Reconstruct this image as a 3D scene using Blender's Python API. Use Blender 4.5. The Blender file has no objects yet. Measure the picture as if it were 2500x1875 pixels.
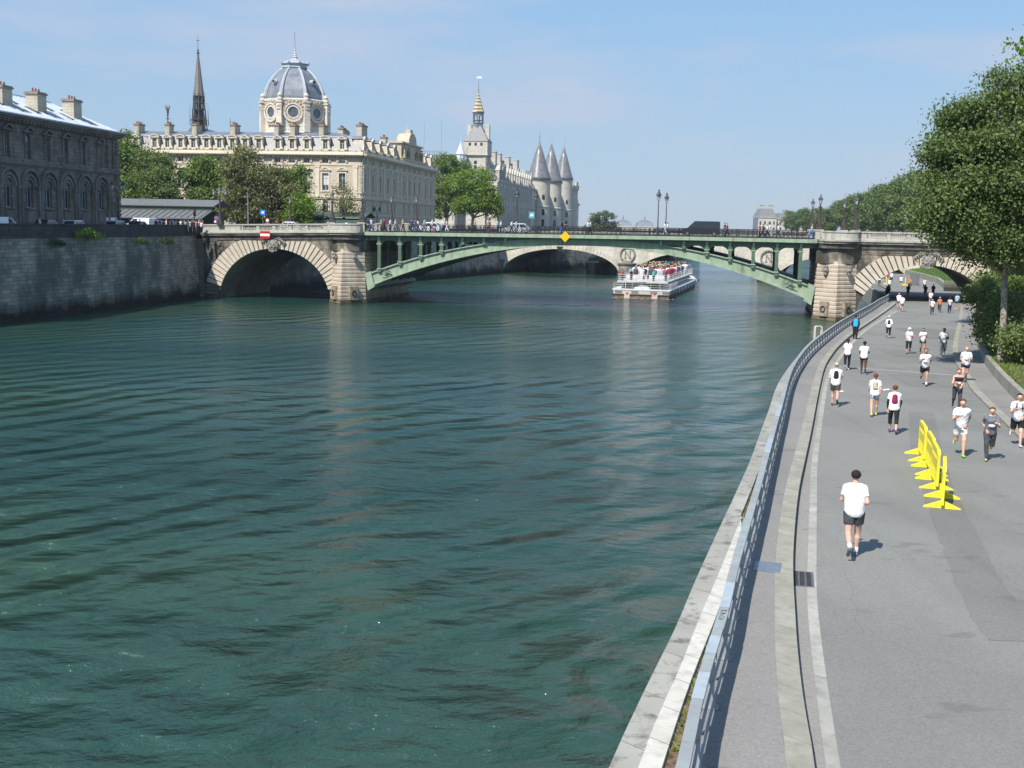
import bpy, math, random
import numpy as np
from mathutils import Vector, Matrix, Euler
R = math.radians
SC = bpy.context.scene
COL = SC.collection
random.seed(7)
RNG = np.random.default_rng(7)
# ---------------------------------------------------------------- camera
CAMZ = 11.2
PITCH, ROLL = R(7.928), R(1.15)
cd = bpy.data.cameras.new('camera'); cam = bpy.data.objects.new('camera', cd); COL.objects.link(cam)
cd.sensor_width = 36; cd.lens = 40.32; cd.clip_start = .1; cd.clip_end = 6000
cam.matrix_world = Matrix.Translation((0, 0, CAMZ)) @ Matrix.Rotation(math.pi/2 - PITCH, 4, 'X') @ Matrix.Rotation(ROLL, 4, 'Z')
SC.camera = cam
# ---------------------------------------------------------------- light
SUN_EL, SUN_AZ = R(49), math.atan2(-.572, -.82)      # azimuth from +Y towards +X
sd = bpy.data.lights.new('sun', 'SUN'); sun = bpy.data.objects.new('sun', sd); COL.objects.link(sun)
sd.energy = 5.0; sd.angle = R(.5); sd.color = (1, .955, .88)
sdir = Vector((math.sin(SUN_AZ)*math.cos(SUN_EL), math.cos(SUN_AZ)*math.cos(SUN_EL), math.sin(SUN_EL)))
sun.rotation_euler = sdir.to_track_quat('Z', 'Y').to_euler()
sun.location = (0, 0, 60)
W = bpy.data.worlds.new('World'); SC.world = W; W.use_nodes = True
wn = W.node_tree; wn.nodes.clear()
sky = wn.nodes.new('ShaderNodeTexSky'); sky.sky_type = 'NISHITA'; sky.sun_disc = False
sky.sun_elevation = SUN_EL; sky.sun_rotation = SUN_AZ; sky.air_density = 1.0; sky.dust_density = .15; sky.ozone_density = 2.2; sky.altitude = 0
bg = wn.nodes.new('ShaderNodeBackground'); bg.inputs[1].default_value = .14
wo = wn.nodes.new('ShaderNodeOutputWorld')
# thin streaks of cloud, by direction in the sky
tc = wn.nodes.new('ShaderNodeTexCoord'); mp = wn.nodes.new('ShaderNodeMapping'); mp.inputs['Scale'].default_value = (1.6, 1.6, 7)
nz = wn.nodes.new('ShaderNodeTexNoise'); nz.inputs['Scale'].default_value = 2.1; nz.inputs['Detail'].default_value = 5; nz.inputs['Roughness'].default_value = .55
cr = wn.nodes.new('ShaderNodeMapRange'); cr.inputs[1].default_value = .49; cr.inputs[2].default_value = .70; cr.inputs[4].default_value = .75
mx = wn.nodes.new('ShaderNodeMixRGB'); mx.inputs[2].default_value = (3.3, 3.7, 4.6, 1)
wn.links.new(tc.outputs['Generated'], mp.inputs[0]); wn.links.new(mp.outputs[0], nz.inputs['Vector'])
wn.links.new(nz.outputs[0], cr.inputs[0]); wn.links.new(cr.outputs[0], mx.inputs[0])
sx = wn.nodes.new('ShaderNodeSeparateXYZ'); wn.links.new(tc.outputs['Generated'], sx.inputs[0])
hr = wn.nodes.new('ShaderNodeValToRGB'); wn.links.new(sx.outputs[2], hr.inputs[0])      # pale band of summer haze low in the sky
hr.color_ramp.elements[0].position = 0; hr.color_ramp.elements[0].color = (.90, .90, .90, 1); hr.color_ramp.elements[1].position = .9; hr.color_ramp.elements[1].color = (.65, .65, .65, 1)
e = hr.color_ramp.elements.new(.2); e.color = (.80, .80, .80, 1)
hc = wn.nodes.new('ShaderNodeValToRGB'); wn.links.new(sx.outputs[2], hc.inputs[0])
hc.color_ramp.elements[0].color = (.415*.92, .545*.92, .70*.92, 1); hc.color_ramp.elements[1].position = .22; hc.color_ramp.elements[1].color = (.255, .475, .76, 1); e2 = hc.color_ramp.elements.new(.75); e2.color = (.145, .325, .62, 1)
sc_ = wn.nodes.new('ShaderNodeMixRGB'); sc_.blend_type = 'MULTIPLY'; sc_.inputs[0].default_value = 1; sc_.inputs[2].default_value = (6.3, 6.3, 6.3, 1); wn.links.new(hc.outputs[0], sc_.inputs[1])
hm = wn.nodes.new('ShaderNodeMixRGB'); wn.links.new(hr.outputs[0], hm.inputs[0]); wn.links.new(sky.outputs[0], hm.inputs[1]); wn.links.new(sc_.outputs[0], hm.inputs[2])
wn.links.new(hm.outputs[0], mx.inputs[1])
wn.links.new(mx.outputs[0], bg.inputs[0]); wn.links.new(bg.outputs[0], wo.inputs[0])
SC.view_settings.view_transform = 'Standard'; SC.view_settings.look = 'None'
SC.view_settings.exposure = 0.25; SC.view_settings.gamma = 1
SC.render.resolution_x = 1024; SC.render.resolution_y = 768
# ---------------------------------------------------------------- materials
def hexc(h):
    h = h.lstrip('#'); v = [int(h[i:i+2], 16)/255 for i in (0, 2, 4)]
    return tuple((x/12.92 if x < .04045 else ((x+.055)/1.055)**2.4) for x in v)
class NT:
    def __init__(s, m): s.m = m; s.t = m.node_tree; s.n = s.t.nodes; s.l = s.t.links; s.b = s.n['Principled BSDF']; s.out = s.n['Material Output']
    def node(s, typ, **kw):
        nd = s.n.new(typ)
        for k, v in kw.items():
            if k in ('op',): nd.operation = v
            elif k == 'bt': nd.blend_type = v
            elif hasattr(nd, k) and k not in nd.inputs: setattr(nd, k, v)
            else: nd.inputs[k].default_value = v
        return nd
    def link(s, a, b): s.l.new(a, b)
    def coords(s, scale=(1, 1, 1), world=False):
        g = s.n.new('ShaderNodeNewGeometry') if world else s.n.new('ShaderNodeTexCoord')
        m = s.n.new('ShaderNodeMapping'); m.inputs['Scale'].default_value = scale
        s.link(g.outputs['Position' if world else 'Object'], m.inputs[0]); return m.outputs[0]
    def noise(s, vec, scale, detail=4, rough=.55, lo=.35, hi=.65, a=0, b=1):
        n = s.n.new('ShaderNodeTexNoise'); n.inputs['Scale'].default_value = scale; n.inputs['Detail'].default_value = detail; n.inputs['Roughness'].default_value = rough
        s.link(vec, n.inputs['Vector']); r = s.n.new('ShaderNodeMapRange')
        for i, v in enumerate((lo, hi, a, b)): r.inputs[i+1].default_value = v
        s.link(n.outputs[0], r.inputs[0]); return r.outputs[0]
    def mix(s, f, a, b, bt='MIX'):
        m = s.n.new('ShaderNodeMixRGB'); m.blend_type = bt
        for i, v in enumerate((f, a, b)):
            if isinstance(v, (int, float)): m.inputs[i].default_value = v if i == 0 else (v, v, v, 1)
            elif isinstance(v, tuple): m.inputs[i].default_value = (*v, 1) if len(v) == 3 else v
            else: s.link(v, m.inputs[i])
        return m.outputs[0]
    def bump(s, h, strength=.3, dist=.05, prev=None):
        b = s.n.new('ShaderNodeBump'); b.inputs['Strength'].default_value = strength; b.inputs['Distance'].default_value = dist
        s.link(h, b.inputs['Height'])
        if prev is not None: s.link(prev, b.inputs['Normal'])
        return b.outputs[0]
def newmat(name, col=(.5, .5, .5), rough=.8, metal=0, spec=.5):
    m = bpy.data.materials.new(name); m.use_nodes = True; t = NT(m)
    t.b.inputs['Base Color'].default_value = (*col, 1); t.b.inputs['Roughness'].default_value = rough
    t.b.inputs['Metallic'].default_value = metal; t.b.inputs['Specular IOR Level'].default_value = spec
    return m, t
M = {}
def plain(name, col, rough=.8, metal=0, var=.12, scale=3., spec=.4, bump=0):
    m, t = newmat(name, col, rough, metal, spec); v = t.coords()
    f = t.noise(v, scale, 5)
    c = t.mix(f, tuple(x*(1-var) for x in col), tuple(min(1, x*(1+var)) for x in col))
    t.link(c, t.b.inputs['Base Color'])
    if bump: t.link(t.bump(f, bump, .02), t.b.inputs['Normal'])
    M[name] = m; return m
def stone(name, col, bw=1.0, bh=.45, mort=.02, mcol=None, var=.18, soot=None, sootamt=.5, sootscale=.35, bumpd=.03, streak=False, sootlo=.45, sootrng=.2, zsoot=None):
    """coursed ashlar: blocks differ a little, soot lies in patches of its own shape"""
    m, t = newmat(name, col, .85, 0, .25)
    g = t.n.new('ShaderNodeTexCoord'); sp = t.n.new('ShaderNodeSeparateXYZ'); t.link(g.outputs['Object'], sp.inputs[0])
    ad = t.node('ShaderNodeMath', op='ADD'); t.link(sp.outputs[0], ad.inputs[0]); t.link(sp.outputs[1], ad.inputs[1])
    cb = t.n.new('ShaderNodeCombineXYZ'); t.link(ad.outputs[0], cb.inputs[0]); t.link(sp.outputs[2], cb.inputs[1])
    br = t.n.new('ShaderNodeTexBrick'); br.inputs['Scale'].default_value = 1; br.inputs['Brick Width'].default_value = bw; br.inputs['Row Height'].default_value = bh
    br.inputs['Mortar Size'].default_value = mort; br.inputs['Mortar Smooth'].default_value = .3; br.inputs['Bias'].default_value = 0
    br.inputs['Color1'].default_value = (*[x*(1-var) for x in col], 1); br.inputs['Color2'].default_value = (*[min(1, x*(1+var)) for x in col], 1)
    br.inputs['Mortar'].default_value = (*(mcol or tuple(x*.45 for x in col)), 1)
    t.link(cb.outputs[0], br.inputs['Vector'])
    c = br.outputs['Color']; v = t.coords()
    f2 = t.noise(v, 1.3, 6, .6, .3, .7)
    c = t.mix(f2, c, t.mix(1, c, (.84, .82, .80), 'MULTIPLY'))
    if soot:
        vs = t.coords((1, 1, .16 if streak else .55))
        f = t.noise(vs, sootscale if not streak else sootscale*2, 7, .68, sootlo, sootlo+sootrng, 0, sootamt)
        c = t.mix(f, c, soot)
        if zsoot:
            r = t.n.new('ShaderNodeMapRange'); t.link(sp.outputs[2], r.inputs[0])
            wob = t.noise(t.coords((1, 1, .5)), .5, 5, .6, .3, .7, -zsoot[2], zsoot[2])
            a2 = t.node('ShaderNodeMath', op='ADD'); t.link(sp.outputs[2], a2.inputs[0]); t.link(wob, a2.inputs[1]); t.link(a2.outputs[0], r.inputs[0])
            r.inputs[1].default_value = zsoot[0]; r.inputs[2].default_value = zsoot[1]; r.inputs[3].default_value = 0; r.inputs[4].default_value = zsoot[3]
            c = t.mix(r.outputs[0], c, zsoot[4] if len(zsoot) > 4 else soot)
    t.link(c, t.b.inputs['Base Color'])
    iv = t.node('ShaderNodeMath', op='SUBTRACT'); iv.inputs[0].default_value = 1; t.link(br.outputs['Fac'], iv.inputs[1])
    n1 = t.bump(iv.outputs[0], .7, bumpd); n2 = t.bump(f2, .35, .03, n1); t.link(n2, t.b.inputs['Normal'])
    M[name] = m; return m
SOOT = (.035, .033, .030)
stone('bridge_stone', (.34, .30, .235), 1.1, .52, .02, var=.15, soot=SOOT, sootamt=.85, sootscale=.35, sootlo=.36, sootrng=.16)
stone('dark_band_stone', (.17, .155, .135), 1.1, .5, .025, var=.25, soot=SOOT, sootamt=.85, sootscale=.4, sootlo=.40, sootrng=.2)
stone('pale_voussoir', (.62, .55, .45), 3, 3, 0, var=.05, soot=(.30, .20, .13), sootamt=.35, sootscale=.5, sootlo=.52)
stone('parapet_stone', (.50, .48, .42), 1.6, 5, .01, var=.06, soot=(.10, .095, .085), sootamt=.75, sootscale=.8, sootlo=.54, streak=True)
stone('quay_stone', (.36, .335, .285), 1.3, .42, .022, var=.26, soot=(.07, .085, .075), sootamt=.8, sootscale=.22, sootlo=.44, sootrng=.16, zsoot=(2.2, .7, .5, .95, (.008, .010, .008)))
stone('near_quay_stone', (.30, .29, .25), 1.5, .45, .018, var=.14, soot=(.06, .07, .05), sootamt=.6, streak=True, zsoot=(1.6, .4, .3, .9, (.02, .026, .015)))
stone('pale_block_stone', (.68, .63, .54), 1.0, .4, .008, var=.08, soot=(.22, .19, .15), sootamt=.4, sootscale=.3)
stone('court_stone', (.64, .555, .425), 1.4, .5, .008, var=.05, soot=(.30, .25, .18), sootamt=.22, sootscale=.3)
stone('dome_stone', (.72, .66, .55), 1.4, .6, .01, var=.05, soot=(.33, .28, .22), sootamt=.35, sootscale=.4)
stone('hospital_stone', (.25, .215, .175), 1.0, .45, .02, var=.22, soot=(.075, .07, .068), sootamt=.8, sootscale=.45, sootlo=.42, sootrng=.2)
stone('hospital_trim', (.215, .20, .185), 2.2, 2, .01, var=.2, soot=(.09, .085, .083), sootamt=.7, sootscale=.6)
stone('castle_stone', (.64, .60, .51), 1.3, .5, .012, var=.06, soot=(.25, .24, .21), sootamt=.3, sootscale=.2)
stone('chimney_stone', (.55, .50, .40), 1.0, .35, .01, var=.07, soot=(.3, .26, .2), sootamt=.4)
stone('kerb_granite', (.37, .36, .30), 1.05, 50, .006, var=.08, soot=(.22, .21, .16), sootamt=.5, sootscale=1.2)
plain('zinc', (.24, .26, .29), .45, .3, .14, 1.5)
plain('zinc_pale', (.62, .66, .70), .5, .1, .08, 1.2)
plain('lead', (.20, .22, .25), .5, .2, .2, .6)
plain('lead_rib', (.42, .45, .48), .55, .1, .12, 1.2)
plain('slate', (.20, .20, .205), .45, 0, .18, 2.5)
plain('slate_cone', (.17, .17, .175), .32, 0, .22, .7, .6)
plain('castle_trim', (.50, .48, .42), .85, 0, .1)
plain('court_trim', (.67, .59, .46), .8, 0, .08)
plain('green_light', (.305, .385, .275), .5, 0, .10, 1.3)
plain('green_mid', (.10, .165, .112), .55, 0, .14, 1.5)
plain('green_dark', (.055, .10, .07), .6, 0, .2, 1.5)
plain('iron_dark', (.025, .025, .027), .5, .3, .2)
plain('lamp_bronze', (.075, .060, .055), .55, .3, .25, 4)
plain('glass_dark', (.02, .024, .03), .08, 0, .2, 2, .8)
plain('glass_grey', (.08, .095, .11), .10, 0, .3, 1, .8)
plain('blind_white', (.60, .62, .62), .7, 0, .06)
plain('window_white', (.48, .50, .50), .6, 0, .05)
plain('hospital_window', (.32, .37, .38), .6, 0, .1)
plain('terracotta', (.24, .085, .055), .8); plain('chimney_cap', (.27, .22, .17), .9, 0, .2, 3)
plain('gold_tile', (.60, .42, .12), .4, .25, .2, 6)
plain('white_metal', (.72, .73, .74), .4, 0, .05)
plain('white_paint', (.78, .78, .78), .5, 0, .05)
plain('red_paint', (.50, .012, .02), .5, 0, .05)
plain('yellow_sign', (.78, .47, .005), .5, 0, .05)
plain('blue_paint', (.02, .20, .62), .5, 0, .05)
plain('barrier_yellow', (.84, .72, .045), .42, 0, .06, 6)
plain('black_rubber', (.015, .015, .016), .7)
plain('lamp_glass', (.42, .46, .48), .15, 0, .05)
plain('bark', (.20, .17, .135), .9, 0, .35, 5, .2, .4)
plain('bark_pale', (.33, .30, .25), .9, 0, .4, 4, .2, .4)
plain('flag_red', (.6, .06, .07), .7); plain('teal_sign', (.10, .42, .48), .5)
plain('hull_dark', (.035, .034, .036), .5, .1, .2); plain('hull_rust', (.17, .12, .065), .8, 0, .4, 2)
plain('boat_grey', (.23, .24, .25), .5, .1, .1); plain('boat_window', (.035, .04, .045), .1, 0, .2, 1, .8)
plain('timber', (.22, .15, .10), .9, 0, .25, 8)
plain('dirt', (.17, .12, .075), .95, 0, .5, 9, .1, .5)
plain('steel_plate', (.26, .30, .34), .4, .5, .12, 8)
plain('grate_iron', (.14, .14, .14), .6, .3, .2, 9)
def carved(name, col):
    m, t = newmat(name, col, .85); f = t.noise(t.coords(), 4, 6, .65, .3, .7)
    t.link(t.mix(f, tuple(x*.35 for x in col), tuple(x*1.15 for x in col)), t.b.inputs['Base Color']); t.link(t.bump(f, .8, .12), t.b.inputs['Normal']); M[name] = m
def streaky(name, amt=.45, col=(.05, .05, .035), sc=1.6):
    t = NT(M[name]); src = t.b.inputs['Base Color'].links[0].from_socket; f = t.noise(t.coords((1, 1, .12)), sc, 6, .65, .50, .72, 0, amt); t.link(t.mix(f, src, col), t.b.inputs['Base Color'])
plain('shed_roof', (.15, .155, .155), .6, 0, .2)
for n_ in ('green_light', 'green_mid'): streaky(n_, .55, (.07, .06, .04))
streaky('boat_grey', .3); streaky('zinc', .3); streaky('zinc_pale', .25, (.3, .32, .34)); streaky('slate_cone', .3, (.32, .32, .32), .6); streaky('lead', .3, (.34, .36, .38), .8); streaky('barrier_yellow', .35, (.35, .28, .06), 4)
carved('carved_stone', (.42, .39, .33)); carved('spire_lead', (.10, .085, .08)); carved('court_carving', (.62, .53, .38))
# asphalt with its patches
def asphalt(name, col, patches=True):
    m, t = newmat(name, col, .88, 0, .3); v = t.coords((1, 1, 1), True)
    f = t.noise(v, 22, 8, .8, .36, .64); g = t.noise(v, .22, 4, .5, .42, .6)
    c = t.mix(f, tuple(x*.80 for x in col), tuple(x*1.18 for x in col)); c = t.mix(g, c, t.mix(1, c, (.88, .885, .89), 'MULTIPLY'))
    wv = t.coords((1.6, .10, 1), True); h = t.noise(wv, .9, 4, .5, .52, .66, 0, .6)
    c = t.mix(h, c, t.mix(1, c, (.90, .90, .905), 'MULTIPLY'))
    sp = t.noise(v, 60, 2, .5, .70, .74, 0, .45); c = t.mix(sp, c, tuple(min(1, x*1.9) for x in col))
    spots = t.noise(t.coords((.5, 1, 1), True), 1.3, 3, .5, .65, .70, 0, .4); c = t.mix(spots, c, tuple(x*.5 for x in col))
    cv = t.n.new('ShaderNodeTexVoronoi'); cv.feature = 'DISTANCE_TO_EDGE'; cv.inputs['Scale'].default_value = .10
    nv = t.n.new('ShaderNodeTexNoise'); nv.inputs['Scale'].default_value = .8; nv.inputs['Detail'].default_value = 6; t.link(v, nv.inputs['Vector'])
    mv = t.mix(.5, v, nv.outputs['Color'], 'ADD'); t.link(mv, cv.inputs['Vector'])
    r = t.n.new('ShaderNodeMapRange'); r.inputs[1].default_value = 0; r.inputs[2].default_value = .0011; r.inputs[3].default_value = .35; r.inputs[4].default_value = 0
    t.link(cv.outputs['Distance'], r.inputs[0]); c = t.mix(r.outputs[0], c, tuple(x*.35 for x in col))
    t.link(c, t.b.inputs['Base Color']); t.link(t.bump(f, .25, .01), t.b.inputs['Normal']); M[name] = m
asphalt('asphalt', (.235, .230, .210)); asphalt('asphalt_patch', (.205, .199, .182)); asphalt('pavement_asphalt', (.262, .248, .232)); asphalt('gutter_band', (.29, .275, .25))
asphalt('street_asphalt', (.12, .12, .12))
stone('pale_strip', (.43, .42, .38), 4, 9, .01, var=.1, soot=(.25, .24, .22), sootamt=.6, sootscale=1.5)
def foliage(name, c1, c2, tr=.25):
    m, t = newmat(name, c1, .55, 0, .35)
    g = t.n.new('ShaderNodeNewGeometry'); v = t.coords((1, 1, 1), True)
    n = t.noise(v, .35, 3, .6, .35, .65)
    r = t.node('ShaderNodeMath', op='MULTIPLY_ADD'); t.link(g.outputs['Random Per Island'], r.inputs[0]); r.inputs[1].default_value = .6
    t.link(t.noise(v, .35, 3, .6, .35, .65, 0, .4), r.inputs[2])
    c = t.mix(r.outputs[0], c1, c2)
    t.link(c, t.b.inputs['Base Color'])
    tl = t.n.new('ShaderNodeBsdfTranslucent'); t.link(t.mix(1, c, (1.3, 1.5, .5), 'MULTIPLY'), tl.inputs[0])
    ms = t.n.new('ShaderNodeMixShader'); ms.inputs[0].default_value = tr
    t.link(t.b.outputs[0], ms.inputs[1]); t.link(tl.outputs[0], ms.inputs[2]); t.link(ms.outputs[0], t.out.inputs[0]); M[name] = m
foliage('leaf_dark', (.055, .090, .024), (.20, .245, .085)); foliage('leaf_mid', (.065, .115, .022), (.20, .28, .065)); foliage('leaf_bright', (.10, .17, .022), (.26, .36, .07), .35)
foliage('leaf_plane', (.065, .11, .030), (.19, .245, .08)); foliage('leaf_brown', (.10, .11, .045), (.27, .27, .12)); foliage('leaf_far', (.06, .10, .045), (.12, .17, .08)); foliage('ivy', (.03, .06, .015), (.08, .13, .03))
foliage('grass', (.06, .12, .015), (.13, .22, .035))
# river water
def water():
    m, t = newmat('river_water', (.010, .046, .040), .07, 0, .5); t.b.inputs['IOR'].default_value = 1.45
    v = t.coords((1, 1, 1), True)
    def rot(sc, ang):
        g = t.n.new('ShaderNodeNewGeometry'); mm = t.n.new('ShaderNodeMapping'); mm.inputs['Rotation'].default_value = (0, 0, ang); mm.inputs['Scale'].default_value = sc
        t.link(g.outputs['Position'], mm.inputs[0]); return mm.outputs[0]
    wv = t.n.new('ShaderNodeTexWave'); wv.wave_type = 'BANDS'; wv.bands_direction = 'Y'; wv.wave_profile = 'SIN'
    for k_, v_ in (('Scale', .105), ('Distortion', 11.), ('Detail', 3.), ('Detail Scale', .55), ('Detail Roughness', .55)): wv.inputs[k_].default_value = v_
    t.link(rot((1, 1, 1), R(-50)), wv.inputs[0])
    big = t.noise(rot((.6, 1, 1), R(-50)), .30, 3, .5, .2, .8); mid = t.noise(rot((.65, 1, 1), R(-38)), 1.5, 5, .65, .2, .8); sml = t.noise(rot((.7, 1, 1), R(20)), 5.0, 4, .6, .2, .8)
    calm = t.noise(rot((.25, 1, 1), R(-10)), .030, 3, .5, .38, .62, .25, 1); amp = t.noise(rot((1, 1, 1), 0), .06, 2, .5, .35, .65, .25, 1)
    def bm(h, st, dist, prev=None):
        b_ = t.n.new('ShaderNodeBump'); b_.inputs['Distance'].default_value = dist; t.link(h, b_.inputs['Height'])
        if isinstance(st, float): b_.inputs['Strength'].default_value = st
        else: t.link(st, b_.inputs['Strength'])
        if prev is not None: t.link(prev, b_.inputs['Normal'])
        return b_.outputs[0]
    gp = t.n.new('ShaderNodeNewGeometry'); sp = t.n.new('ShaderNodeSeparateXYZ'); t.link(gp.outputs['Position'], sp.inputs[0])
    near = t.n.new('ShaderNodeMapRange'); near.interpolation_type = 'SMOOTHSTEP'      # the swell is livelier in this reach of the river
    for i_, v_ in enumerate((22, 120, 1, .22)): near.inputs[i_+1].default_value = v_
    t.link(sp.outputs[1], near.inputs[0])
    am = t.node('ShaderNodeMath', op='MULTIPLY'); t.link(amp, am.inputs[0]); t.link(near.outputs[0], am.inputs[1])
    n = bm(wv.outputs['Fac'], am.outputs[0], .68); n = bm(big, near.outputs[0], 1.0, n); n = bm(mid, calm, .20, n); n = bm(sml, calm, .035, n)
    t.link(n, t.b.inputs['Normal'])
    g2 = t.mix(t.noise(rot((.3, 1, 1), R(-15)), .04, 3, .5, .35, .65), (.014, .054, .050), (.030, .070, .040)); t.b.inputs['Specular Tint'].default_value = (.80, .92, 1, 1); t.link(g2, t.b.inputs['Base Color'])
    M['river_water'] = m
water()
# ---------------------------------------------------------------- mesh helpers
class MB:
    def __init__(s): s.v = []; s.f = []; s.m = []; s.mi = 0
    def add(s, vs, fs):
        o = len(s.v); s.v += [tuple(p) for p in vs]; s.f += [tuple(i+o for i in f) for f in fs]; s.m += [s.mi]*len(fs); return s
    def box(s, x0, x1, y0, y1, z0, z1, rz=0, c=None):
        vs = [(x, y, z) for z in (z0, z1) for x, y in ((x0, y0), (x1, y0), (x1, y1), (x0, y1))]
        if rz:
            cx, cy = c or ((x0+x1)/2, (y0+y1)/2); a, b = math.cos(rz), math.sin(rz)
            vs = [(cx+(x-cx)*a-(y-cy)*b, cy+(x-cx)*b+(y-cy)*a, z) for x, y, z in vs]
        return s.add(vs, [(3, 2, 1, 0), (4, 5, 6, 7), (0, 1, 5, 4), (1, 2, 6, 5), (2, 3, 7, 6), (3, 0, 4, 7)])
    def cbox(s, cx, cy, z0, w, d, h, rz=0): return s.box(cx-w/2, cx+w/2, cy-d/2, cy+d/2, z0, z0+h, rz)
    def prism(s, pts, z0, z1):      # polygon in xy
        n = len(pts); vs = [(*p[:2], z0) for p in pts]+[(*p[:2], z1) for p in pts]
        return s.add(vs, [tuple(range(n-1, -1, -1)), tuple(range(n, 2*n))]+[(i, (i+1) % n, n+(i+1) % n, n+i) for i in range(n)])
    def xz(s, pts, y0, y1):         # polygon in xz extruded along y
        n = len(pts); vs = [(p[0], y0, p[1]) for p in pts]+[(p[0], y1, p[1]) for p in pts]
        return s.add(vs, [tuple(range(n)), tuple(range(2*n-1, n-1, -1))]+[(i, n+i, n+(i+1) % n, (i+1) % n) for i in range(n)])
    def yz(s, pts, x0, x1):
        n = len(pts); vs = [(x0, *p) for p in pts]+[(x1, *p) for p in pts]
        return s.add(vs, [tuple(range(n)), tuple(range(2*n-1, n-1, -1))]+[(i, n+i, n+(i+1) % n, (i+1) % n) for i in range(n)])
    def quad(s, a, b, c, d): return s.add([a, b, c, d], [(0, 1, 2, 3)])
    def poly(s, pts): return s.add(pts, [tuple(range(len(pts)))])
    def tube(s, pts, rs, n=8, cap=True):
        pts = [Vector(p) for p in pts]
        if not isinstance(rs, (list, tuple)): rs = [rs]*len(pts)
        rings = []; up = None
        for i, p in enumerate(pts):
            d = (pts[min(i+1, len(pts)-1)]-pts[max(i-1, 0)]).normalized()
            if up is None: up = d.orthogonal().normalized()
            u = (up - d*up.dot(d)); u = u.normalized() if u.length > 1e-6 else d.orthogonal().normalized(); up = u; w = d.cross(u)
            rings.append([p+(u*math.cos(2*math.pi*k/n)+w*math.sin(2*math.pi*k/n))*rs[i] for k in range(n)])
        fs = [(i*n+k, i*n+(k+1) % n, (i+1)*n+(k+1) % n, (i+1)*n+k) for i in range(len(pts)-1) for k in range(n)]
        if cap: fs += [tuple(range(n-1, -1, -1)), tuple((len(pts)-1)*n+k for k in range(n))]
        return s.add([p for r in rings for p in r], fs)
    def lathe(s, prof, c=(0, 0, 0), n=16, a0=0, a1=2*math.pi, rot=0, sq=None):
        full = abs(a1-a0-2*math.pi) < 1e-6; m = n if full else n+1; vs = []
        for r, z in prof:
            for k in range(m):
                a = a0+(a1-a0)*k/n+rot; vs.append((c[0]+r*math.cos(a), c[1]+r*math.sin(a), c[2]+z))
        fs = [(i*m+k, i*m+(k+1) % m, (i+1)*m+(k+1) % m, (i+1)*m+k) for i in range(len(prof)-1) for k in range(n)]
        if full:
            if prof[0][0] > 1e-4: fs.append(tuple(range(n-1, -1, -1)))
            if prof[-1][0] > 1e-4: fs.append(tuple((len(prof)-1)*m+k for k in range(n)))
        return s.add(vs, fs)
    def sphere(s, c, r, n=10, sc=(1, 1, 1)):
        m = n//2; prof = [(math.sin(math.pi*i/m), -math.cos(math.pi*i/m)) for i in range(m+1)]; o = len(s.v)
        s.lathe([(max(p[0], 1e-3)*r, p[1]*r) for p in prof], (0, 0, 0), n)
        for i in range(o, len(s.v)): x, y, z = s.v[i]; s.v[i] = (c[0]+x*sc[0], c[1]+y*sc[1], c[2]+z*sc[2])
        return s
    def build(s, name, mat, parent=None, smooth=False, loc=None):
        me = bpy.data.meshes.new(name); me.from_pydata(s.v, [], s.f); me.update()
        for mm in (mat if isinstance(mat, (list, tuple)) else [mat]): me.materials.append(M[mm] if isinstance(mm, str) else mm)
        if isinstance(mat, (list, tuple)): me.polygons.foreach_set('material_index', s.m)
        if smooth: me.polygons.foreach_set('use_smooth', [True]*len(me.polygons))
        o = bpy.data.objects.new(name, me); COL.objects.link(o)
        if parent: o.parent = parent
        if loc: o.location = loc
        return o
def tag(o, label=None, cat=None, group=None, kind=None):
    for k, v in (('label', label), ('category', cat), ('group', group), ('kind', kind)):
        if v: o[k] = v
    return o
def empty(name, loc=(0, 0, 0), rz=0, label=None, cat=None, group=None):
    o = bpy.data.objects.new(name, None); COL.objects.link(o); o.location = loc; o.rotation_euler = (0, 0, rz); o.empty_display_size = .3
    return tag(o, label, cat, group)
def kids(o): return [c for c in bpy.data.objects if c.parent == o]
def copy_tree(o, parent=None):
    c = o.copy(); COL.objects.link(c); c.parent = parent
    for ch in list(o.children): copy_tree(ch, c)
    return c
def clone(proto, loc, rz=0, label=None, group=None, sc=None):
    c = copy_tree(proto); c.location = loc; c.rotation_euler = (0, 0, rz)
    if label: c['label'] = label
    if group: c['group'] = group
    if sc: c.scale = (sc, sc, sc)
    return c
class Once:
    """the first placement moves the thing itself, later ones copy it"""
    def __init__(s, proto): s.p = proto; s.used = False
    def put(s, loc, rz=0, label=None, group=None, sc=None):
        if not s.used:
            s.used = True; s.p.location = loc; s.p.rotation_euler = (0, 0, rz)
            if label: s.p['label'] = label
            if group: s.p['group'] = group
            if sc: s.p.scale = (sc, sc, sc)
            return s.p
        return clone(s.p, loc, rz, label, group, sc)
def spline(pts, step):
    P = [Vector(p) for p in pts]; out = []
    for i in range(len(P)-1):
        p0, p1, p2, p3 = P[max(i-1, 0)], P[i], P[i+1], P[min(i+2, len(P)-1)]
        n = max(1, int((p2-p1).length/step))
        for k in range(n):
            t = k/n; out.append(.5*((2*p1)+(p2-p0)*t+(2*p0-5*p1+4*p2-p3)*t*t+(3*p1-p0-3*p2+p3)*t**3))
    out.append(P[-1]); return out
def zr(d): return max(2.45, 4.3-.018*max(0, d-25))      # the quay road falls gently towards the bridge
def interp(x, tab):
    if x <= tab[0][0]: return tab[0][1]
    for (a, b), (c, d) in zip(tab, tab[1:]):
        if x <= c: return b+(d-b)*(x-a)/(c-a)
    return tab[-1][1]
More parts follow.
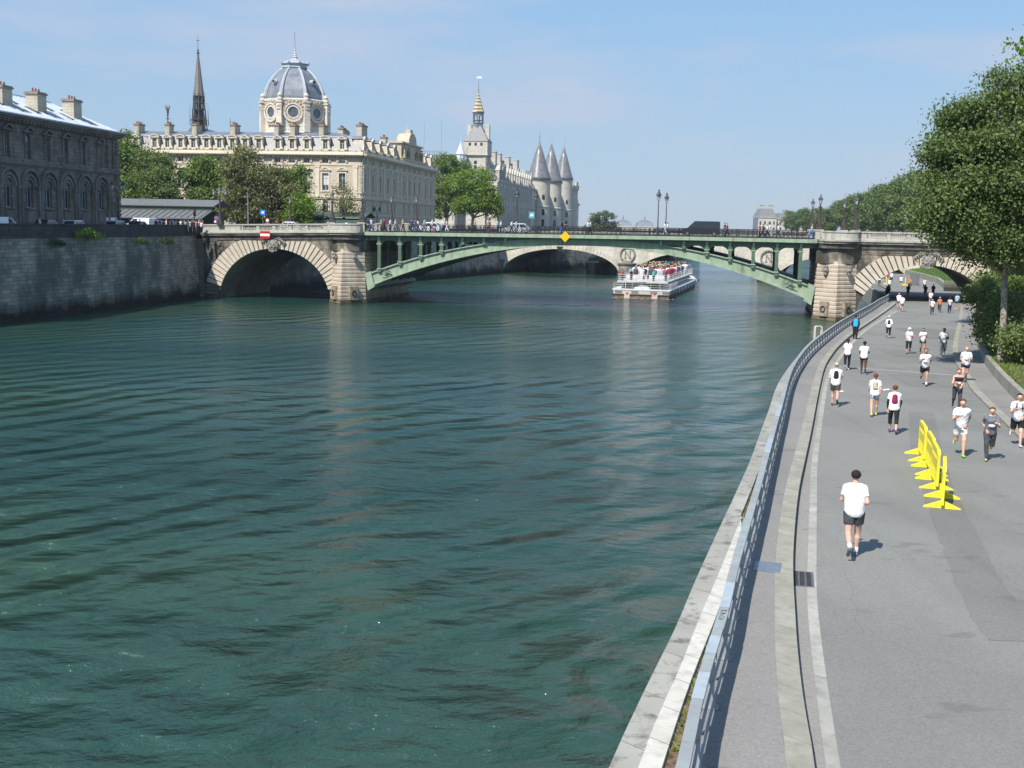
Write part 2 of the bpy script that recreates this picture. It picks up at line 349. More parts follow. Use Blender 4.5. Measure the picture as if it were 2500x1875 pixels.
# ---------------------------------------------------------------- ground, river, quay
def curve(tab):
    tab = [(b, a) for a, b in tab]; P = [Vector((y, x, 0)) for y, x in tab]; q = spline(P, .6); q = [(p.x, p.y) for p in q]
    ys = np.array([p[0] for p in q]); xs = np.array([p[1] for p in q]); o = np.argsort(ys); ys, xs = ys[o], xs[o]
    return lambda y: float(np.interp(y, ys, xs))
KERB = curve([(2.2, 5), (2.95, 9), (3.92, 13.68), (4.26, 15.56), (4.58, 17.19), (5.08, 19.5), (5.98, 23.39), (7.58, 29.46), (9.21, 35.12), (10.74, 40.4), (14.09, 52.11), (17.01, 62.08), (19.36, 69.36), (22.57, 78.6), (27.31, 91.22), (33.94, 108.04), (41.54, 127.42), (45.84, 138.03), (48.0, 144)])
KIN = lambda y: KERB(y)-.36
RAIL = curve([(.3, 5), (1.15, 9), (2.01, 12.19), (2.41, 13.83), (2.9, 15.64), (3.4, 17.4), (4.09, 20.05), (4.65, 22.1), (5.74, 26.08), (6.9, 30.45), (8.45, 36.25), (10.31, 43.18), (11.61, 48.09), (13.0, 53.12), (14.77, 59.1), (17.76, 68.42), (21.72, 79.59), (26.8, 93.37), (34.38, 113.01), (42.2, 133.0), (46.76, 143.77), (49.7, 152.26), (51.49, 159.19), (55.04, 176.13), (58.8, 192), (64, 212), (74, 250)])
COP = curve([(-1.2, 5), (0, 9), (1.26, 13.32), (1.56, 14.37), (2.1, 16.17), (2.83, 18.54), (3.6, 21.26), (4.67, 24.91), (5.78, 28.74), (7.15, 33.57), (8.8, 39.68), (10.28, 45.16), (12.1, 52.0), (14.2, 59.1), (17.2, 68.5), (21.2, 79.7), (26.3, 93.5), (33.9, 113.2), (41.7, 133.2), (46.2, 144), (49.2, 152.4), (51.0, 159.3), (54.5, 176.3), (58.3, 192), (63.5, 212), (73.5, 250)])
COP2 = curve([(-.65, 5), (.4, 9), (1.63, 13.34), (2.1, 15.02), (2.57, 16.49), (3.32, 19.06), (4.2, 21.97), (5.47, 26.27)])
COP3_ = curve([(-.35, 5), (.75, 9), (1.95, 13.45), (2.74, 16.26), (3.64, 19.22), (4.55, 22.4), (5.5, 26.27)])
COP3 = lambda y: COP3_(y) if y < 26.2 else COP(y)+.36
PALE = curve([(2.6, 5), (3.2, 9), (4.17, 14.05), (5.45, 20.04), (6.46, 24.04), (8.12, 30.34), (9.69, 36.16), (14.69, 53.63), (17.02, 61.27), (19.63, 68.95), (22.74, 77.79), (27.64, 91.09), (32.53, 103.48), (41, 124), (47, 138)])
RKERB = curve([(9, 5), (11, 14), (14, 25.5), (18.5, 41.88), (20.59, 49.49), (21.85, 53.99), (23.38, 58.65), (29.16, 75.67), (41.21, 106.23), (53.38, 137.13), (56.4, 146)])
WALLX = curve([(11, 5), (13, 16), (17.1, 33), (22.12, 49.71), (25.43, 60.13), (29.05, 70.63), (37.22, 92.3), (48, 120), (57.4, 142.5)])
def strip(xa, xb, y0, y1, za, zb, step=1.0, mb=None, side=None):
    """a sheet between two curves; za, zb give the height over the quay road"""
    mb = mb or MB(); n = max(2, int((y1-y0)/step)); o = len(mb.v)
    for i in range(n+1):
        y = y0+(y1-y0)*i/n; mb.v.append((xa(y), y, zr(y)+za)); mb.v.append((xb(y), y, zr(y)+zb))
    mb.f += [(o+2*i, o+2*i+1, o+2*i+3, o+2*i+2) for i in range(n)]; mb.m += [0]*n; return mb
def solid(xa, xb, y0, y1, z0, z1, step=1.0, mb=None, absz0=None, slope=1):
    mb = mb or MB(); n = max(2, int((y1-y0)/step)); o = len(mb.v)
    for i in range(n+1):
        y = y0+(y1-y0)*i/n; lo = absz0 if absz0 is not None else zr(y)+z0; a, b = xa(y), xb(y)
        mb.v += [(a, y, lo), (b, y, lo), (b, y, zr(y)+z1), (a, y, zr(y)+z1)]
    fs = []
    for i in range(n):
        k = o+4*i
        for j in range(4): fs.append((k+j, k+(j+1) % 4, k+4+(j+1) % 4, k+4+j))
    fs += [(o+3, o+2, o+1, o), (o+4*n, o+4*n+1, o+4*n+2, o+4*n+3)]
    mb.f += fs; mb.m += [0]*len(fs); return mb
S = 'structure'
w = MB(); w.quad((-400, -60, 0), (1500, -60, 0), (1500, 2500, 0), (-400, 2500, 0)); tag(w.build('river_water', 'river_water'), kind=S)
w = MB(); w.box(-3000, 3000, -200, 5000, -5, -3); tag(w.build('riverbed', 'dirt'), kind=S)
far = lambda y: 60.0
# lower quay: road, gutter strip, pavement, kerb
g = solid(lambda y: COP(y)+.02, lambda y: max(WALLX(min(y, 142)), 70+.12*y), 4, 250, 0, -.02, 1.5, absz0=-2.5); tag(g.build('quay_ground', 'near_quay_stone'), kind=S)
tag(strip(lambda y: KERB(y)+.01 if y < 144 else RAIL(y)+.1, lambda y: RKERB(y) if y < 146 else 60+.145*(y-146)+6, 4, 250, 0, 0, 1.2).build('quay_road', 'asphalt'), kind=S)
tag(strip(lambda y: KERB(y)+.03, lambda y: PALE(y), 4, 128, .004, .004).build('road_gutter', 'gutter_band'), kind=S)
tag(strip(lambda y: PALE(y), lambda y: PALE(y)+(.19 if y < 60 else .22), 4, 128, .008, .008).build('road_edge_line', 'pale_strip'), kind=S)
mb = MB()
for pts in ([(11.2, 30.4), (12.0, 30.2), (11.55, 28.4), (10.75, 25.4), (10.0, 22.7), (9.65, 21.0), (10.1, 20.4), (9.5, 18.7), (8.25, 18.9), (8.45, 20.2), (8.85, 21.9), (9.35, 23.7), (10.2, 26.9)],
            [(13.3, 37.5), (14.2, 37.1), (12.0, 30.2), (11.2, 30.4)], [(16.3, 46.5), (17.2, 46.1), (14.2, 37.1), (13.3, 37.5)],
            [(20.0, 61), (22.4, 60.2), (22.2, 55), (19.4, 55.6)], [(24.4, 76.5), (27.2, 76.3), (26.6, 71), (23.9, 71.4)], [(33, 99), (38, 98.6), (35, 87), (31.6, 87.3)], [(19.2, 68.2), (21.4, 68.6), (20.9, 65.4), (18.9, 65.3)]):
    c = sum(p[0] for p in pts)/len(pts), sum(p[1] for p in pts)/len(pts)
    q = []
    for i, p in enumerate(pts):     # ragged edges
        p2 = pts[(i+1) % len(pts)]
        for k in range(6):
            t = k/6; j = .03 if 0 < k else 0; q.append((p[0]+(p2[0]-p[0])*t+random.uniform(-j, j), p[1]+(p2[1]-p[1])*t+random.uniform(-j, j)*2))
    from mathutils.geometry import tessellate_polygon
    mb.add([(x, y, zr(y)+.006) for x, y in q], [t_ if (Vector(q[t_[1]])-Vector(q[t_[0]])).cross(Vector(q[t_[2]])-Vector(q[t_[0]])) > 0 else t_[::-1] for t_ in tessellate_polygon([[Vector((x, y, 0)) for x, y in q]])])
tag(mb.build('road_patches', 'asphalt_patch'), kind=S)
mb = MB(); a, b = Vector((17.75, 64.5)), Vector((25.0, 60.0))
mb.poly([(a.x, a.y, zr(a.y)+.010), (b.x, b.y, zr(b.y)+.010), (b.x+.05, b.y+.33, zr(b.y)+.010), (a.x+.1, a.y+.35, zr(a.y)+.010)])
tag(mb.build('road_cross_line', 'pale_strip'), kind=S)
tag(solid(lambda y: COP2(y)+.02 if y < 26 else COP(y)+.36, KIN, 4, 141, -.3, .172).build('quay_pavement', 'pavement_asphalt'), kind=S)
tag(solid(KIN, KERB, 4, 141, -.3, .18, .8).build('pavement_kerb', 'kerb_granite'), kind=S)
mb = MB(); ang = [i/10*math.pi for i in range(11)]
tag(solid(RKERB, lambda y: RKERB(y)+.35, 5, 141, -.3, .10).build('right_kerb', 'kerb_granite'), kind=S)
tag(solid(lambda y: RKERB(y)+.35, lambda y: WALLX(y)+.03, 5, 141, -.3, .092).build('right_pavement', 'pavement_asphalt'), kind=S)
tag(strip(lambda y: COP3(y)+.02, lambda y: max(COP3(y)+.1, RAIL(y)-.02-.004*y), 5, 48, .178, .178).build('weedy_dirt_strip', 'dirt'), kind=S)
# planted bank behind the low wall
mb = MB(); solid(lambda y: WALLX(y)+.3, lambda y: min(WALLX(y)+13, interp(y, [(5, 30), (50, 34), (71, 42), (92, 50.5), (120, 62), (140, 66)])+.5), 5, 141, -.3, .50, 3, mb); tag(mb.build('planted_bank', 'dirt'), kind=S)
tag(strip(lambda y: WALLX(y)+.5, lambda y: WALLX(y)+2.2, 20, 100, .53, .53).build('timber_walk', 'timber'), kind=S)
# things of the quay
mb = MB(); solid(COP, lambda y: (COP2(y) if y < 26.2 else COP(y)+.36), 4, 250, 0, .24, .8, mb, absz0=-2.4); qw = mb.build('embankment_wall', 'near_quay_stone')
stone('coping_grey', (.38, .37, .33), 2.1, 60, .012, var=.12, soot=(.10, .10, .085), sootamt=.8, sootscale=3.5, sootlo=.52, sootrng=.14); qw.data.materials[0] = M['coping_grey']
tag(qw, 'weathered grey stone embankment wall and coping between the river and the running road', 'embankment wall')
stone('white_slab', (.62, .60, .54), 1.3, 60, .012, var=.04, soot=(.4, .38, .33), sootamt=.5, sootscale=3.5, sootlo=.52)
mb = MB(); solid(COP2, COP3, 4, 26.2, -.2, .245, .8, mb); o = mb.build('drain_channel_cover', 'white_slab'); tag(o, 'row of pale cream slabs lying along the inner edge of the grey river coping', 'slab row')
mb = MB(); solid(WALLX, lambda y: WALLX(y)+.28, 12, 140.5, -.3, .62, 1.2, mb); tag(mb.build('low_wall', 'kerb_granite'), 'long low concrete wall holding the planted bank under the trees at right', 'low wall')
# guard rail: posts up to the hundred, one rail each
for n_ in ():
    pass
gr = empty('guard_rail', (COP(14), 14, zr(14)), 0, 'blue grey steel guard rail curving along the water edge of the quay', 'guard rail')
def local(mb, o): mb.v = [(x-o.location.x, y-o.location.y, z-o.location.z) for x, y, z in mb.v]; return mb
plain('rail_paint', (.30, .32, .325), .75, 0, .1, 1.5); plain('rail_patch_paint', (.37, .42, .455), .6, 0, .06); plain('rail_patch_green', (.30, .345, .34), .6, 0, .06)
for n_ in ('rail_paint', 'rail_patch_paint', 'rail_patch_green'): streaky(n_, .35, (.16, .14, .12), 5)
for n_ in ('kerb_granite', 'pale_strip', 'white_slab'): streaky(n_, .45, (.17, .17, .14), 3.5)
ys = []; y = 6.0
while y < 160:
    ys.append(y); dx = RAIL(y+.1)-RAIL(y-.1); y += 1.95/math.hypot(1, dx/.2)
path = [Vector((RAIL(y), y, zr(y)+.18)) for y in np.concatenate([np.arange(5, 60, .8), np.arange(60, 186, 1.5)])]
def railbar(mb, off, z0, z1, w):
    o = len(mb.v)
    for i, p in enumerate(path):
        d = (path[min(i+1, len(path)-1)]-path[max(i-1, 0)]); nn = Vector((d.y, -d.x, 0)).normalized()
        for a, z in ((-w/2, z0), (w/2, z0), (w/2, z1), (-w/2, z1)): mb.v.append(tuple(p+nn*(off+a)+Vector((0, 0, z))))
    for i in range(len(path)-1):
        for j in range(4): k = o+4*i; mb.f.append((k+j, k+(j+1) % 4, k+4+(j+1) % 4, k+4+j)); mb.m.append(0)
    return mb
local(railbar(MB(), 0, .69, .75, .15), gr).build('top_rail', 'rail_paint', gr)
for z, o_ in ((.10, .10), (.36, .07)): local(railbar(MB(), o_, z, z+.05, .035), gr).build('lower_rail', 'rail_paint', gr)
for y0, L, m_ in ((14.0, .9, 'rail_patch_paint'), (15.6, .7, 'rail_patch_paint'), (16.6, .8, 'rail_patch_green'), (17.6, 1.3, 'rail_patch_paint'), (20.6, 3.2, 'rail_patch_green'), (31, 2.5, 'rail_patch_paint'), (38, 3, 'rail_patch_paint')):
    mb = MB(); o_ = 0
    for i in range(8):
        y = y0+L*i/7; d = Vector((RAIL(y+.1)-RAIL(y-.1), .2, 0)).normalized(); nn = Vector((d.y, -d.x, 0)); p = Vector((RAIL(y), y, zr(y)+.18+.753))
        for a, z in ((-.078, -.065), (-.078, 0), (.078, 0), (.078, -.065)): mb.v.append(tuple(p+nn*a+Vector((0, 0, z))))
    for i in range(7):
        for j in range(3): k = 4*i; mb.f.append((k+j, k+j+4, k+5+j, k+1+j)); mb.m.append(0)
    local(mb, gr).build('repainted_patch', m_, gr)
ib = None
for y in [(a+b)/2 for a, b in zip(ys, ys[1:])]:
    ib_ = ib.copy() if ib else MB().box(-.018, .018, -.03, .03, .10, .70).build('infill_bar', 'rail_paint', gr)
    if ib: COL.objects.link(ib_)
    ib = ib_; ib.location = (RAIL(y)-gr.location.x, y-gr.location.y, zr(y)+.18-gr.location.z)
pm = None
for y in ys[:98]:
    d = Vector((RAIL(y+.1)-RAIL(y-.1), .2, 0)).normalized(); ang = math.atan2(d.y, d.x)
    if pm is None:
        mb = MB(); mb.box(-.03, .03, -.09, .07, 0, .66); mb.box(-.08, .08, -.16, .10, 0, .025); mb.add([(-.02, -.05, .03), (-.02, -.13, .03), (-.02, -.05, .3), (.02, -.05, .03), (.02, -.13, .03), (.02, -.05, .3)], [(0, 1, 2), (5, 4, 3), (0, 3, 4, 1), (1, 4, 5, 2)])
        p = pm = mb.build('post', 'rail_paint', gr)
    else: p = pm.copy(); COL.objects.link(p)
    p.location = (RAIL(y)-gr.location.x, y-gr.location.y, zr(y)+.18-gr.location.z); p.rotation_euler = (0, 0, ang)
# scrawl on the top rail, small pale stickers
mb = MB(); base = Vector((RAIL(17.0), 17.0, zr(17)+.935)); d = Vector((RAIL(17.3)-RAIL(16.7), .6, 0)).normalized(); nn = Vector((d.y, -d.x, 0))
for st in ([(0, .03), (.05, -.04), (.10, .03)], [(.14, -.04), (.22, .0), (.14, .045)], [(.27, -.04), (.33, .05), (.39, -.04)], [(.29, 0), (.37, 0)], [(.44, .045), (.52, .045), (.46, -.04)]):
    mb.tube([base+d*a*.9+nn*b for a, b in st], .006, 4)
local(mb, gr).build('graffiti', 'iron_dark', gr)
# steel inspection plates and gully grate
mb = MB(); mb.box(-.26, .26, -.34, .34, 0, .012)
for i in range(7): mb.box(-.24+.075*i, -.215+.075*i, -.32, .32, .012, .016)
tag(mb.build('inspection_plate', 'steel_plate', loc=(5.21, 22.35, zr(22)+.176)), 'square ribbed steel plate set in the pavement behind the guard rail', 'inspection plate').rotation_euler = (0, 0, -.28)
mb = MB(); mb.box(-.17, .17, -.17, .17, 0, .01)
tag(mb.build('inspection_plate', 'steel_plate', loc=(4.78, 22.6, zr(22)+.176)), 'narrow plain steel plate beside the ribbed one in shade of the rail', 'inspection plate').rotation_euler = (0, 0, -.28)
gt = empty('gully_grate', (5.86, 22.15, zr(22)+.008), -.23, 'rusty iron gully grate in the road gutter below the kerb', 'drain grate')
mb = MB(); mb.box(-.23, .23, -.5, .5, 0, .008); mb.build('frame', 'grate_iron', gt)
mb = MB()
for i in range(3):
    for k in range(14): mb.box(-.17+.13*i, -.08+.13*i, -.46+.067*k, -.425+.067*k, .008, .012)
mb.build('slot', 'black_rubber', gt)
# ladder hoop standing over the river coping
mb = MB()
for dx in (0, .16):
    mb.tube([(dx, -.35, 0), (dx, -.35, 1.5), (dx+.02, -.28, 1.62), (dx+.05, .25, 1.62), (dx+.06, .32, 1.5), (dx+.06, .32, 0)], .035, 6)
o = mb.build('ladder_hoop', 'white_metal', loc=(21.5, 80.8, zr(80)+.2)); o.scale = (.8, .8, .62); o.rotation_euler = (0, 0, -1.2); tag(o, 'pale tubular ladder hoop standing outside the guard rail over the water', 'ladder hoop')
# scraps of litter on the road
for i, (x, y, c) in enumerate(((17.5, 53.5, 'white flattened scrap of paper lying in the road among the runners'), (15.0, 52.4, 'small pale wrapper lying on the road left of the flattened paper'))):
    mb = MB(); mb.add([(0, 0, .0), (.32, .05, .02), (.35, .3, .05), (.02, .24, .015)], [(0, 1, 2, 3)]); o = mb.build('litter', 'white_paint', loc=(x, y, zr(y)+.012)); tag(o, c, 'litter')
# ---------------------------------------------------------------- bank grounds
Z1 = 9.15
LEFTW = [(-75, 20), (-53.0, 117.5), (-48.8, 136), (-43.0, 157.0)]
tag(MB().prism([(-3000, -100), (-100, -100), (-80, 5), (-54.6, 117.5), (-50.8, 136), (-47.0, 157), (-46.0, 165), (-42.2, 179.3), (-16.8, 234), (-4.9, 268), (3, 289), (19.6, 309), (58.6, 419), (98, 610), (40, 640), (-3000, 900)][::1], -3, Z1).build('island_street', 'street_asphalt'), kind=S)
tag(MB().prism([(30, 5), (34, 50), (42, 71), (50.5, 92), (62, 120), (66, 140), (72, 165), (76, 174), (86, 202), (93, 245), (104, 300), (117, 370), (132, 470), (152, 620), (205, 900), (300, 1400), (3000, 1400), (3000, -100), (30, -100)][::-1], -3, 9.3).build('upper_quay_street', 'street_asphalt'), kind=S)
tag(MB().prism([(300, 1400), (250, 1450), (0, 1300), (-3000, 1100), (-3000, 5000), (3000, 5000), (3000, 1400)], -3, 8).build('distant_ground', 'street_asphalt'), kind=S)
# embankment walls of the island (left bank of the picture)
def wallrun(name, pts, z0, z1, mat, label, cat, batter=.6, cap=None, th=1.0):
    """each wall run has its own frame along its length so the courses lie level"""
    root = empty(name, (*pts[0], 0), 0, label, cat)
    for (a, b) in zip(pts, pts[1:]):
        d = Vector((b[0]-a[0], b[1]-a[1])); L = d.length; mb = MB()
        mb.yz([(0, z0), (th+batter, z0), (th+batter, z1), (batter, z1)], 0, L)
        o = mb.build('wall_face', mat, root); o.location = (a[0]-pts[0][0], a[1]-pts[0][1], 0); o.rotation_euler = (0, 0, math.atan2(d.y, d.x))
        if cap:
            mb = MB(); mb.box(0, L, batter-.14, batter+th+.1, z1, z1+cap[0]); mb.box(0, L, batter-.02, batter+.45, z1+cap[0], cap[1])
            mb.box(0, L, batter-.10, batter+.53, cap[1], cap[1]+.12)
            o = mb.build('parapet', cap[2], root); o.location = (a[0]-pts[0][0], a[1]-pts[0][1], 0); o.rotation_euler = (0, 0, math.atan2(d.y, d.x))
    return root
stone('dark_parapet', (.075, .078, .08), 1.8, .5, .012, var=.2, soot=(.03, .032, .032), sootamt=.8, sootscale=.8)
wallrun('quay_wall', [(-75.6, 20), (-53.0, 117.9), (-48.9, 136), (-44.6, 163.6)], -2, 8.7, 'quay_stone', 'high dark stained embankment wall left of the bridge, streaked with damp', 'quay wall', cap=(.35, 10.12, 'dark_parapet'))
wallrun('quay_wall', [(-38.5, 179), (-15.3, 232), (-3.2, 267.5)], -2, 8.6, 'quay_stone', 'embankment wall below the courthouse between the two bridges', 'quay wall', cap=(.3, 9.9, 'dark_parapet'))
wallrun('quay_wall', [(4, 288), (21, 308), (60, 418), (98, 608)], -2, 8.6, 'quay_stone', 'grey embankment wall beyond the far arched bridge below the turrets', 'quay wall', cap=(.3, 9.9, 'dark_parapet'))
wallrun('quay_wall', [(98, 612), (60, 640)], -2, 3, 'quay_stone', 'low stone edge of the island beyond the turrets', 'quay wall')

wallrun('retaining_wall', [(66, 140), (62, 120), (50.5, 92), (42, 71), (34, 50), (30, 5)], 3, 9.2, 'near_quay_stone', 'stone retaining wall behind the planted bank at right', 'wall', .2, th=.6)
# ---------------------------------------------------------------- the near bridge
BO = (-23.0, 159.3); BA = math.atan2(146.-159.3, 40.8+23.0); BW = 20.0
def bp(s, d=0, z=0):
    c, n = math.cos(BA), math.sin(BA); return (BO[0]+s*c-d*n, BO[1]+s*n+d*c, z)
RT = lambda s: interp(s, [(-22, 10.30), (-9, 10.62), (0, 10.85), (23, 11.03), (47, 11.17), (65, 11.15), (90, 11.15)])
DK = lambda s: RT(s)-1.12        # carriageway and pavement level
MID = 32.6
br = empty('arch_bridge', (*BO, 0), BA, 'bridge with one wide pale green iron arch between banded stone piers and stone side arches', 'bridge')
RL = lambda s: 8.57-6.35*((s-MID)/29.6)**2      # lower line of the rib
RH = lambda s: interp(abs(s-MID), [(0, .90), (6, .98), (12, 1.2), (18, 1.45), (24, 1.7), (30, 1.95)])
N = 48; SS = [3.0+59.2*i/N for i in range(N+1)]
def ribpiece(lo, hi, y0, y1, mat, name='arch_rib', smooth=False):
    mb = MB(); n = len(SS)
    for s in SS: mb.v += [(s, y0, RL(s)+lo*RH(s)), (s, y1, RL(s)+lo*RH(s)), (s, y1, RL(s)+hi*RH(s)), (s, y0, RL(s)+hi*RH(s))]
    for i in range(n-1):
        for j in range(4): k = 4*i; mb.f.append((k+j, k+4+j, k+4+(j+1) % 4, k+(j+1) % 4)); mb.m.append(0)
    mb.f += [(0, 1, 2, 3), (4*n-1, 4*n-2, 4*n-3, 4*n-4)]; mb.m += [0, 0]
    return mb.build(name, mat, br)
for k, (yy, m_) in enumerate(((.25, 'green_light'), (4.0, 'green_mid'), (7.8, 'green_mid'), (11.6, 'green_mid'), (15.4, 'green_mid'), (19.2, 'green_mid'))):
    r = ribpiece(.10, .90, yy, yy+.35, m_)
    if k == 0:
        for lo, hi, d in ((0, .10, .22), (.10, .17, .08), (.80, .90, .08), (.90, 1.0, .24)):
            q = ribpiece(lo, hi, .25-d, .25+.4, m_, 'rib_moulding'); q.parent = r
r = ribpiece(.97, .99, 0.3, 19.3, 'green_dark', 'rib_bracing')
mb = MB()
for i in range(9):
    s = 6+6.6*i; z = RL(s)+.3
    mb.box(s, s+.25, .6, 19.2, z, z+RH(s)*.6)
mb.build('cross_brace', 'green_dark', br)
for s, sg in ((3.0, 1), (62.2, -1)):
    mb = MB(); z = RL(s); mb.xz([(s-.1*sg, z-.5), (s+.9*sg, z+.1), (s+.3*sg, z+2.2), (s-.5*sg, z+1.9)][::sg], -.12, 19.6); mb.build('spring_shoe', 'green_light', br)
    mb = MB()
    for a in range(5):
        c = (s+(2.6+.25*math.sin(a*2.3))*sg, -.12, RL(s+2.6*sg)+1.0+.3*math.sin(a*1.7+1)); mb.tube([(c[0]-.5, c[1], c[2]-.2+.1*a), (c[0]-.1, c[1]-.05, c[2]+.2-.05*a), (c[0]+.5, c[1], c[2]-.15)], .05, 4)
    mb.build('scroll_ornament', 'green_dark', br)
# deck beam, fascia, arched brackets between the spandrel columns
COLS = [4.52+2.955*i for i in range(7)]+[2*MID-(4.52+2.955*i) for i in range(7)]
COLS.sort(); BB = lambda s: RT(s)-2.32+.0*s
def sbar(lo, hi, y0, y1, s0, s1, mat, name, n=24, parent=None):
    mb = MB()
    for i in range(n+1): s = s0+(s1-s0)*i/n; mb.v += [(s, y0, lo(s)), (s, y1, lo(s)), (s, y1, hi(s)), (s, y0, hi(s))]
    for i in range(n):
        for j in range(4): k = 4*i; mb.f.append((k+j, k+4+j, k+4+(j+1) % 4, k+(j+1) % 4)); mb.m.append(0)
    mb.f += [(0, 1, 2, 3), (4*n+3, 4*n+2, 4*n+1, 4*n)]; mb.m += [0, 0]
    return mb.build(name, mat, parent or br)
S0, S1 = 2.65, 62.6
# the beam starts above the rib near the crown
sbar(lambda s: RT(s)-1.55, lambda s: RT(s)-1.09, -.75, .3, S0, S1, 'green_light', 'deck_fascia')
sbar(lambda s: RT(s)-1.68, lambda s: RT(s)-1.552, -.55, .3, S0, S1, 'green_mid', 'deck_moulding')
sbar(lambda s: max(RT(s)-2.25, RL(s)+RH(s)*.9), lambda s: RT(s)-1.70, .02, .35, S0, S1, 'green_mid', 'spandrel_beam', 48)
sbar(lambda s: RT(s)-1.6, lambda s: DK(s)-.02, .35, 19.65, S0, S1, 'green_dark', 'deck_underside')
sbar(lambda s: RT(s)-1.55, lambda s: RT(s)-1.09, 19.7, 20.75, S0, S1, 'green_mid', 'deck_fascia')
for k in range(1, 6): sbar(lambda s: max(RT(s)-2.3, RL(s)+RH(s)*.9), lambda s: RT(s)-1.62, 4*k-.15-(k*.2), 4*k+.15-(k*.2), S0, S1, 'green_dark', 'deck_girder', 48)
def column(s, y, par):
    zb, zt = RL(s)+RH(s), RT(s)-1.72
    lit = y < 1; zc = zt-1.15  # columns behind the face take darker green, deck shade put into the paint
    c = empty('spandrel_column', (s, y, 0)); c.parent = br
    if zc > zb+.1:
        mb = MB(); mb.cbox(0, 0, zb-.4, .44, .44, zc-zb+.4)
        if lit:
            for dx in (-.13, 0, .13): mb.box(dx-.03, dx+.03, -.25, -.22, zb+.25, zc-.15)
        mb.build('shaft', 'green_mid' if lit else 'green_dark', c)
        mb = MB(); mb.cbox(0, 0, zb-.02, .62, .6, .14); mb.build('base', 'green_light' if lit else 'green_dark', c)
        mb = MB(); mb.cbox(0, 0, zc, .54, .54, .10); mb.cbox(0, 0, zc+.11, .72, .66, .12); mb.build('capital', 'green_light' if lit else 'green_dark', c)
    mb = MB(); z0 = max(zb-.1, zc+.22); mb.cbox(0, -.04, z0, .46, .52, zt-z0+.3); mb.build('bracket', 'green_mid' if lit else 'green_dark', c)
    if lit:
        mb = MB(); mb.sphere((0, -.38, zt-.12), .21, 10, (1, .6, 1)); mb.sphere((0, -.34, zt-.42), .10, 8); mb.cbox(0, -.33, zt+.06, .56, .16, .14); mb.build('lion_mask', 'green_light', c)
    return c
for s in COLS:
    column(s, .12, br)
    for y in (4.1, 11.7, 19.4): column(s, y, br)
for a, b in zip(COLS, COLS[1:]):
    if b-a > 5: continue
    mb = MB(); n = 10; zt = RT(a)-2.2; pts = [(a+.22, zt+.1)]
    h = .75
    for i in range(n+1): t = i/n; x = a+.22+(b-a-.44)*t; pts.append((x, zt+.02-h*(1-math.sin(math.pi*t)**.55)))
    pts.append((b-.22, zt+.1))
    # two spandrel pieces
    L_, R_ = pts[1:2+n//2], pts[1+n//2:-1]
    for seg, xe in ((L_, a+.22), (R_, b-.22)):
        for p, q in zip(seg, seg[1:]):
            if min(p[1], q[1]) > RL(p[0])+RH(p[0])*.6: mb.add([(p[0], .08, p[1]), (q[0], .08, q[1]), (q[0], .08, zt+.08), (p[0], .08, zt+.08), (p[0], .3, p[1]), (q[0], .3, q[1]), (q[0], .3, zt+.08), (p[0], .3, zt+.08)], [(0, 1, 2, 3), (7, 6, 5, 4), (0, 4, 5, 1), (1, 5, 6, 2), (3, 7, 4, 0)])
    mb.build('spandrel_arch', 'green_mid', br)
# roadway across everything
sbar(lambda s: DK(s)-.25, lambda s: DK(s)-.004, .1, 19.9, -26, 92, 'street_asphalt', 'roadway', 60)
for y0, y1 in ((.3, 4.2), (15.8, 19.7)): sbar(lambda s: DK(s)-.1, lambda s: DK(s)+.12, y0, y1, -26, 92, 'gutter_band', 'bridge_pavement', 60)
# iron railing of the deck, front and back
def ironrail(y, s0, s1):
    rl = empty('deck_railing', (0, 0, 0)); rl.parent = br
    sbar(lambda s: RT(s)-.07, RT, y-.06, y+.06, s0, s1, 'iron_dark', 'handrail', 30, rl)
    sbar(lambda s: RT(s)-1.02, lambda s: RT(s)-.94, y-.05, y+.05, s0, s1, 'iron_dark', 'bottom_rail', 30, rl)
    sbar(lambda s: RT(s)-.24, lambda s: RT(s)-.20, y-.03, y+.03, s0, s1, 'iron_dark', 'middle_rail', 30, rl)
    mb = MB(); n = int((s1-s0)/.62)
    for i in range(n):
        a = s0+(s1-s0)*(i+.5)/n; zb, zt = RT(a)-.96, RT(a)-.22; w = .27; zm = (zb+zt)/2
        for pts in ([(-w, zb), (-.1, zm-.12), (0, zm), (.1, zm+.12), (w, zt)], [(w, zb), (.1, zm-.12), (0, zm), (-.1, zm+.12), (-w, zt)], [(-.05, zt), (-w, zm+.1), (-.24, zm-.1), (-.05, zb)], [(.05, zt), (w, zm+.1), (.24, zm-.1), (.05, zb)]):
            for p, q in zip(pts, pts[1:]):
                d = Vector((q[0]-p[0], q[1]-p[1])); nn = Vector((-d.y, d.x)).normalized()*.022
                mb.add([(a+p[0]-nn.x, y-.02, p[1]-nn.y), (a+q[0]-nn.x, y-.02, q[1]-nn.y), (a+q[0]+nn.x, y-.02, q[1]+nn.y), (a+p[0]+nn.x, y-.02, p[1]+nn.y), (a+p[0]-nn.x, y+.02, p[1]-nn.y), (a+q[0]-nn.x, y+.02, q[1]-nn.y), (a+q[0]+nn.x, y+.02, q[1]+nn.y), (a+p[0]+nn.x, y+.02, p[1]+nn.y)], [(0, 1, 2, 3), (7, 6, 5, 4), (0, 4, 5, 1), (2, 6, 7, 3)])
        mb.sphere((a, y, zm), .075, 6); mb.cbox(a-.31, y, RT(a)-1.0, .05, .05, .95)
    mb.build('ironwork', 'iron_dark', rl)
    mb = MB(); a = s0+1.9
    while a < s1: mb.cbox(a, y, RT(a)-1.05, .10, .12, 1.03); a += 3.7
    mb.build('standard', 'iron_dark', rl)
ironrail(-.55, 2.6, 62.7); ironrail(20.55, 2.6, 62.7)
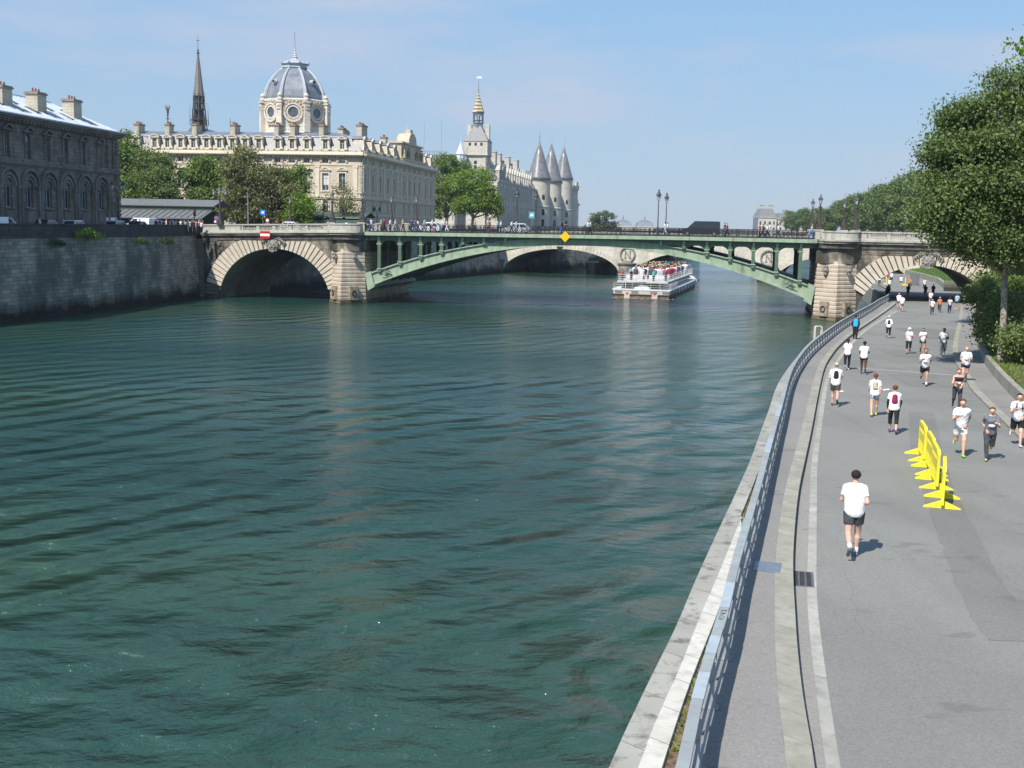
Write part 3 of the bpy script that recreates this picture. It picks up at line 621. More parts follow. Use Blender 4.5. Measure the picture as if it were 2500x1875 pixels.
# stone piers: banded lower part with a pointed cutwater, plain drum above
plain('band_joint', (.13, .10, .08), .9, 0, .2)
def pierplan(w, p, y0=0, y1=BW):
    return [(-w, y0), (0, y0-p), (w, y0), (w, y1), (0, y1+p), (-w, y1)]
def pier(sc):
    r = empty('stone_pier', (sc, 0, 0)); r.parent = br
    mb = MB(); mb.prism(pierplan(2.75, 3.2), -3, .35); mb.build('pier_footing', 'pier_wet', r)
    mb = MB(); nb = 13; z = .35; h = (7.05-.35)/nb
    for i in range(nb):
        t = i/nb; w = 2.62-.22*t; p = 3.0-.9*t; a = z+h*i
        q = pierplan(w, p); q2 = pierplan(w-.10, p-.12); q3 = pierplan(w-.02, p-.02)
        n = 6; vs = []
        for pl, zz in ((q2, a), (q3, a+.07), (q, a+.16), (q, a+h-.16), (q3, a+h-.07), (q2, a+h)): vs += [(x, y, zz) for x, y in pl]
        mb.add(vs, [(k*n+j, k*n+(j+1) % n, (k+1)*n+(j+1) % n, (k+1)*n+j) for k in range(5) for j in range(n)]+[tuple(range(5*n, 6*n))])
    mb.build('banded_masonry', 'pale_voussoir_band', r)
    mb = MB(); mb.prism(pierplan(2.30, 1.9), 7.05, 7.4); mb.prism(pierplan(1.9, 1.5), 7.4, 7.8); mb.prism(pierplan(1.2, 1.1), 7.8, 8.1); mb.build('pier_cap', 'pale_voussoir', r)
    mb = MB(); mb.box(-2.6, 2.6, .0, BW, 7.05, 9.05)
    prof = [(3.05, 7.0), (3.0, 8.9), (3.0, 9.05)]
    mb.lathe([(2.55, 7.1), (2.55, 9.05)], (0, 1.0, 0), 24, math.pi, 2*math.pi); mb.build('pier_drum', 'bridge_stone', r)
    for sx in (-1, 1):
        mb = MB(); px, py = sx*1.45, -1.25; mb.sphere((px, py-.15, 6.35), .42, 10, (1, .7, 1.15)); mb.sphere((px, py-.42, 6.3), .16, 8); mb.sphere((px-.14, py-.35, 6.75), .17, 6); mb.sphere((px+.14, py-.35, 6.75), .17, 6); mb.cbox(px, py-.1, 5.75, .3, .45, .5, 0); mb.build('carved_head', 'carved_stone', r)
        # mooring block and ring on each face of the cutwater
        ang = math.atan2(3.0, 2.6)*sx; cx, cy = sx*1.35, -1.62; mb = MB(); mb.box(cx-.62, cx+.62, cy-.22, cy+.5, .5, 2.35, ang*.98, (cx, cy)); b = mb.build('mooring_block', 'mooring_stone', r)
        mb = MB(); c_ = Vector((cx+.28*math.sin(ang), cy-.28*math.cos(ang), 1.4)); tx = Vector((math.cos(ang), math.sin(ang), 0))
        mb.tube([c_+tx*.36*math.cos(a*.5236)+Vector((0, 0, .36*math.sin(a*.5236))) for a in range(13)], .06, 6, False); mb.build('ring', 'iron_dark', b)
    return r
stone('pale_voussoir_band', (.66, .56, .45), 1.2, 60, .012, var=.10, soot=(.26, .15, .09), sootamt=.55, sootscale=.45, sootlo=.48, zsoot=(1.3, .2, .4, .7, (.18, .13, .08)))
stone('pier_wet', (.22, .18, .12), 1.2, .5, .02, var=.2, soot=(.05, .05, .03), sootamt=.8)
plain('mooring_stone', (.30, .25, .18), .9, 0, .3, 2)
for sc in (0, 65.2): pier(sc)
# side arches in stone
def sidearch(cs, sl, sr, groundz, mirror=1):
    """cs centre, sl..sr extent of the wall along the bridge"""
    r = empty('side_arch', (cs, 0, 0)); r.parent = br; A, Hh = 8.28, 7.18
    zi = lambda x: Hh*math.sqrt(max(0, 1-(x/A)**2)); n = 40
    xs = [A*-math.cos(math.pi*i/n) for i in range(n+1)]; L, Rr = sl-cs, sr-cs
    mb = MB(); top = lambda x: DK(x+cs)-.32
    for y in (0, BW):
        mb = MB(); vs = []; fs = []
        for x in xs: vs += [(x, y, zi(x)-.0), (x, y, top(x))]
        for i in range(n): fs.append((2*i, 2*i+2, 2*i+3, 2*i+1))
        mb.add(vs, fs)
        for a, b in ((L, -A), (A, Rr)): mb.add([(a, y, -3), (b, y, -3), (b, y, top(b)), (a, y, top(a))], [(0, 1, 2, 3)])
        mb.build('spandrel_wall', 'bridge_stone', r)
    mb = MB(); vs = []
    for x in [-A]+xs+[A]: vs += [(x, .0, zi(x) if abs(x) < A else 0), (x, BW, zi(x) if abs(x) < A else 0)]
    vs[0] = (-A, 0, -3); vs[1] = (-A, BW, -3); vs[-2] = (A, 0, -3); vs[-1] = (A, BW, -3)
    mb.add(vs, [(2*i, 2*i+1, 2*i+3, 2*i+2) for i in range(n+2)]); mb.build('vault', 'vault_stone', r)
    mb = MB(); nv = 41; th = [math.pi*(i)/nv for i in range(nv+1)]
    for i in range(nv):
        a0, a1 = th[i]+.006, th[i+1]-.006; q = []
        for a in (a0, a1):
            x, z = -A*math.cos(a), Hh*math.sin(a); nx, nz = -math.cos(a)/A, math.sin(a)/Hh; l = math.hypot(nx, nz); nx, nz = nx/l, nz/l
            t = min(2.25, max(1.0, (8.22-z)/max(nz, .08))) if True else 1
            q.append(((x, z), (x+nx*t, z+nz*t)))
        if min(q[0][0][1], q[1][0][1]) < (1.6 if groundz < 1 else 3.0): continue
        (i0, o0), (i1, o1) = q; ins = .05
        mb.xz([i0, i1, o1, o0][::-1], -.20, .12)
        mb.xz([(i0[0]*.997, i0[1]), i1, o1, o0][::-1], -.27, -.2) if False else None
        # rounded face
        c = [(i0[0]+i1[0]+o0[0]+o1[0])/4, (i0[1]+i1[1]+o0[1]+o1[1])/4]; f = [(p[0]+(c[0]-p[0])*.0+((i1[0]+i0[0])/2-p[0])*.0, p[1]) for p in (i0, i1, o1, o0)]
        m0, m1 = ((i0[0]+i1[0])/2, (i0[1]+i1[1])/2), ((o0[0]+o1[0])/2, (o0[1]+o1[1])/2); k = .16
        g = [(i0[0]+(m0[0]-i0[0])*k, i0[1]+(m0[1]-i0[1])*k), (i1[0]+(m0[0]-i1[0])*k, i1[1]+(m0[1]-i1[1])*k), (o1[0]+(m1[0]-o1[0])*k, o1[1]+(m1[1]-o1[1])*k), (o0[0]+(m1[0]-o0[0])*k, o0[1]+(m1[1]-o0[1])*k)]
        q4 = (i0, i1, o1, o0); mb.add([(x, -.20, z) for x, z in q4]+[(x, -.30, z) for x, z in g], [(0, 1, 5, 4), (1, 2, 6, 5), (2, 3, 7, 6), (3, 0, 4, 7), (4, 5, 6, 7)])
    mb.build('voussoir_ring', 'pale_voussoir', r)
    # keystone mask with scrolls, curls of hair and a beard
    mb = MB(); z0 = 7.55; mb.cbox(0, -.32, 6.9, .95, .5, 1.5)
    mb.sphere((0, -.62, z0), .58, 12, (1, .6, 1.25)); mb.sphere((0, -.95, z0), .15, 8, (.8, 1, 1.4))
    for sx in (-1, 1):
        mb.sphere((sx*.22, -.90, z0+.22), .13, 8); mb.sphere((sx*.26, -.85, z0-.12), .19, 8)
        for k in range(5): mb.sphere((sx*(.55+.12*math.sin(k*1.4)), -.55, z0+.6-.3*k), .2, 7)
        for k in range(4): mb.tube([(sx*(.6+.2*k), -.38, 8.5-.05*k), (sx*(1.0+.25*k), -.5, 8.75-.25*k), (sx*(.9+.2*k), -.42, 8.2-.28*k)], [.14, .16, .05], 6)
    for k in range(3): mb.sphere((-.2+.2*k, -.75, z0-.68-.1*(k == 1)), .2, 7)
    mb.sphere((0, -.8, z0-.36), .17, 8, (1.4, .6, .5)); mb.build('keystone_mask', 'carved_stone', r)
    # string courses of the spandrel
    mb = MB()
    for k in range(3):
        for a, b in ((L+.3, Rr-.3),):
            z = 8.28+.28*k; mb.add([(a, -.05, z), (b, -.05, z), (b, -.05, z+.20), (a, -.05, z+.20), (a, .02, z), (b, .02, z), (b, .02, z+.2), (a, .02, z+.2)], [(0, 1, 2, 3), (0, 4, 5, 1), (3, 2, 6, 7)])
    if top(L) > 8.9: mb.build('string_course', 'bridge_stone', r)
    return r
stone('vault_stone', (.26, .24, .19), 1.4, .5, .015, var=.15, soot=(.05, .05, .045), sootamt=.6, sootscale=.3)
sidearch(-10.85, -21.6, -2.45, 0); sidearch(65.2+10.85, 65.2+2.45, 90, 2.45)
mb = MB(); mb.box(84.34, 89.9, .25, BW-.25, -3, 8.6); mb.build('abutment', 'vault_stone', br)
mb = MB(); mb.box(-26, -19.2, .25, BW-.25, -3, 8.3); mb.build('abutment', 'vault_stone', br)
# rusticated quoin strip at the left abutment
mb = MB()
for i in range(15):
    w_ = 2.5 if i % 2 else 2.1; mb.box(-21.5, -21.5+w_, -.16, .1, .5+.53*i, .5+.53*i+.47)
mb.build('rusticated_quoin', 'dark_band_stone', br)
# cornice and parapet
def pbulge(s):  # refuge over each pier swells outwards
    for sc in (0, 65.2):
        if abs(s-sc) < 2.4: return 1.5*math.sqrt(max(0, 1-((s-sc)/2.5)**2))+.3
    return .0
def band(s0, s1, lo, hi, out, th, mat, name, n=80, back=False):
    mb = MB()
    for i in range(n+1):
        s = s0+(s1-s0)*i/n; y = -out-pbulge(s); yi = y+th
        if back: y, yi = BW-y, BW-yi
        mb.v += [(s, y, lo(s)), (s, yi, lo(s)), (s, yi, hi(s)), (s, y, hi(s))]
    for i in range(n):
        for j in range(4): k = 4*i; mb.f.append((k+j, k+4+j, k+4+(j+1) % 4, k+(j+1) % 4)); mb.m.append(0)
    mb.f += [(0, 1, 2, 3), (4*n+3, 4*n+2, 4*n+1, 4*n)]; mb.m += [0, 0]
    return mb.build(name, mat, br)
stone('cornice_stone', (.40, .37, .31), 1.5, 60, .01, var=.08, soot=(.045, .043, .04), sootamt=.85, sootscale=.5, sootlo=.45)
for s0, s1 in ((-21.7, 3.1), (62.1, 89.5)):
    for back in (False, True):
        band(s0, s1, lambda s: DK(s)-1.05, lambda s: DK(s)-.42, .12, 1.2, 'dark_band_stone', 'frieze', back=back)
        band(s0, s1, lambda s: DK(s)-.42, lambda s: DK(s)-.14, .42, 1.4, 'cornice_stone', 'cornice', back=back)
        band(s0, s1, lambda s: DK(s)-.14, lambda s: DK(s)+.06, .60, 1.6, 'parapet_stone', 'cornice_slab', back=back)
        band(s0, s1, lambda s: DK(s)+.06, lambda s: DK(s)+.30, .30, .5, 'parapet_stone', 'plinth', back=back)
        band(s0, s1, lambda s: RT(s)-.16, lambda s: RT(s)+.02, .36, .62, 'parapet_stone', 'coping', back=back)
# solid lengths and balustrades
def baluster():
    mb = MB(); mb.lathe([(.085, 0), (.085, .05), (.05, .08), (.10, .2), (.09, .3), (.045, .42), (.08, .48), (.08, .54)], (0, 0, 0), 8); return mb.build('baluster', 'parapet_stone', br, True)
b0 = baluster(); first = True
for s0, s1 in ((-15.6, -3.6), (68.8, 88)):
    npan = max(1, round((s1-s0)/2.5)); pl = (s1-s0)/npan
    for k in range(npan):
        a = s0+pl*k; mb = MB(); mb.box(a-.24, a+.24, .02-.28, .22, DK(a)+.30, RT(a)-.16); mb.build('balustrade_pier', 'parapet_stone', br)
        nb_ = 9
        for q in range(nb_):
            s = a+.36+(pl-.72)*q/(nb_-1)
            b = b0 if first else b0.copy()
            if not first: COL.objects.link(b)
            first = False; b.location = (s, -.05, DK(s)+.30); b.scale = (1, 1, (RT(s)-.16-DK(s)-.30)/.54)
for s0, s1 in ((-21.7, -15.6), (-3.6, 3.1), (62.1, 68.8)):
    band(s0, s1, lambda s: DK(s)+.30, lambda s: RT(s)-.16, .26, .42, 'parapet_stone', 'solid_parapet', 30)
for s0, s1 in ((-21.7, 3.1), (62.1, 89.5)): band(s0, s1, lambda s: DK(s)+.30, lambda s: RT(s)-.16, .26, .42, 'parapet_stone', 'solid_parapet', 30, True)
for s in (-2.2, 2.15, 62.75, 67.15):
    mb = MB(); mb.cbox(s, -.25, DK(s)+.05, .95, .95, 1.12); mb.cbox(s, -.25, RT(s)-.0, 1.15, 1.1, .16); mb.build('lamp_pedestal', 'parapet_stone', br)
for s in (-2.2, 2.15, 62.75, 67.15):
    mb = MB(); mb.cbox(s, 20.25, DK(s)+.05, .95, .95, 1.12); mb.cbox(s, 20.25, RT(s), 1.15, 1.1, .16); mb.build('lamp_pedestal', 'parapet_stone', br)
# ---------------------------------------------------------------- signs on the near bridge
sg = empty('navigation_sign', bp(-11.9, -.75, 0), BA, 'red board with a white stripe hung on the cornice over the left stone arch', 'sign')
for i, m_ in enumerate(('red_paint', 'white_paint', 'red_paint')):
    mb = MB(); mb.box(-.72, .72, -.06, 0, 8.55+.34*i, 8.55+.34*i+.335); mb.build('stripe', m_, sg)
mb = MB(); mb.box(-.6, -.5, 0, .5, 9.0, 9.1); mb.box(.5, .6, 0, .5, 9.0, 9.1); mb.build('bracket', 'iron_dark', sg)
sg = empty('navigation_sign', bp(30.45, -1.0, 9.72), BA, 'yellow diamond board standing out from the crown of the green arch', 'sign')
mb = MB(); mb.xz([(0, -.72), (.72, 0), (0, .72), (-.72, 0)], -.05, 0); mb.build('diamond_board', 'yellow_sign', sg)
mb = MB(); mb.box(-.05, .05, 0, .7, -.3, .3); mb.build('bracket', 'iron_dark', sg)
sg = empty('navigation_sign', bp(29.4, 1.2, 8.08), BA, 'small red and white gauge board under the crown of the green arch', 'sign')
MB().box(-.45, .45, -.03, .03, .12, .30).build('red_bar', 'red_paint', sg); MB().box(-.33, .33, -.028, .028, -.35, .11).build('grey_board', 'boat_grey', sg)
# ---------------------------------------------------------------- buildings
class Fr:
    """a face of a building: local x along the wall, y into the building, z up"""
    def __init__(s, root, ox, oy, rz): s.r, s.o, s.rz = root, (ox, oy), rz
    def put(s, mb, name, mat, par=None, smooth=False):
        o = mb.build(name, mat, par or s.r, smooth)
        if par is None: o.location = (*s.o, 0); o.rotation_euler = (0, 0, s.rz)
        return o
    def pt(s, x, y, z): a, b = math.cos(s.rz), math.sin(s.rz); return (s.o[0]+x*a-y*b, s.o[1]+x*b+y*a, z)
    def place(s, o, x, y, z): o.location = s.pt(x, y, z); o.rotation_euler = (0, 0, s.rz); return o
def wall_holes(L, z0, z1, rows, th=.45):
    """rows: (zb, zt, width, [centres]); gives one wall with real openings"""
    mb = MB(); rows = sorted(rows, key=lambda r: r[0]); z = z0
    for zb, zt, w, cs in rows:
        if zb > z: mb.box(0, L, 0, th, z, zb)
        x = 0
        for c in sorted(cs):
            if c-w/2 > x: mb.box(x, c-w/2, 0, th, zb, zt)
            x = c+w/2
        mb.box(x, L, 0, th, zb, zt); z = zt
    mb.box(0, L, 0, th, z, z1); return mb
def win_proto(fr, w, h, frame='window_white', pane='glass_grey', blind=0, bars=(1, 1), depth=.25):
    mb = MB(); t = .06
    mb.box(-w/2, -w/2+t, depth, depth+.08, 0, h); mb.box(w/2-t, w/2, depth, depth+.08, 0, h); mb.box(-w/2+t, w/2-t, depth, depth+.08, 0, t); mb.box(-w/2+t, w/2-t, depth, depth+.08, h-t, h)
    if bars[0]: mb.box(-t*.8, t*.8, depth-.01, depth+.07, t, h-t)
    for k in range(bars[1]): zz = h*.72-k*h*.3; mb.box(-w/2+t, w/2-t, depth, depth+.06, zz-t*.6, zz+t*.6)
    o = mb.build('window', frame, fr.r)
    MB().box(-w/2, w/2, depth+.09, depth+.13, 0, h).build('pane', pane, o)
    if blind: MB().box(-w/2+t, w/2-t, depth+.05, depth+.085, h*(1-blind), h-t).build('blind', 'blind_white', o)
    return o
class Wins:
    def __init__(s, fr, protos): s.fr, s.p, s.u = fr, protos, [False]*len(protos)
    def put(s, k, x, z):
        if not s.u[k]: o = s.p[k]; s.u[k] = True
        else: o = copy_tree(s.p[k], s.fr.r)
        return s.fr.place(o, x, 0, z)
def pediment(mb, x, z, w, h, seg=False, out=.28):
    mb.box(x-w/2, x+w/2, -out, .02, z, z+.14)
    if seg:
        n = 8; pts = [(x-w/2*math.cos(math.pi*i/n), z+.14+h*math.sin(math.pi*i/n)) for i in range(n+1)]; inn = [(x-(w/2-.16)*math.cos(math.pi*i/n), z+.14+(h-.15)*math.sin(math.pi*i/n)) for i in range(n+1)]
        for i in range(n): mb.xz([pts[i], pts[i+1], inn[i+1], inn[i]], -out, .02)
        mb.xz(inn, -.06, .02)
    else:
        mb.xz([(x-w/2, z+.14), (x, z+.14+h), (x, z+h-.03), (x-w/2+.3, z+.14)], -out, .02); mb.xz([(x+w/2, z+.14), (x+w/2-.3, z+.14), (x, z+h-.03), (x, z+.14+h)], -out, .02)
        mb.xz([(x-w/2+.3, z+.14), (x, z+h-.03), (x+w/2-.3, z+.14)][::-1], -.06, .02)
    return mb
def chimney(root, x, y, z0, w, d, h, rz=0, pots=4, mat='chimney_stone', par=None):
    c = MB().cbox(0, 0, 0, w, d, h).build('chimney', mat, par or root); c.location = (x, y, z0); c.rotation_euler = (0, 0, rz)
    MB().cbox(0, 0, h, w+.3, d+.3, .16).cbox(0, 0, h+.16, w+.12, d+.12, .14).build('chimney_cap', 'chimney_cap' if mat == 'chimney_stone' else mat, c)
    mb = MB(); ax = w > d
    for i in range(pots):
        t = (i+.5)/pots-.5; mb.lathe([(.13, 0), (.10, .45)], (t*w if ax else 0, 0 if ax else t*d, h+.30), 7)
    mb.build('chimney_pots', 'terracotta', c); return c
# ---- long dark building at left
HA = math.atan2(.99432, .10639); HO = (-58.107, 107.272)
hp = empty('stone_palace', (*HO, 0), 0, 'sooty grey two storey stone palace with arched windows and a pale zinc roof', 'building')
f = Fr(hp, 0, 0, HA)
ac = [20.78-4.42*k for k in (4, 3, 2, 1)]+[20.78, 25.18, 29.5, 33.85, 38.3, 42.8]; L = 48.2
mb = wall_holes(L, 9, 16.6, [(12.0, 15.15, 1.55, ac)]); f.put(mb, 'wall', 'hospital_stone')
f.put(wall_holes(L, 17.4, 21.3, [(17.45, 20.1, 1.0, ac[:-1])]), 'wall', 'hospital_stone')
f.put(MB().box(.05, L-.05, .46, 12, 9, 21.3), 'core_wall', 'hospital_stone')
mb = MB(); mb.box(0, L+.12, -.12, .5, 16.6, 16.78); mb.box(0, L+.22, -.3, .5, 16.78, 17.0); mb.box(0, L+.1, -.1, .5, 17.0, 17.4); f.put(mb, 'string_course', 'hospital_trim')
mb = MB(); 
for i, x in enumerate(ac): mb.box(x-1.45, x+1.45, -.16, -.1, 17.06, 17.36)
f.put(mb, 'carved_panel', 'court_trim' if False else 'hospital_trim')
mb = MB(); mb.box(0, L+.3, -.35, .5, 21.3, 21.55); mb.box(0, L+.5, -.6, .5, 21.55, 21.8); mb.box(0, L+.7, -.85, .5, 21.8, 22.05); f.put(mb, 'cornice', 'hospital_trim')
mb = MB()
for k in range(60): mb.box(.3+.8*k, .62+.8*k, -.5, -.1, 21.3, 21.54)
f.put(mb, 'dentils', 'hospital_trim')
ws = Wins(f, [win_proto(f, .95, 2.6, 'hospital_window', 'glass_dark', 0, (1, 3)), win_proto(f, 1.5, 3.1, 'hospital_window', 'glass_dark', 0, (1, 1)), win_proto(f, .95, 2.6, 'hospital_window', 'glass_dark', .25, (1, 3))])
mb = MB(); arc = MB()
for i, x in enumerate(ac):
    if i < len(ac)-1: ws.put(2 if i == 5 else 0, x, 17.45)
    ws.put(1, x, 12.0)
    pediment(mb, x, 20.35, 2.5, .6, False, .4); mb.box(x-.8, x-.52, -.12, .02, 17.5, 20.3); mb.box(x+.52, x+.8, -.12, .02, 17.5, 20.3)
    mb.box(x-1.0, x+1.0, -.18, .02, 11.78, 11.98); mb.box(x-.8, x+.8, -.1, .02, 10.3, 11.6)
    for r0, r1, out in ((.80, 1.05, .12), (1.15, 1.5, .22), (1.75, 2.1, .34)):
        n = 12
        for k in range(n):
            a0, a1 = math.pi*k/n, math.pi*(k+1)/n; q = [(x+r*math.cos(a), 14.35+r*math.sin(a)) for r, a in ((r0, a0), (r1, a0), (r1, a1), (r0, a1))]
            arc.xz(q[::-1], -out, .0)
    arc.xz([(x+.8*math.cos(math.pi*k/10), 14.35+.8*math.sin(math.pi*k/10)) for k in range(11)][::-1], .10, .14)
    mb.box(x-2.1, x-1.75, -.26, .0, 9.2, 14.3); mb.box(x+1.75, x+2.1, -.26, .0, 9.2, 14.3); mb.box(x-2.2, x-1.6, -.32, 0, 14.1, 14.35); mb.box(x+1.6, x+2.2, -.32, 0, 14.1, 14.35)
f.put(mb, 'window_surround', 'hospital_trim'); f.put(arc, 'arch_moulding', 'hospital_trim')
mb = MB()
for k in range(24): w_ = 1.35 if k % 2 else 1.0; mb.box(L-w_, L+.14, -.14, .3, 9.2+.5*k, 9.62+.5*k)
for x in (44.9, 46.6): mb.box(x-.22, x+.22, -.2, 0, 17.4, 21.2)
f.put(mb, 'quoin', 'hospital_stone')
# hipped roof: steep front slope, hip at the far end
mb = MB(); zr0, zr1 = 22.06, 25.35; e = L+.55
A_, B_, C_, D_ = (0, -.7, zr0), (e, -.7, zr0), (e, 12.7, zr0), (0, 12.7, zr0); P_, Q_ = (0, 6, zr1), (e-6.7, 6, zr1)
mb.add([A_, B_, Q_, P_], [(0, 1, 2, 3)]); mb.add([D_, C_, Q_, P_], [(0, 1, 2, 3)][::1]); mb.add([B_, C_, Q_], [(0, 1, 2)])
f.put(mb, 'roof', 'zinc_pale')
mb = MB()
for k in range(60):
    x = .4+.82*k
    if x > e-7: 
        t = (e-x)/6.7; 
        if t <= 0: break
        yy, zz = -.7+6.7*t, zr0+(zr1-zr0)*t
    else: yy, zz = 6, zr1
    mb.add([(x-.03, -.7, zr0+.01), (x+.03, -.7, zr0+.01), (x+.03, yy, zz+.01), (x-.03, yy, zz+.01), (x-.03, -.7, zr0+.07), (x+.03, -.7, zr0+.07), (x+.03, yy, zz+.07), (x-.03, yy, zz+.07)], [(4, 5, 6, 7), (0, 4, 7, 3), (1, 2, 6, 5), (0, 1, 5, 4)])
mb.box(0, e, -.95, -.7, 22.05, 22.2); mb.box(0, e-6.7, 5.9, 6.1, zr1-.05, zr1+.12)
f.put(mb, 'roof_seam', 'zinc_pale')
sl = (zr1-zr0)/6.7; mb = MB()
for x, yb in ((16, 1.6), (18.2, 3.2), (20.6, 1.2), (23.3, 1.6), (26.4, 1.0), (28.2, 2.8), (29.9, 1.0), (33.2, 1.0), (36.4, 2.8), (37.9, 1.0), (41, 2.4), (42.8, 1.0)):
    q = [(x-.5, yb), (x+.5, yb), (x+.5, yb+1.5), (x-.5, yb+1.5)]; o_ = len(mb.v); vs = [(a, b, zr0+(b+.7)*sl+h) for h in (.02, .12) for a, b in q]
    mb = MB(); mb.add(vs, [(4, 5, 6, 7), (0, 1, 5, 4), (1, 2, 6, 5), (2, 3, 7, 6), (3, 0, 4, 7)]); f.put(mb, 'skylight', 'glass_dark')
for x, y, zt in ((24.6, 2.6, 25.9), (32.2, 2.6, 26.0), (41.0, 2.6, 26.1), (16.5, 2.6, 25.9), (27.5, 9.5, 25.9), (36.5, 9.5, 25.9), (20.5, 9.5, 25.9)):
    p = f.pt(x, y, 0); chimney(hp, p[0], p[1], 22.6, 2.1, 1.5, zt-23.3, HA, 3 if y < 5 else 2)
# ---- law court with dome
TA = Vector((-28.4, 215.)); TV = Vector((.14760, .98905)); TWd = Vector((-.98905, .14760)); TL = 54.0
org = TA+TWd*TL; ct = empty('domed_courthouse', (org.x, org.y, 0), 0, 'cream stone courthouse with mansard roof, dormers and an eight sided grey dome', 'building')
ff = Fr(ct, 0, 0, math.atan2(-.1476, .98905)); cx, cy = (TA-org); fr_ = Fr(ct, cx, cy, math.atan2(.98905, .1476))
sx = [47.0, 44.0, 40.2, 37.65, 35.02, 32.48, 29.87, 27.35, 24.76, 22.26, 19.61, 15.93, 13.14, 10.28, 6.72, 3.5]; fx = [TL-.36-s for s in sx]+[2.2]
rx = [1.6, 7.0, 12.6, 18.2, 23.6, 31.6, 36.2, 40.8, 45.4, 52.0, 57.5]; RLn = 62.0
for F_, xs, LL in ((ff, fx, TL), (fr_, rx, RLn)):
    F_.put(wall_holes(LL, 9, 12.6, []), 'base_wall', 'court_stone')
    F_.put(wall_holes(LL, 12.6, 23.0, [(12.7, 14.9, 1.0, xs), (16.75, 19.9, 1.2, xs), (21.75, 22.65, 1.15, xs)]), 'wall', 'court_stone')
    F_.put(MB().box(.5, LL-.5, .5, 12.0, 9, 23.2), 'core_wall', 'court_stone')
    mb = MB(); mb.box(-.05, LL+.05, -.10, 0, 12.2, 12.4); mb.box(-.1, LL+.1, -.35, 0, 15.45, 15.65); mb.box(-.1, LL+.1, -.22, 0, 15.2, 15.45); mb.box(0, LL, -.10, 0, 16.35, 16.5)
    mb.box(0, LL, -.12, 0, 21.35, 21.5); mb.box(-.3, LL+.3, -.75, 0, 23.05, 23.2); mb.box(-.4, LL+.4, -.95, 0, 23.2, 23.4); mb.box(-.2, LL+.2, -.5, .3, 23.4, 23.85); F_.put(mb, 'cornice', 'court_trim')
    mb = MB(); x = .2
    while x < LL: mb.box(x, x+.22, -.6, 0, 22.85, 23.05); x += .62
    for x in xs:
        for d in (-.95, -.72, .72, .95):
            mb.box(x+d-.07, x+d+.07, -.22, 0, 21.9, 22.85); mb.sphere((x+d, -.26, 22.75), .11, 6)
    F_.put(mb, 'bracket', 'court_trim')
    mb = MB()
    for i, x in enumerate(xs):
        mb = MB()
        if F_ is fr_ or i >= 14: pediment(mb, x, 20.4, 2.1, .55, F_ is fr_ and i % 2 == 1)
        else: mb.box(x-1.05, x+1.05, -.35, 0, 20.5, 20.68)
        mb.box(x-.85, x-.62, -.1, 0, 16.7, 20.4); mb.box(x+.62, x+.85, -.1, 0, 16.7, 20.4); mb.box(x-.62, x+.62, -.08, 0, 19.92, 20.3); mb.box(x-.8, x+.8, -.2, 0, 16.52, 16.7)
        mb.box(x-.75, x-.52, -.08, 0, 12.6, 15.0); mb.box(x+.52, x+.75, -.08, 0, 12.6, 15.0); mb.box(x-.8, x+.8, -.12, 0, 21.52, 21.72)
        F_.put(mb, 'window_surround', 'court_trim')
    mb = MB()
    for s in ([TL-1.3, TL-8.6, TL-17.7, TL-30, TL-42, 1.2] if F_ is ff else [.6, 4.3, 9.8, 15.4, 21, 26, 28.8, 34, 38.5, 43, 47.6, 49.5, 54.8, 60.5]): mb.box(s-.4, s+.4, -.16, 0, 15.7, 21.3); mb.box(s-.5, s+.5, -.22, 0, 20.95, 21.3); F_.put(mb, 'pilaster', 'court_trim'); mb = MB()
    w1 = win_proto(F_, 1.15, 3.1, 'window_white', 'glass_grey', 0, (1, 1)); w2 = win_proto(F_, 1.15, 3.1, 'window_white', 'glass_grey', .68, (1, 1)); w3 = win_proto(F_, 1.1, .86, 'window_white', 'glass_dark', 0, (1, 0)); w4 = win_proto(F_, .96, 2.15, 'window_white', 'glass_dark', 0, (1, 1)); w5 = win_proto(F_, 1.1, .86, 'window_white', 'glass_grey', .6, (1, 0))
    ws = Wins(F_, [w1, w2, w3, w4, w5])
    for i, x in enumerate(xs): ws.put([0, 1, 1, 0][i % 4] if F_ is ff else 0, x, 16.78); ws.put(2 if i % 3 else 4, x, 21.77); ws.put(3, x, 12.72)
    for k, u in enumerate(ws.u):
        if not u: ws.put(k, xs[0], 12.72)
    # parapet garland, mansard, dormers
    mb = MB(); x = 0
    while x < LL: mb.sphere((x+.3, -.42, 23.95), .2, 6, (1.3, .8, .8)); mb.sphere((x+.75, -.42, 23.93), .13, 5); x += 1.05
    F_.put(mb, 'carved_garland', 'court_carving')
    def dormer(x, seg):
        d = empty('dormer', (0, 0, 0)); d.parent = ct; F_.place(d, x, 0, 0)
        mb = MB(); mb.box(-.75, -.42, -.05, 1.9, 24.2, 26.1); mb.box(.42, .75, -.05, 1.9, 24.2, 26.1); mb.box(-.42, .42, 0, 1.9, 24.0, 24.35); mb.box(-.42, .42, 0, 1.9, 25.95, 26.1)
        for sg in (-1, 1): mb.xz([(sg*.75, 24.2), (sg*1.1, 24.2), (sg*.98, 24.5), (sg*.80, 24.9), (sg*.75, 25.3)][::sg], -.1, .1)
        mb.build('dormer_frame', 'court_trim', d)
        mb = MB(); pediment(mb, 0, 26.1, 1.9, .50, seg, .3); mb.build('pediment', 'court_trim', d)
        mb = MB(); n = 6
        pr = [(-.9, 26.25), (-.5, 26.6), (0, 26.8), (.5, 26.6), (.9, 26.25)]; mb.xz(pr[::-1], 0, 2.4); mb.build('dormer_roof', 'lead', d)
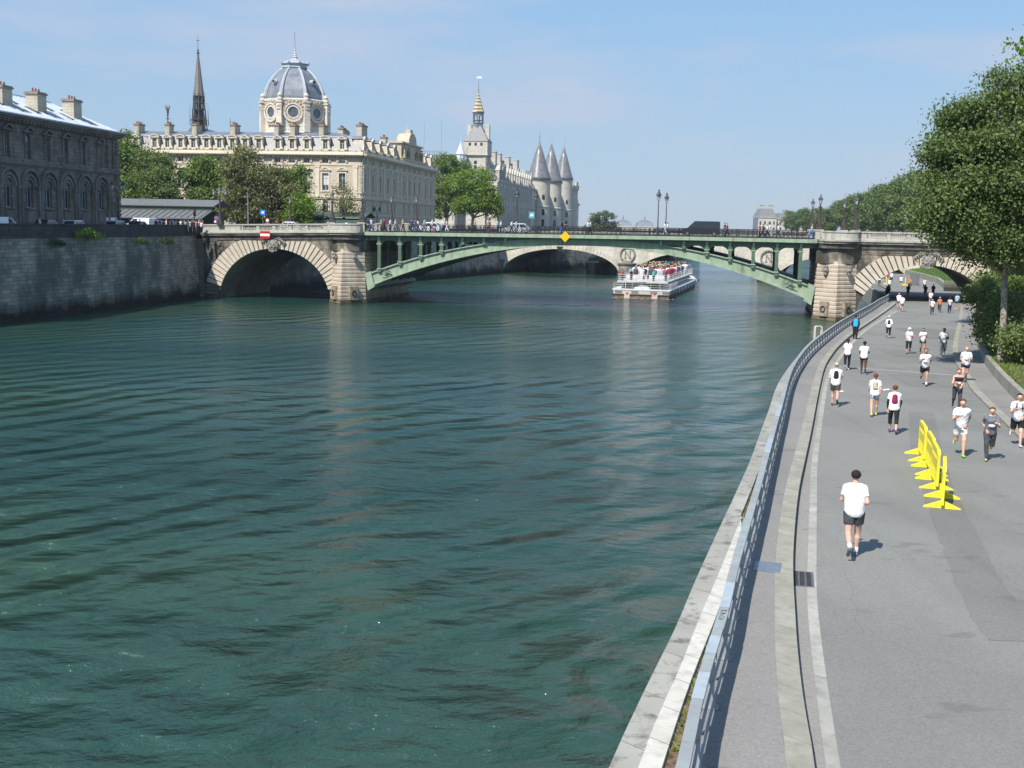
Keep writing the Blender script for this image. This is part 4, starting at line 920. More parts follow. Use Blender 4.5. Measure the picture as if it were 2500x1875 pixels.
        w = MB(); w.box(-.42, -.36, .2, .28, 24.35, 25.95); w.box(.36, .42, .2, .28, 24.35, 25.95); w.box(-.04, .04, .2, .28, 24.35, 25.95); w.box(-.36, .36, .2, .28, 25.35, 25.42); w = w.build('window', 'window_white', d)
        MB().box(-.42, .42, .3, .34, 24.35, 25.95).build('pane', 'glass_grey', w)
    for i, x in enumerate(xs):
        if F_ is fr_ and 29 < x < 50: continue
        dormer(x, i % 2 == 0)
zc = [(.0, 23.85), (.35, 24.6), (1.0, 26.1), (1.5, 26.45)]
mb = MB(); pl = lambda k: [(ff.pt(zc[k][0], zc[k][0], 0)), (ff.pt(TL-zc[k][0], zc[k][0], 0))]
# the mansard as rings round the L shaped plan
depth = 13.0
def ringpts(i): 
    a = [ff.pt(0+i, i, 0), ff.pt(TL-i, i, 0)]; b = fr_.pt(RLn-i, i, 0); c = fr_.pt(RLn-i, depth-i, 0); d_ = fr_.pt(depth-i, depth-i, 0); e_ = ff.pt(i, depth-i, 0)
    return [a[0], a[1], b, c, d_, e_]
def roofring(i0, z0, i1, z1, name, mat):
    mb = MB(); A, B = ringpts(i0), ringpts(i1); vs = [(p[0], p[1], z0) for p in A]+[(p[0], p[1], z1) for p in B]
    mb.add(vs, [(k, (k+1) % 6, 6+(k+1) % 6, 6+k) for k in range(6)]); return mb.build(name, mat, ct)
r0 = roofring(.15, 23.8, .7, 24.9, 'mansard_roof', 'slate'); roofring(.7, 24.9, 1.35, 26.5, 'mansard_roof', 'slate'); roofring(1.2, 26.5, 1.5, 26.7, 'roof_edge', 'lead_rib'); roofring(1.5, 26.6, 6.4, 27.75, 'roof', 'zinc')
mb = MB(); Q = ringpts(6.4); mb.poly([(p[0], p[1], 27.75) for p in Q]); mb.build('roof_ridge', 'zinc', ct)
for s in (45.6, 33.9, 26.2, 17.6, 14.4, 8.8, 39.5): p = ff.pt(TL-s, 4.2, 0); chimney(ct, p[0], p[1], 26.9, .9, 2.6 if s not in (39.5,) else 2.0, 1.75, ff.rz, 4)
for x, y in ((3, 6), (8, 7), (12, 8)): p = fr_.pt(x+4, y, 0); chimney(ct, p[0], p[1], 27.2, 2.0, .9, 1.2, fr_.rz, 3)
p = fr_.pt(17, 5, 0); chimney(ct, p[0], p[1], 26.6, 4.0, 1.1, 3.2, fr_.rz, 5); p = fr_.pt(34, 5, 0); chimney(ct, p[0], p[1], 26.6, 1.8, 1.1, 2.2, fr_.rz, 3)
# attic storey with statues and arched gable over the river front
mb = MB(); mb.box(29.0, 49.2, -.3, 3.0, 23.4, 24.6); mb.box(30.0, 48.2, .2, 3.0, 24.6, 27.6); mb.box(29.6, 48.6, -.2, 3.0, 27.6, 27.95); fr_.put(mb, 'attic_storey', 'court_stone')
mb = MB(); n = 12; mb.xz([(39.0+3.6*math.cos(math.pi*k/n), 27.95+2.3*math.sin(math.pi*k/n)) for k in range(n+1)][::-1], -.1, 2.6); mb.cbox(39, .8, 30.1, 2.2, 1.2, .9); fr_.put(mb, 'arched_gable', 'court_stone')
mb = MB()
for x in (31, 35.2, 42.8, 47):
    mb.box(x-.5, x+.5, -.5, .2, 24.6, 25.2); mb.tube([(x, -.2, 25.2), (x+.1, -.2, 26), (x, -.25, 26.6)], [.38, .42, .22], 8); mb.sphere((x, -.25, 26.95), .24, 8); mb.tube([(x-.35, -.3, 26.4), (x-.6, -.4, 25.8), (x-.2, -.6, 25.6)], .1, 5)
for x in [1.6+.9*k for k in range(30)]: mb.sphere((x, -.4, 24.2), .22, 6, (.9, .9, 1.4))
fr_.put(mb, 'statue_group', 'court_carving')
# dome
dm = Vector((-44.6, 235.5)); dl = dm-org
dt = empty('dome', (dl.x, dl.y, 0), math.radians(22.5+7)); dt.parent = ct
Rd = 6.55
def octo(mb, prof, n=8): return mb.lathe(prof, (0, 0, 0), 8, rot=0)
mb = MB(); octo(mb, [(Rd+.35, 26), (Rd+.35, 28.2), (Rd, 28.4), (Rd, 34.2), (Rd+.2, 34.3), (Rd+.25, 34.6), (Rd-.1, 34.8)]); mb.build('drum', 'dome_stone', dt)
prof = [(6.25, 34.6), (6.22, 35.6), (6.0, 36.9), (5.55, 38.1), (4.85, 39.3), (3.9, 40.4), (2.85, 41.3)]
prof = [(6.2, 34.4), (6.15, 35.3), (5.85, 36.5), (5.3, 37.8), (4.55, 39.0), (3.6, 40.1), (2.5, 41.0)]
mb = MB(); octo(mb, prof); mb.build('dome_shell', 'lead', dt)
mb = MB()
for k in range(8):
    a = math.pi*2*k/8; mb.tube([((r+.05)*math.cos(a), (r+.05)*math.sin(a), z) for r, z in prof], [.42, .4, .38, .34, .30, .26, .24], 6)
mb.build('dome_rib', 'lead_rib', dt)
mb = MB(); octo(mb, [(2.4, 40.9), (2.7, 41.2), (2.5, 41.4), (2.45, 41.75), (2.9, 41.95), (2.7, 42.15), (1.6, 42.6), (.7, 42.9), (.5, 43.1)]); 
for k in range(8): a = math.pi*k/4; mb.sphere((2.8*math.cos(a), 2.8*math.sin(a), 42.15), .26, 6, (1, 1, 1.3))
mb.build('dome_lantern', 'lead_rib', dt)
mb = MB(); mb.lathe([(.55, 43.0), (.5, 43.25), (.62, 43.3), (.36, 43.6), (.46, 43.65), (.24, 44.0), (.32, 44.05), (.16, 44.5), (.2, 44.6), (.1, 44.9), (.16, 45.0), (.02, 45.2)], (0, 0, 0), 8); mb.build('finial', 'lead_rib', dt)
MB().tube([(0, 0, 45.1), (0, 0, 48.2)], .035, 5).build('lightning_rod', 'iron_dark', dt)
for k in range(8):
    a = math.pi*2*k/8; am = a+math.pi/8; ap = Rd*math.cos(math.pi/8)
    px_, py_ = (Rd+.1)*math.cos(a), (Rd+.1)*math.sin(a); mb = MB(); mb.cbox(px_, py_, 28.3, 1.15, 1.15, 5.6, a); mb.cbox(px_, py_, 33.9, 1.45, 1.45, .3, a); mb.lathe([(.5, 34.2), (.62, 34.6), (.35, 34.9), (.55, 35.3), (.2, 35.8)], (px_, py_, 0), 8)
    for zz in (32.6, 33.2): mb.cbox(px_*1.06, py_*1.06, zz, .7, .7, .25, a)
    p_ = mb.build('corner_pier', 'dome_stone', dt)
    # oculus with ring, glass and curved gable
    r = empty('round_window', (ap*math.cos(am), ap*math.sin(am), 32.1), am+math.pi/2); r.parent = dt
    for r0, r1, out, m_ in ((1.02, 1.35, -.30, 'dome_stone'), (1.5, 1.95, -.42, 'dome_stone')):
        mb = MB(); n = 20
        for i in range(n):
            a0, a1 = 2*math.pi*i/n, 2*math.pi*(i+1)/n; mb.xz([(q*math.cos(b), q*math.sin(b)) for q, b in ((r0, a0), (r1, a0), (r1, a1), (r0, a1))][::-1], out, .1)
        mb.build('window_ring', m_, r)
    MB().xz([(1.04*math.cos(2*math.pi*i/20), 1.04*math.sin(2*math.pi*i/20)) for i in range(20)][::-1], -.12, -.05).build('pane', 'glass_grey', r)
    mb = MB()
    for i in range(9): b = math.pi*(i-.0)/8; mb.sphere((1.85*math.cos(b), -.3, 1.55*math.sin(b)+.5), .34, 7, (1, .8, 1))
    for i in range(4): mb.sphere((-.7+.45*i, -.25, -2.4+.1*(i % 2)), .3, 6, (1, .4, .8))
    mb.xz([(2.0*math.cos(math.pi*i/10), .6+2.0*math.sin(math.pi*i/10)) for i in range(11)][::-1], -.1, .5)
    mb.build('carved_garland', 'court_carving', r)
    if k % 2 == 0:
        b = am; mb = MB(); rr = 4.95; mb.sphere((rr*math.cos(b), rr*math.sin(b), 38.1), .62, 8, (1, 1, .9)); mb.tube([(rr*.8*math.cos(b), rr*.8*math.sin(b), 38.1), (rr*1.13*math.cos(b), rr*1.13*math.sin(b), 38.15)], .42, 8); mb.build('dome_dormer', 'lead_rib', dt)
        MB().tube([(rr*1.1*math.cos(b), rr*1.1*math.sin(b), 38.15), (rr*1.145*math.cos(b), rr*1.145*math.sin(b), 38.15)], .28, 8).build('dormer_opening', 'iron_dark', dt)
# ---- gothic chapel spire far behind
spx, spy = -127.6, 470
cp = empty('chapel_spire', (spx, spy, 0), 0, 'tall slender dark gothic spire with an open lower lantern behind the courthouse roof', 'spire')
MB().cbox(0, 8, 9, 14, 34, 30).build('chapel_wall', 'castle_stone', cp); MB().xz([(-7.5, 39), (7.5, 39), (0, 47.6)], -9, 25).build('chapel_roof', 'lead', cp)
def tier(z0, z1, r0, r1, n, name, rad=.16):
    mb = MB()
    for k in range(n): a = 2*math.pi*k/n+.2; mb.tube([(r0*math.cos(a), r0*math.sin(a), z0), (r1*math.cos(a), r1*math.sin(a), z1)], rad, 5)
    for z, r in ((z0, r0), ((z0+z1)/2, (r0+r1)/2), (z1, r1)): mb.lathe([(r-.12, z-.14), (r+.22, z-.14), (r+.22, z+.14), (r-.12, z+.14)], (0, 0, 0), n, rot=.2)
    return mb.build(name, 'spire_lead', cp)
tier(46.3, 54.2, 3.1, 2.4, 8, 'open_lantern', .2); tier(46.3, 54.6, 1.7, 1.5, 8, 'inner_lantern', .24); tier(54.2, 59.5, 2.2, 1.85, 8, 'upper_lantern', .26)
mb = MB(); mb.lathe([(1.1, 46), (1.0, 59.5)], (0, 0, 0), 8, rot=.2); mb.build('lantern_core', 'spire_lead', cp)
mb = MB()
for k in range(8):
    a = 2*math.pi*k/8+.2
    for r, z0, z1 in ((3.6, 48, 57.2), (2.2, 57.5, 61.5)): mb.tube([(r*math.cos(a), r*math.sin(a), z0), (r*.95*math.cos(a), r*.95*math.sin(a), z1)], [.17, .02], 5); mb.tube([(r*math.cos(a), r*math.sin(a), z0+1.5), (r*.6*math.cos(a), r*.6*math.sin(a), z0+3.4)], .1, 4)
mb.build('pinnacle', 'spire_lead', cp)
mb = MB(); mb.lathe([(2.0, 59.4), (1.95, 60.6), (.22, 76.2), (.05, 76.6)], (0, 0, 0), 8, rot=.2); mb.build('spire_cone', 'spire_cone_lead' if False else 'lead_spire', cp) if 'lead_spire' in M else mb.build('spire_cone', plain('lead_spire', (.20, .175, .16), .6, 0, .35, 3), cp)
mb = MB()
for k in range(8):
    a = 2*math.pi*k/8+.2
    for i in range(15): t = i/15; r = 1.95*(1-t)+.22*t+.06; z = 60.6+15.6*t; mb.sphere((r*math.cos(a), r*math.sin(a), z), .17, 5)
mb.build('crocket', 'spire_lead', cp)
mb = MB(); mb.tube([(0, 0, 76.2), (0, 0, 83.2)], [.12, .04], 5); mb.lathe([(.1, 75.9), (.75, 76), (.75, 76.2), (.3, 76.5), (.35, 77.4), (.08, 77.9)], (0, 0, 0), 8); mb.tube([(-.8, 0, 81), (.8, 0, 81)], .08, 4); mb.sphere((0, 0, 81), .28, 6); mb.build('cross', 'spire_lead', cp)
mb = MB(); dx = -12.6; mb.tube([(dx, 0, 40), (dx, 0, 47)], .4, 6); 
for z in (48.4, 50.4): mb.lathe([(.2, z-.3), (.75, z), (.2, z+.3)], (dx, 0, 0), 6)
mb.tube([(dx, 0, 46.8), (dx, 0, 51)], .16, 5); mb.tube([(dx, 0, 51), (dx+.1, 0, 53.3), (dx, 0, 54.6)], [.25, .48, .3], 7); mb.sphere((dx, 0, 55), .3, 6); mb.tube([(dx-.3, 0, 53.5), (dx-.7, 0, 54.8), (dx-.6, 0, 56)], [.2, .22, .05], 5); mb.tube([(dx+.3, 0, 53.5), (dx+.75, 0, 54.8), (dx+.65, 0, 56)], [.2, .22, .05], 5)
mb.build('angel_statue', 'spire_lead', cp)
mb = MB(); dx = 12.5; mb.tube([(dx, 0, 40), (dx, 0, 51.2)], .1, 4)
for z in (47.3, 48.4, 49.6): mb.lathe([(.1, z-.2), (.42, z), (.1, z+.2)], (dx, 0, 0), 6)
mb.build('roof_finial', 'spire_lead', cp)
# ---- clock tower
ck = empty('clock_tower', (-13.0, 401, 0), 0, 'square pale medieval tower with a gold tiled pointed lantern above the plane tree', 'tower')
ca = math.atan2(.98905, .1476)-math.pi/2     # front face turned square to the river wall
fk = Fr(ck, -4.55, 0, ca)
W_ = 7.1; D_ = 7.6
mb = MB(); mb.box(0, W_, 0, D_, 9, 34.6); fk.put(mb, 'tower_wall', 'castle_stone')
mb = MB(); mb.box(-.15, W_+.15, -.15, D_+.15, 26.0, 26.4); mb.box(-.6, W_+.6, -.6, D_+.6, 34.6, 39.1); mb.box(-.75, W_+.75, -.75, D_+.75, 34.4, 34.75)
for x in (.0, W_-.9): mb.box(x+.05, x+.85, -.18, 0, 26.4, 34.4)
for y in (.0, D_-.9): mb.box(W_, W_+.18, y+.05, y+.85, 26.4, 34.4)
fk.put(mb, 'corbelled_top', 'castle_stone')
mb = MB()
for x in (1.6, 3.6, 5.6): mb.box(x-.4, x+.4, -.64, -.58, 37.6, 38.6); 
for y in (1.2, 3, 4.8, 6.6): mb.box(W_+.58, W_+.64, y-.35, y+.35, 37.6, 38.6)
for z in (28.2, 29.8, 31.4): mb.box(3.0, 4.0, -.03, .02, z, z+1.2)
fk.put(mb, 'window', 'glass_dark')
mb = MB(); q = [(-.8, -.8, 39.1), (W_+.8, -.8, 39.1), (W_+.8, D_+.8, 39.1), (-.8, D_+.8, 39.1)]; t = [(2.3, 2.5, 44.4), (W_-2.3, 2.5, 44.4), (W_-2.3, D_-2.5, 44.4), (2.3, D_-2.5, 44.4)]; mb.add(q+t, [(0, 1, 5, 4), (1, 2, 6, 5), (2, 3, 7, 6), (3, 0, 4, 7), (4, 5, 6, 7)]); fk.put(mb, 'tower_roof', 'slate')
mb = MB()
for x, y in ((.6, 4), (W_-.2, 4)): mb.cbox(x, y, 40, 1.5, 1.9, 5.0)
fk.put(mb, 'chimney', 'castle_stone')
cx_, cy_ = W_/2, D_/2
mb = MB(); mb.lathe([(1.75, 44), (1.75, 45.3), (1.95, 45.4), (1.95, 45.7)], (cx_, cy_, 0), 6, rot=.5); mb.lathe([(1.9, 48.7), (2.15, 48.9), (2.15, 49.2)], (cx_, cy_, 0), 6, rot=.5)
for k in range(6): a = .5+math.pi*k/3; mb.tube([(cx_+1.75*math.cos(a), cy_+1.75*math.sin(a), 45.4), (cx_+1.75*math.cos(a), cy_+1.75*math.sin(a), 49)], .22, 6); b = a+math.pi/6; mb.tube([(cx_+1.55*math.cos(b), cy_+1.55*math.sin(b), 47.9), (cx_+1.55*math.cos(b), cy_+1.55*math.sin(b), 49)], .25, 5)
mb.lathe([(1.85, 46.3), (1.95, 46.4), (1.85, 46.5)], (cx_, cy_, 0), 6, rot=.5); fk.put(mb, 'lantern', 'iron_dark' if False else 'lead')
def goldmat():
    m, t = newmat('gold_chevron', (.62, .45, .16), .45, .1); g = t.n.new('ShaderNodeTexCoord'); wv = t.n.new('ShaderNodeTexWave'); wv.wave_type = 'BANDS'; wv.bands_direction = 'Z'; wv.wave_profile = 'SAW'
    wv.inputs['Scale'].default_value = .28; wv.inputs['Distortion'].default_value = 2.0; wv.inputs['Detail'].default_value = 0; wv.inputs['Detail Scale'].default_value = 1.4; t.link(g.outputs['Object'], wv.inputs[0])
    r = t.n.new('ShaderNodeMapRange'); r.inputs[1].default_value = .45; r.inputs[2].default_value = .55; t.link(wv.outputs['Fac'], r.inputs[0])
    t.link(t.mix(r.outputs[0], (.66, .55, .32), (.20, .17, .12)), t.b.inputs['Base Color']); M['gold_chevron'] = m
goldmat()
mb = MB(); mb.lathe([(2.25, 49.1), (1.5, 51.0), (.8, 53.4), (.12, 56.2)], (cx_, cy_, 0), 6, rot=.5); fk.put(mb, 'gilded_cone', 'gold_chevron')
mb = MB(); mb.tube([(cx_, cy_, 56), (cx_, cy_, 60.6)], [.12, .06], 5); mb.sphere((cx_, cy_, 56.6), .25, 6); fk.put(mb, 'pole', 'lead')
mb = MB(); mb.box(cx_-.5, cx_+1.0, cy_-.04, cy_+.04, 60.5, 61.2); mb.box(cx_-.9, cx_-.5, cy_-.04, cy_+.04, 60.7, 61.0); fk.put(mb, 'weathervane', 'white_metal')
# ---- riverside palace with round towers
cg = empty('turreted_palace', (-6.4, 400, 0), 0, 'long pale riverside palace with three round conical towers', 'building')
fc = Fr(cg, 0, 0, math.atan2(.98905, .1476)); LC = 230
bays = [4+6.2*k for k in range(14)]
fc.put(wall_holes(88, 9, 26.0, [(11.5, 15.8, 1.3, bays), (19.6, 24.0, 1.5, bays)]), 'wall', 'castle_stone'); fc.put(MB().box(.4, LC, .5, 14, 9, 26.0), 'core_wall', 'castle_stone')
fc.put(MB().box(88, LC, 0, .5, 9, 26), 'wall', 'castle_stone')
ws = Wins(fc, [win_proto(fc, 1.3, 4.3, 'castle_trim', 'glass_dark', 0, (0, 2)), win_proto(fc, 1.5, 4.4, 'castle_trim', 'glass_dark', 0, (0, 1))])
for x in bays: ws.put(0, x, 11.5); ws.put(1, x, 19.6)
mb = MB(); mb.box(0, LC, -.3, 0, 17.6, 17.95); mb.box(0, LC, -.35, 0, 25.6, 26.0); mb.box(0, LC, -.55, .2, 26.0, 26.3)
for k in range(15): mb.box(.6+6.2*k, 1.2+6.2*k, -.3, 0, 9, 25.6)
fc.put(mb, 'buttress', 'castle_trim')
mb = MB(); mb.yz([(-.2, 26.3), (6.5, 35.2), (13.8, 26.3)], 0, 92); fc.put(mb, 'roof', 'slate'); fc.put(MB().box(0, 92, 6.2, 6.8, 35.1, 35.5), 'roof_crest', 'lead')
def dm2(x):
    d = empty('dormer', (0, 0, 0)); d.parent = cg; fc.place(d, x, 0, 0)
    mb = MB(); mb.box(-1.0, -.65, -.1, 3.0, 26.3, 29.6); mb.box(.65, 1.0, -.1, 3.0, 26.3, 29.6); mb.box(-.65, .65, 0, 3.0, 26.3, 26.9); mb.box(-.65, .65, 0, 3, 29.2, 29.6); mb.build('dormer_frame', 'castle_trim', d)
    mb = MB(); mb.xz([(-1.25, 29.6), (1.25, 29.6), (.3, 31.4), (0, 32.4), (-.3, 31.4)], -.3, .0); mb.xz([(-1.2, 29.6), (1.2, 29.6), (0, 31.4)], 0, 4.0); mb.build('gable', 'castle_trim', d)
    MB().box(-.65, .65, .3, .4, 26.9, 29.2).build('window', 'glass_dark', d)
for x in bays: dm2(x)
for x in (7, 20, 31, 52, 74): p = fc.pt(x, 4.8, 0); chimney(cg, p[0], p[1], 29.5, 3.6 if x != 74 else 5, 1.8, 7.2, fc.rz, 0, 'castle_stone')
def turret(s, r, ze, za, name, fin):
    c = fc.pt(s, -.6, 0); t = empty('round_tower', (c[0], c[1], 0)); t.parent = cg
    mb = MB(); mb.lathe([(r, 5), (r, 18.6), (r+.25, 18.8), (r+.25, 19.2), (r, 19.4), (r, ze-.8), (r+.4, ze-.2), (r+.4, ze+.1)], (0, 0, 0), 32); mb.build('tower_wall', 'castle_stone', t, False)
    mb = MB(); mb.lathe([(r+.55, ze), (r+.2, ze+1.2), (r*.80, ze+(za-ze)*.27), (r*.40, ze+(za-ze)*.66), (.10, za)], (0, 0, 0), 32); mb.build('conical_roof', 'slate_cone', t, True)
    mb = MB(); mb.tube([(0, 0, za-.5), (0, 0, za+fin)], [.16, .05], 5); mb.lathe([(.1, za+fin*.35), (.35, za+fin*.4), (.1, za+fin*.45)], (0, 0, 0), 6); mb.tube([(-.5, 0, za+fin*.65), (.5, 0, za+fin*.65)], .07, 4); mb.lathe([(.75, za-2.6), (.1, za)], (0, 0, 0), 12); mb.build('finial', 'lead_rib' if name else 'lead', t)
    mb = MB()
    for z, h in ((10.5, 3), (15.3, 2.6), (22, 2)):
        a = -1.0; mb.box(r-.12, r+.04, -.6, .6, z, z+h); 
    w = mb.build('window', 'glass_dark', t); w.rotation_euler = (0, 0, -1.15)
turret(106, 5.0, 30.4, 47, 0, 4.0); turret(150, 5.2, 30.9, 49.2, 1, 5.2); 
turret(205, 4.7, 34.5, 51.5, 1, 6.2)
for s, z in ((120, 37.6), (166, 38.2), (228, 40.5)): p = fc.pt(s, 3.0, 0); chimney(cg, p[0], p[1], 26, 2.4, 1.8, z-26, fc.rz, 0, 'castle_stone')
mb = MB(); mb.yz([(-.2, 26), (4, 34), (9, 26)], 98, 215); fc.put(mb, 'roof', 'slate')
p = fc.pt(222, -1.5, 0); mb = MB(); mb.lathe([(5.2, 5), (5.2, 29.4), (5.8, 30), (5.8, 32.2)], (0, 0, 0), 24); o = mb.build('crenellated_tower', 'castle_stone', cg); o.location = (p[0], p[1], 0)
mb = MB()
for k in range(10): a = 2*math.pi*k/10; mb.cbox(5.5*math.cos(a), 5.5*math.sin(a), 32.2, 1.8, .6, 1.8, a+math.pi/2)
mb.build('battlement', 'castle_trim', cg).location = (p[0], p[1], 0)
mb = MB(); mb.box(226, 300, 0, 14, 5, 23.0); mb.box(225, 301, -.6, 14.5, 23.0, 24.2); mb.box(226, 300, .3, 13, 24.2, 26.5); mb.box(240, 256, -.2, 4, 26.5, 33.5); mb.xz([(248+6*math.cos(math.pi*k/8), 33.5+4*math.sin(math.pi*k/8)) for k in range(9)][::-1], -.3, 3); fc.put(mb, 'west_wing', 'castle_stone')
mb = MB()
for k in range(10): mb.box(229+7*k, 231+7*k, -.06, .0, 10, 15); mb.box(229+7*k, 231+7*k, -.06, 0, 17.5, 21)
fc.put(mb, 'window', 'glass_dark')
# older roof left of the clock tower
og = empty('grey_roofed_hall', (-30, 395, 0), ca, 'steep grey roofed hall with an iron crest left of the clock tower', 'building')
MB().box(-14, 9, 2, 30, 9, 24).build('wall', 'castle_stone', og); MB().xz([(-14.5, 24), (9.5, 24), (6.5, 34), (-11, 34.5)], 1.5, 30).build('roof', 'slate', og)
mb = MB(); 
for k in range(22): mb.box(-11+.8*k, -10.9+.8*k, 1.8, 1.9, 34.4, 35.6)
mb.box(-11, 6.6, 1.8, 1.95, 35.0, 35.1); mb.tube([(3.5, 5, 34), (3.5, 5, 46)], .06, 4); mb.tube([(-2.5, 5, 34), (-2.5, 5, 45)], .05, 4); mb.build('roof_crest', 'lead', og)
mb = MB(); mb.lathe([(1.6, 30), (1.6, 36), (1.9, 36.2), (.05, 40.5)], (-7.5, 1, 0), 8); mb.tube([(-7.5, 1, 40), (-7.5, 1, 43.5)], .08, 4); mb.build('small_turret', 'zinc_pale', og)
mb = MB(); mb.lathe([(1.5, 28), (1.5, 34.2), (1.8, 34.4), (.05, 38.6)], (10.5, 4, 0), 8); mb.tube([(10.5, 4, 38), (10.5, 4, 41)], .08, 4); mb.build('small_turret', 'zinc_pale', og)
# ---- flower market sheds
fm = empty('market_pavilion', (-53.5, 173, 0), math.atan2(-.1476, .98905), 'low green flower market shed with a ribbed zinc roof between dark building and lamp', 'market shed')
mb = MB(); mb.yz([(0, 11.15), (0, 11.0), (5.2, 12.6), (5.2, 12.75)], -16, 7.0); mb.build('lower_roof', 'shed_roof', fm)
mb = MB(); mb.yz([(3.6, 13.0), (3.6, 12.9), (7.2, 13.85), (10.8, 12.9), (10.8, 13.0), (7.2, 14.0)], -16, 7.4); mb.build('upper_roof', 'shed_roof', fm)
mb = MB()
for k in range(24): mb.add([(-16+k*.98, 0, 11.16), (-15.94+k*.98, 0, 11.16), (-15.94+k*.98, 5.2, 12.76), (-16+k*.98, 5.2, 12.76), (-16+k*.98, 0, 11.24), (-15.94+k*.98, 0, 11.24), (-15.94+k*.98, 5.2, 12.84), (-16+k*.98, 5.2, 12.84)], [(4, 5, 6, 7), (0, 4, 7, 3), (1, 2, 6, 5), (0, 1, 5, 4)])
mb.build('roof_seam', 'shed_roof', fm)
mb = MB(); mb.box(-16, 6.9, 3.9, 4.1, 12.4, 12.9); mb.box(-16, 6.8, 6, 9, 9, 12.2); mb.build('shed_wall', 'green_dark', fm)
mb = MB()
for k in range(6): mb.cbox(-15.5+4.4*k, .5, 9, .2, .2, 2.2)
mb.build('post', 'green_dark', fm)
fm2 = empty('market_pavilion', (-40.5, 187, -.75), math.atan2(-.1476, .98905), 'dark green flower market shed with canvas awnings in shade under the trees', 'market shed')
mb = MB(); mb.yz([(0, 11.2), (0, 11.1), (4, 12.3), (4, 12.4)], -4, 16); mb.build('lower_roof', 'green_dark', fm2); mb = MB(); mb.yz([(2.8, 12.6), (2.8, 12.5), (6, 13.3), (9, 12.5), (9, 12.6), (6, 13.4)], -4, 16); mb.build('upper_roof', 'green_dark', fm2); MB().box(-4, 16, 3.5, 7, 9, 12).build('shed_wall', 'iron_dark', fm2)  # dark roofs and wall: shade under the trees put into their colour
# ---- distant buildings
def block(x, y, w, d, h, zroof, rz, label, mat='castle_stone', roofm='slate', cat='building', z0=9, nb=8, pots=3, dome=False):
    b = empty('distant_building', (x, y, 0), rz, label, cat); rows = []
    nst = max(2, int(h/4.2)); cs = [w*(i+.5)/nb for i in range(nb)]
    o = wall_holes(w, z0, z0+h, [(z0+1.2+4.2*k, z0+3.4+4.2*k, w/nb*.4, cs) for k in range(nst)]).build('wall', mat, b)
    MB().box(.3, w-.3, .46, d, z0, z0+h).build('core_wall', 'glass_grey', b); MB().box(-.3, w+.3, -.5, d+.3, z0+h, z0+h+.5).build('cornice', mat, b)
    mb = MB(); t = zroof*.45; q = [(0, 0), (w, 0), (w, d), (0, d)]; zz = z0+h+.5
    tp = [(t, t), (w-t, t), (w-t, d-t), (t, d-t)]; mb.add([(*p, zz) for p in q]+[(*p, zz+zroof) for p in tp], [(0, 1, 5, 4), (1, 2, 6, 5), (2, 3, 7, 6), (3, 0, 4, 7), (4, 5, 6, 7)]); mb.build('roof', roofm, b)
    for k in range(pots): chimney(b, w*(k+.6)/pots, d*.4, zz+zroof*.5, 3, 1.6, zroof*.5+2.2, 0, 0, 'chimney_stone')
    return b
block(174, 830, 13, 20, 14.5, 6, 0, 'far pale town house with tall chimneys above the bridge rail left of the far trees', nb=4, z0=5, pots=2)
block(189, 835, 34, 20, 13.5, 4, 0, 'far long grey house with pale chimneys peeping above the distant trees', nb=8, z0=5)
block(222, 760, 22, 30, 17, 9, .0, 'far grand pavilion with a tall slate roof seen between the pedestal lamps', nb=6, z0=4, pots=1)
block(252, 700, 60, 30, 17, 4, 1.2, 'far pinkish range with a low roof stepping down behind the riverside trees', nb=10, z0=6)
for i, (x, w, l) in enumerate(((69, 12, 'far white domed roof of a river pavilion, the left one behind the bridge rail'), (84, 12, 'far white domed roof of a river pavilion just left of the tall twin lamps'), (50, 16, 'far low pale block left of the white domed roofs'))):
    b = empty('distant_building', (x, 800, 0), 0, l, 'building'); h = 3 if i == 2 else 0
    MB().box(0, w, 0, 12, 5, 11.5).build('wall', 'castle_stone', b)
    if i < 2: mb = MB(); mb.add([(0, 0, 11.5), (w, 0, 11.5), (w, 12, 11.5), (0, 12, 11.5), (1, 1, 14.2), (w-1, 1, 14.2), (w-1, 11, 14.2), (1, 11, 14.2), (4, 4, 15.8), (w-4, 4, 15.8), (w-4, 8, 15.8), (4, 8, 15.8)], [(0, 1, 5, 4), (1, 2, 6, 5), (2, 3, 7, 6), (3, 0, 4, 7), (4, 5, 9, 8), (5, 6, 10, 9), (6, 7, 11, 10), (7, 4, 8, 11), (8, 9, 10, 11)]); mb.tube([(w/2, 6, 15.8), (w/2, 6, 19.5)], [.5, .1], 5); mb.build('roof', 'zinc', b)
    else: MB().box(-.5, w+.5, -.5, 12.5, 11.5, 15.5).build('roof', 'zinc_pale', b)
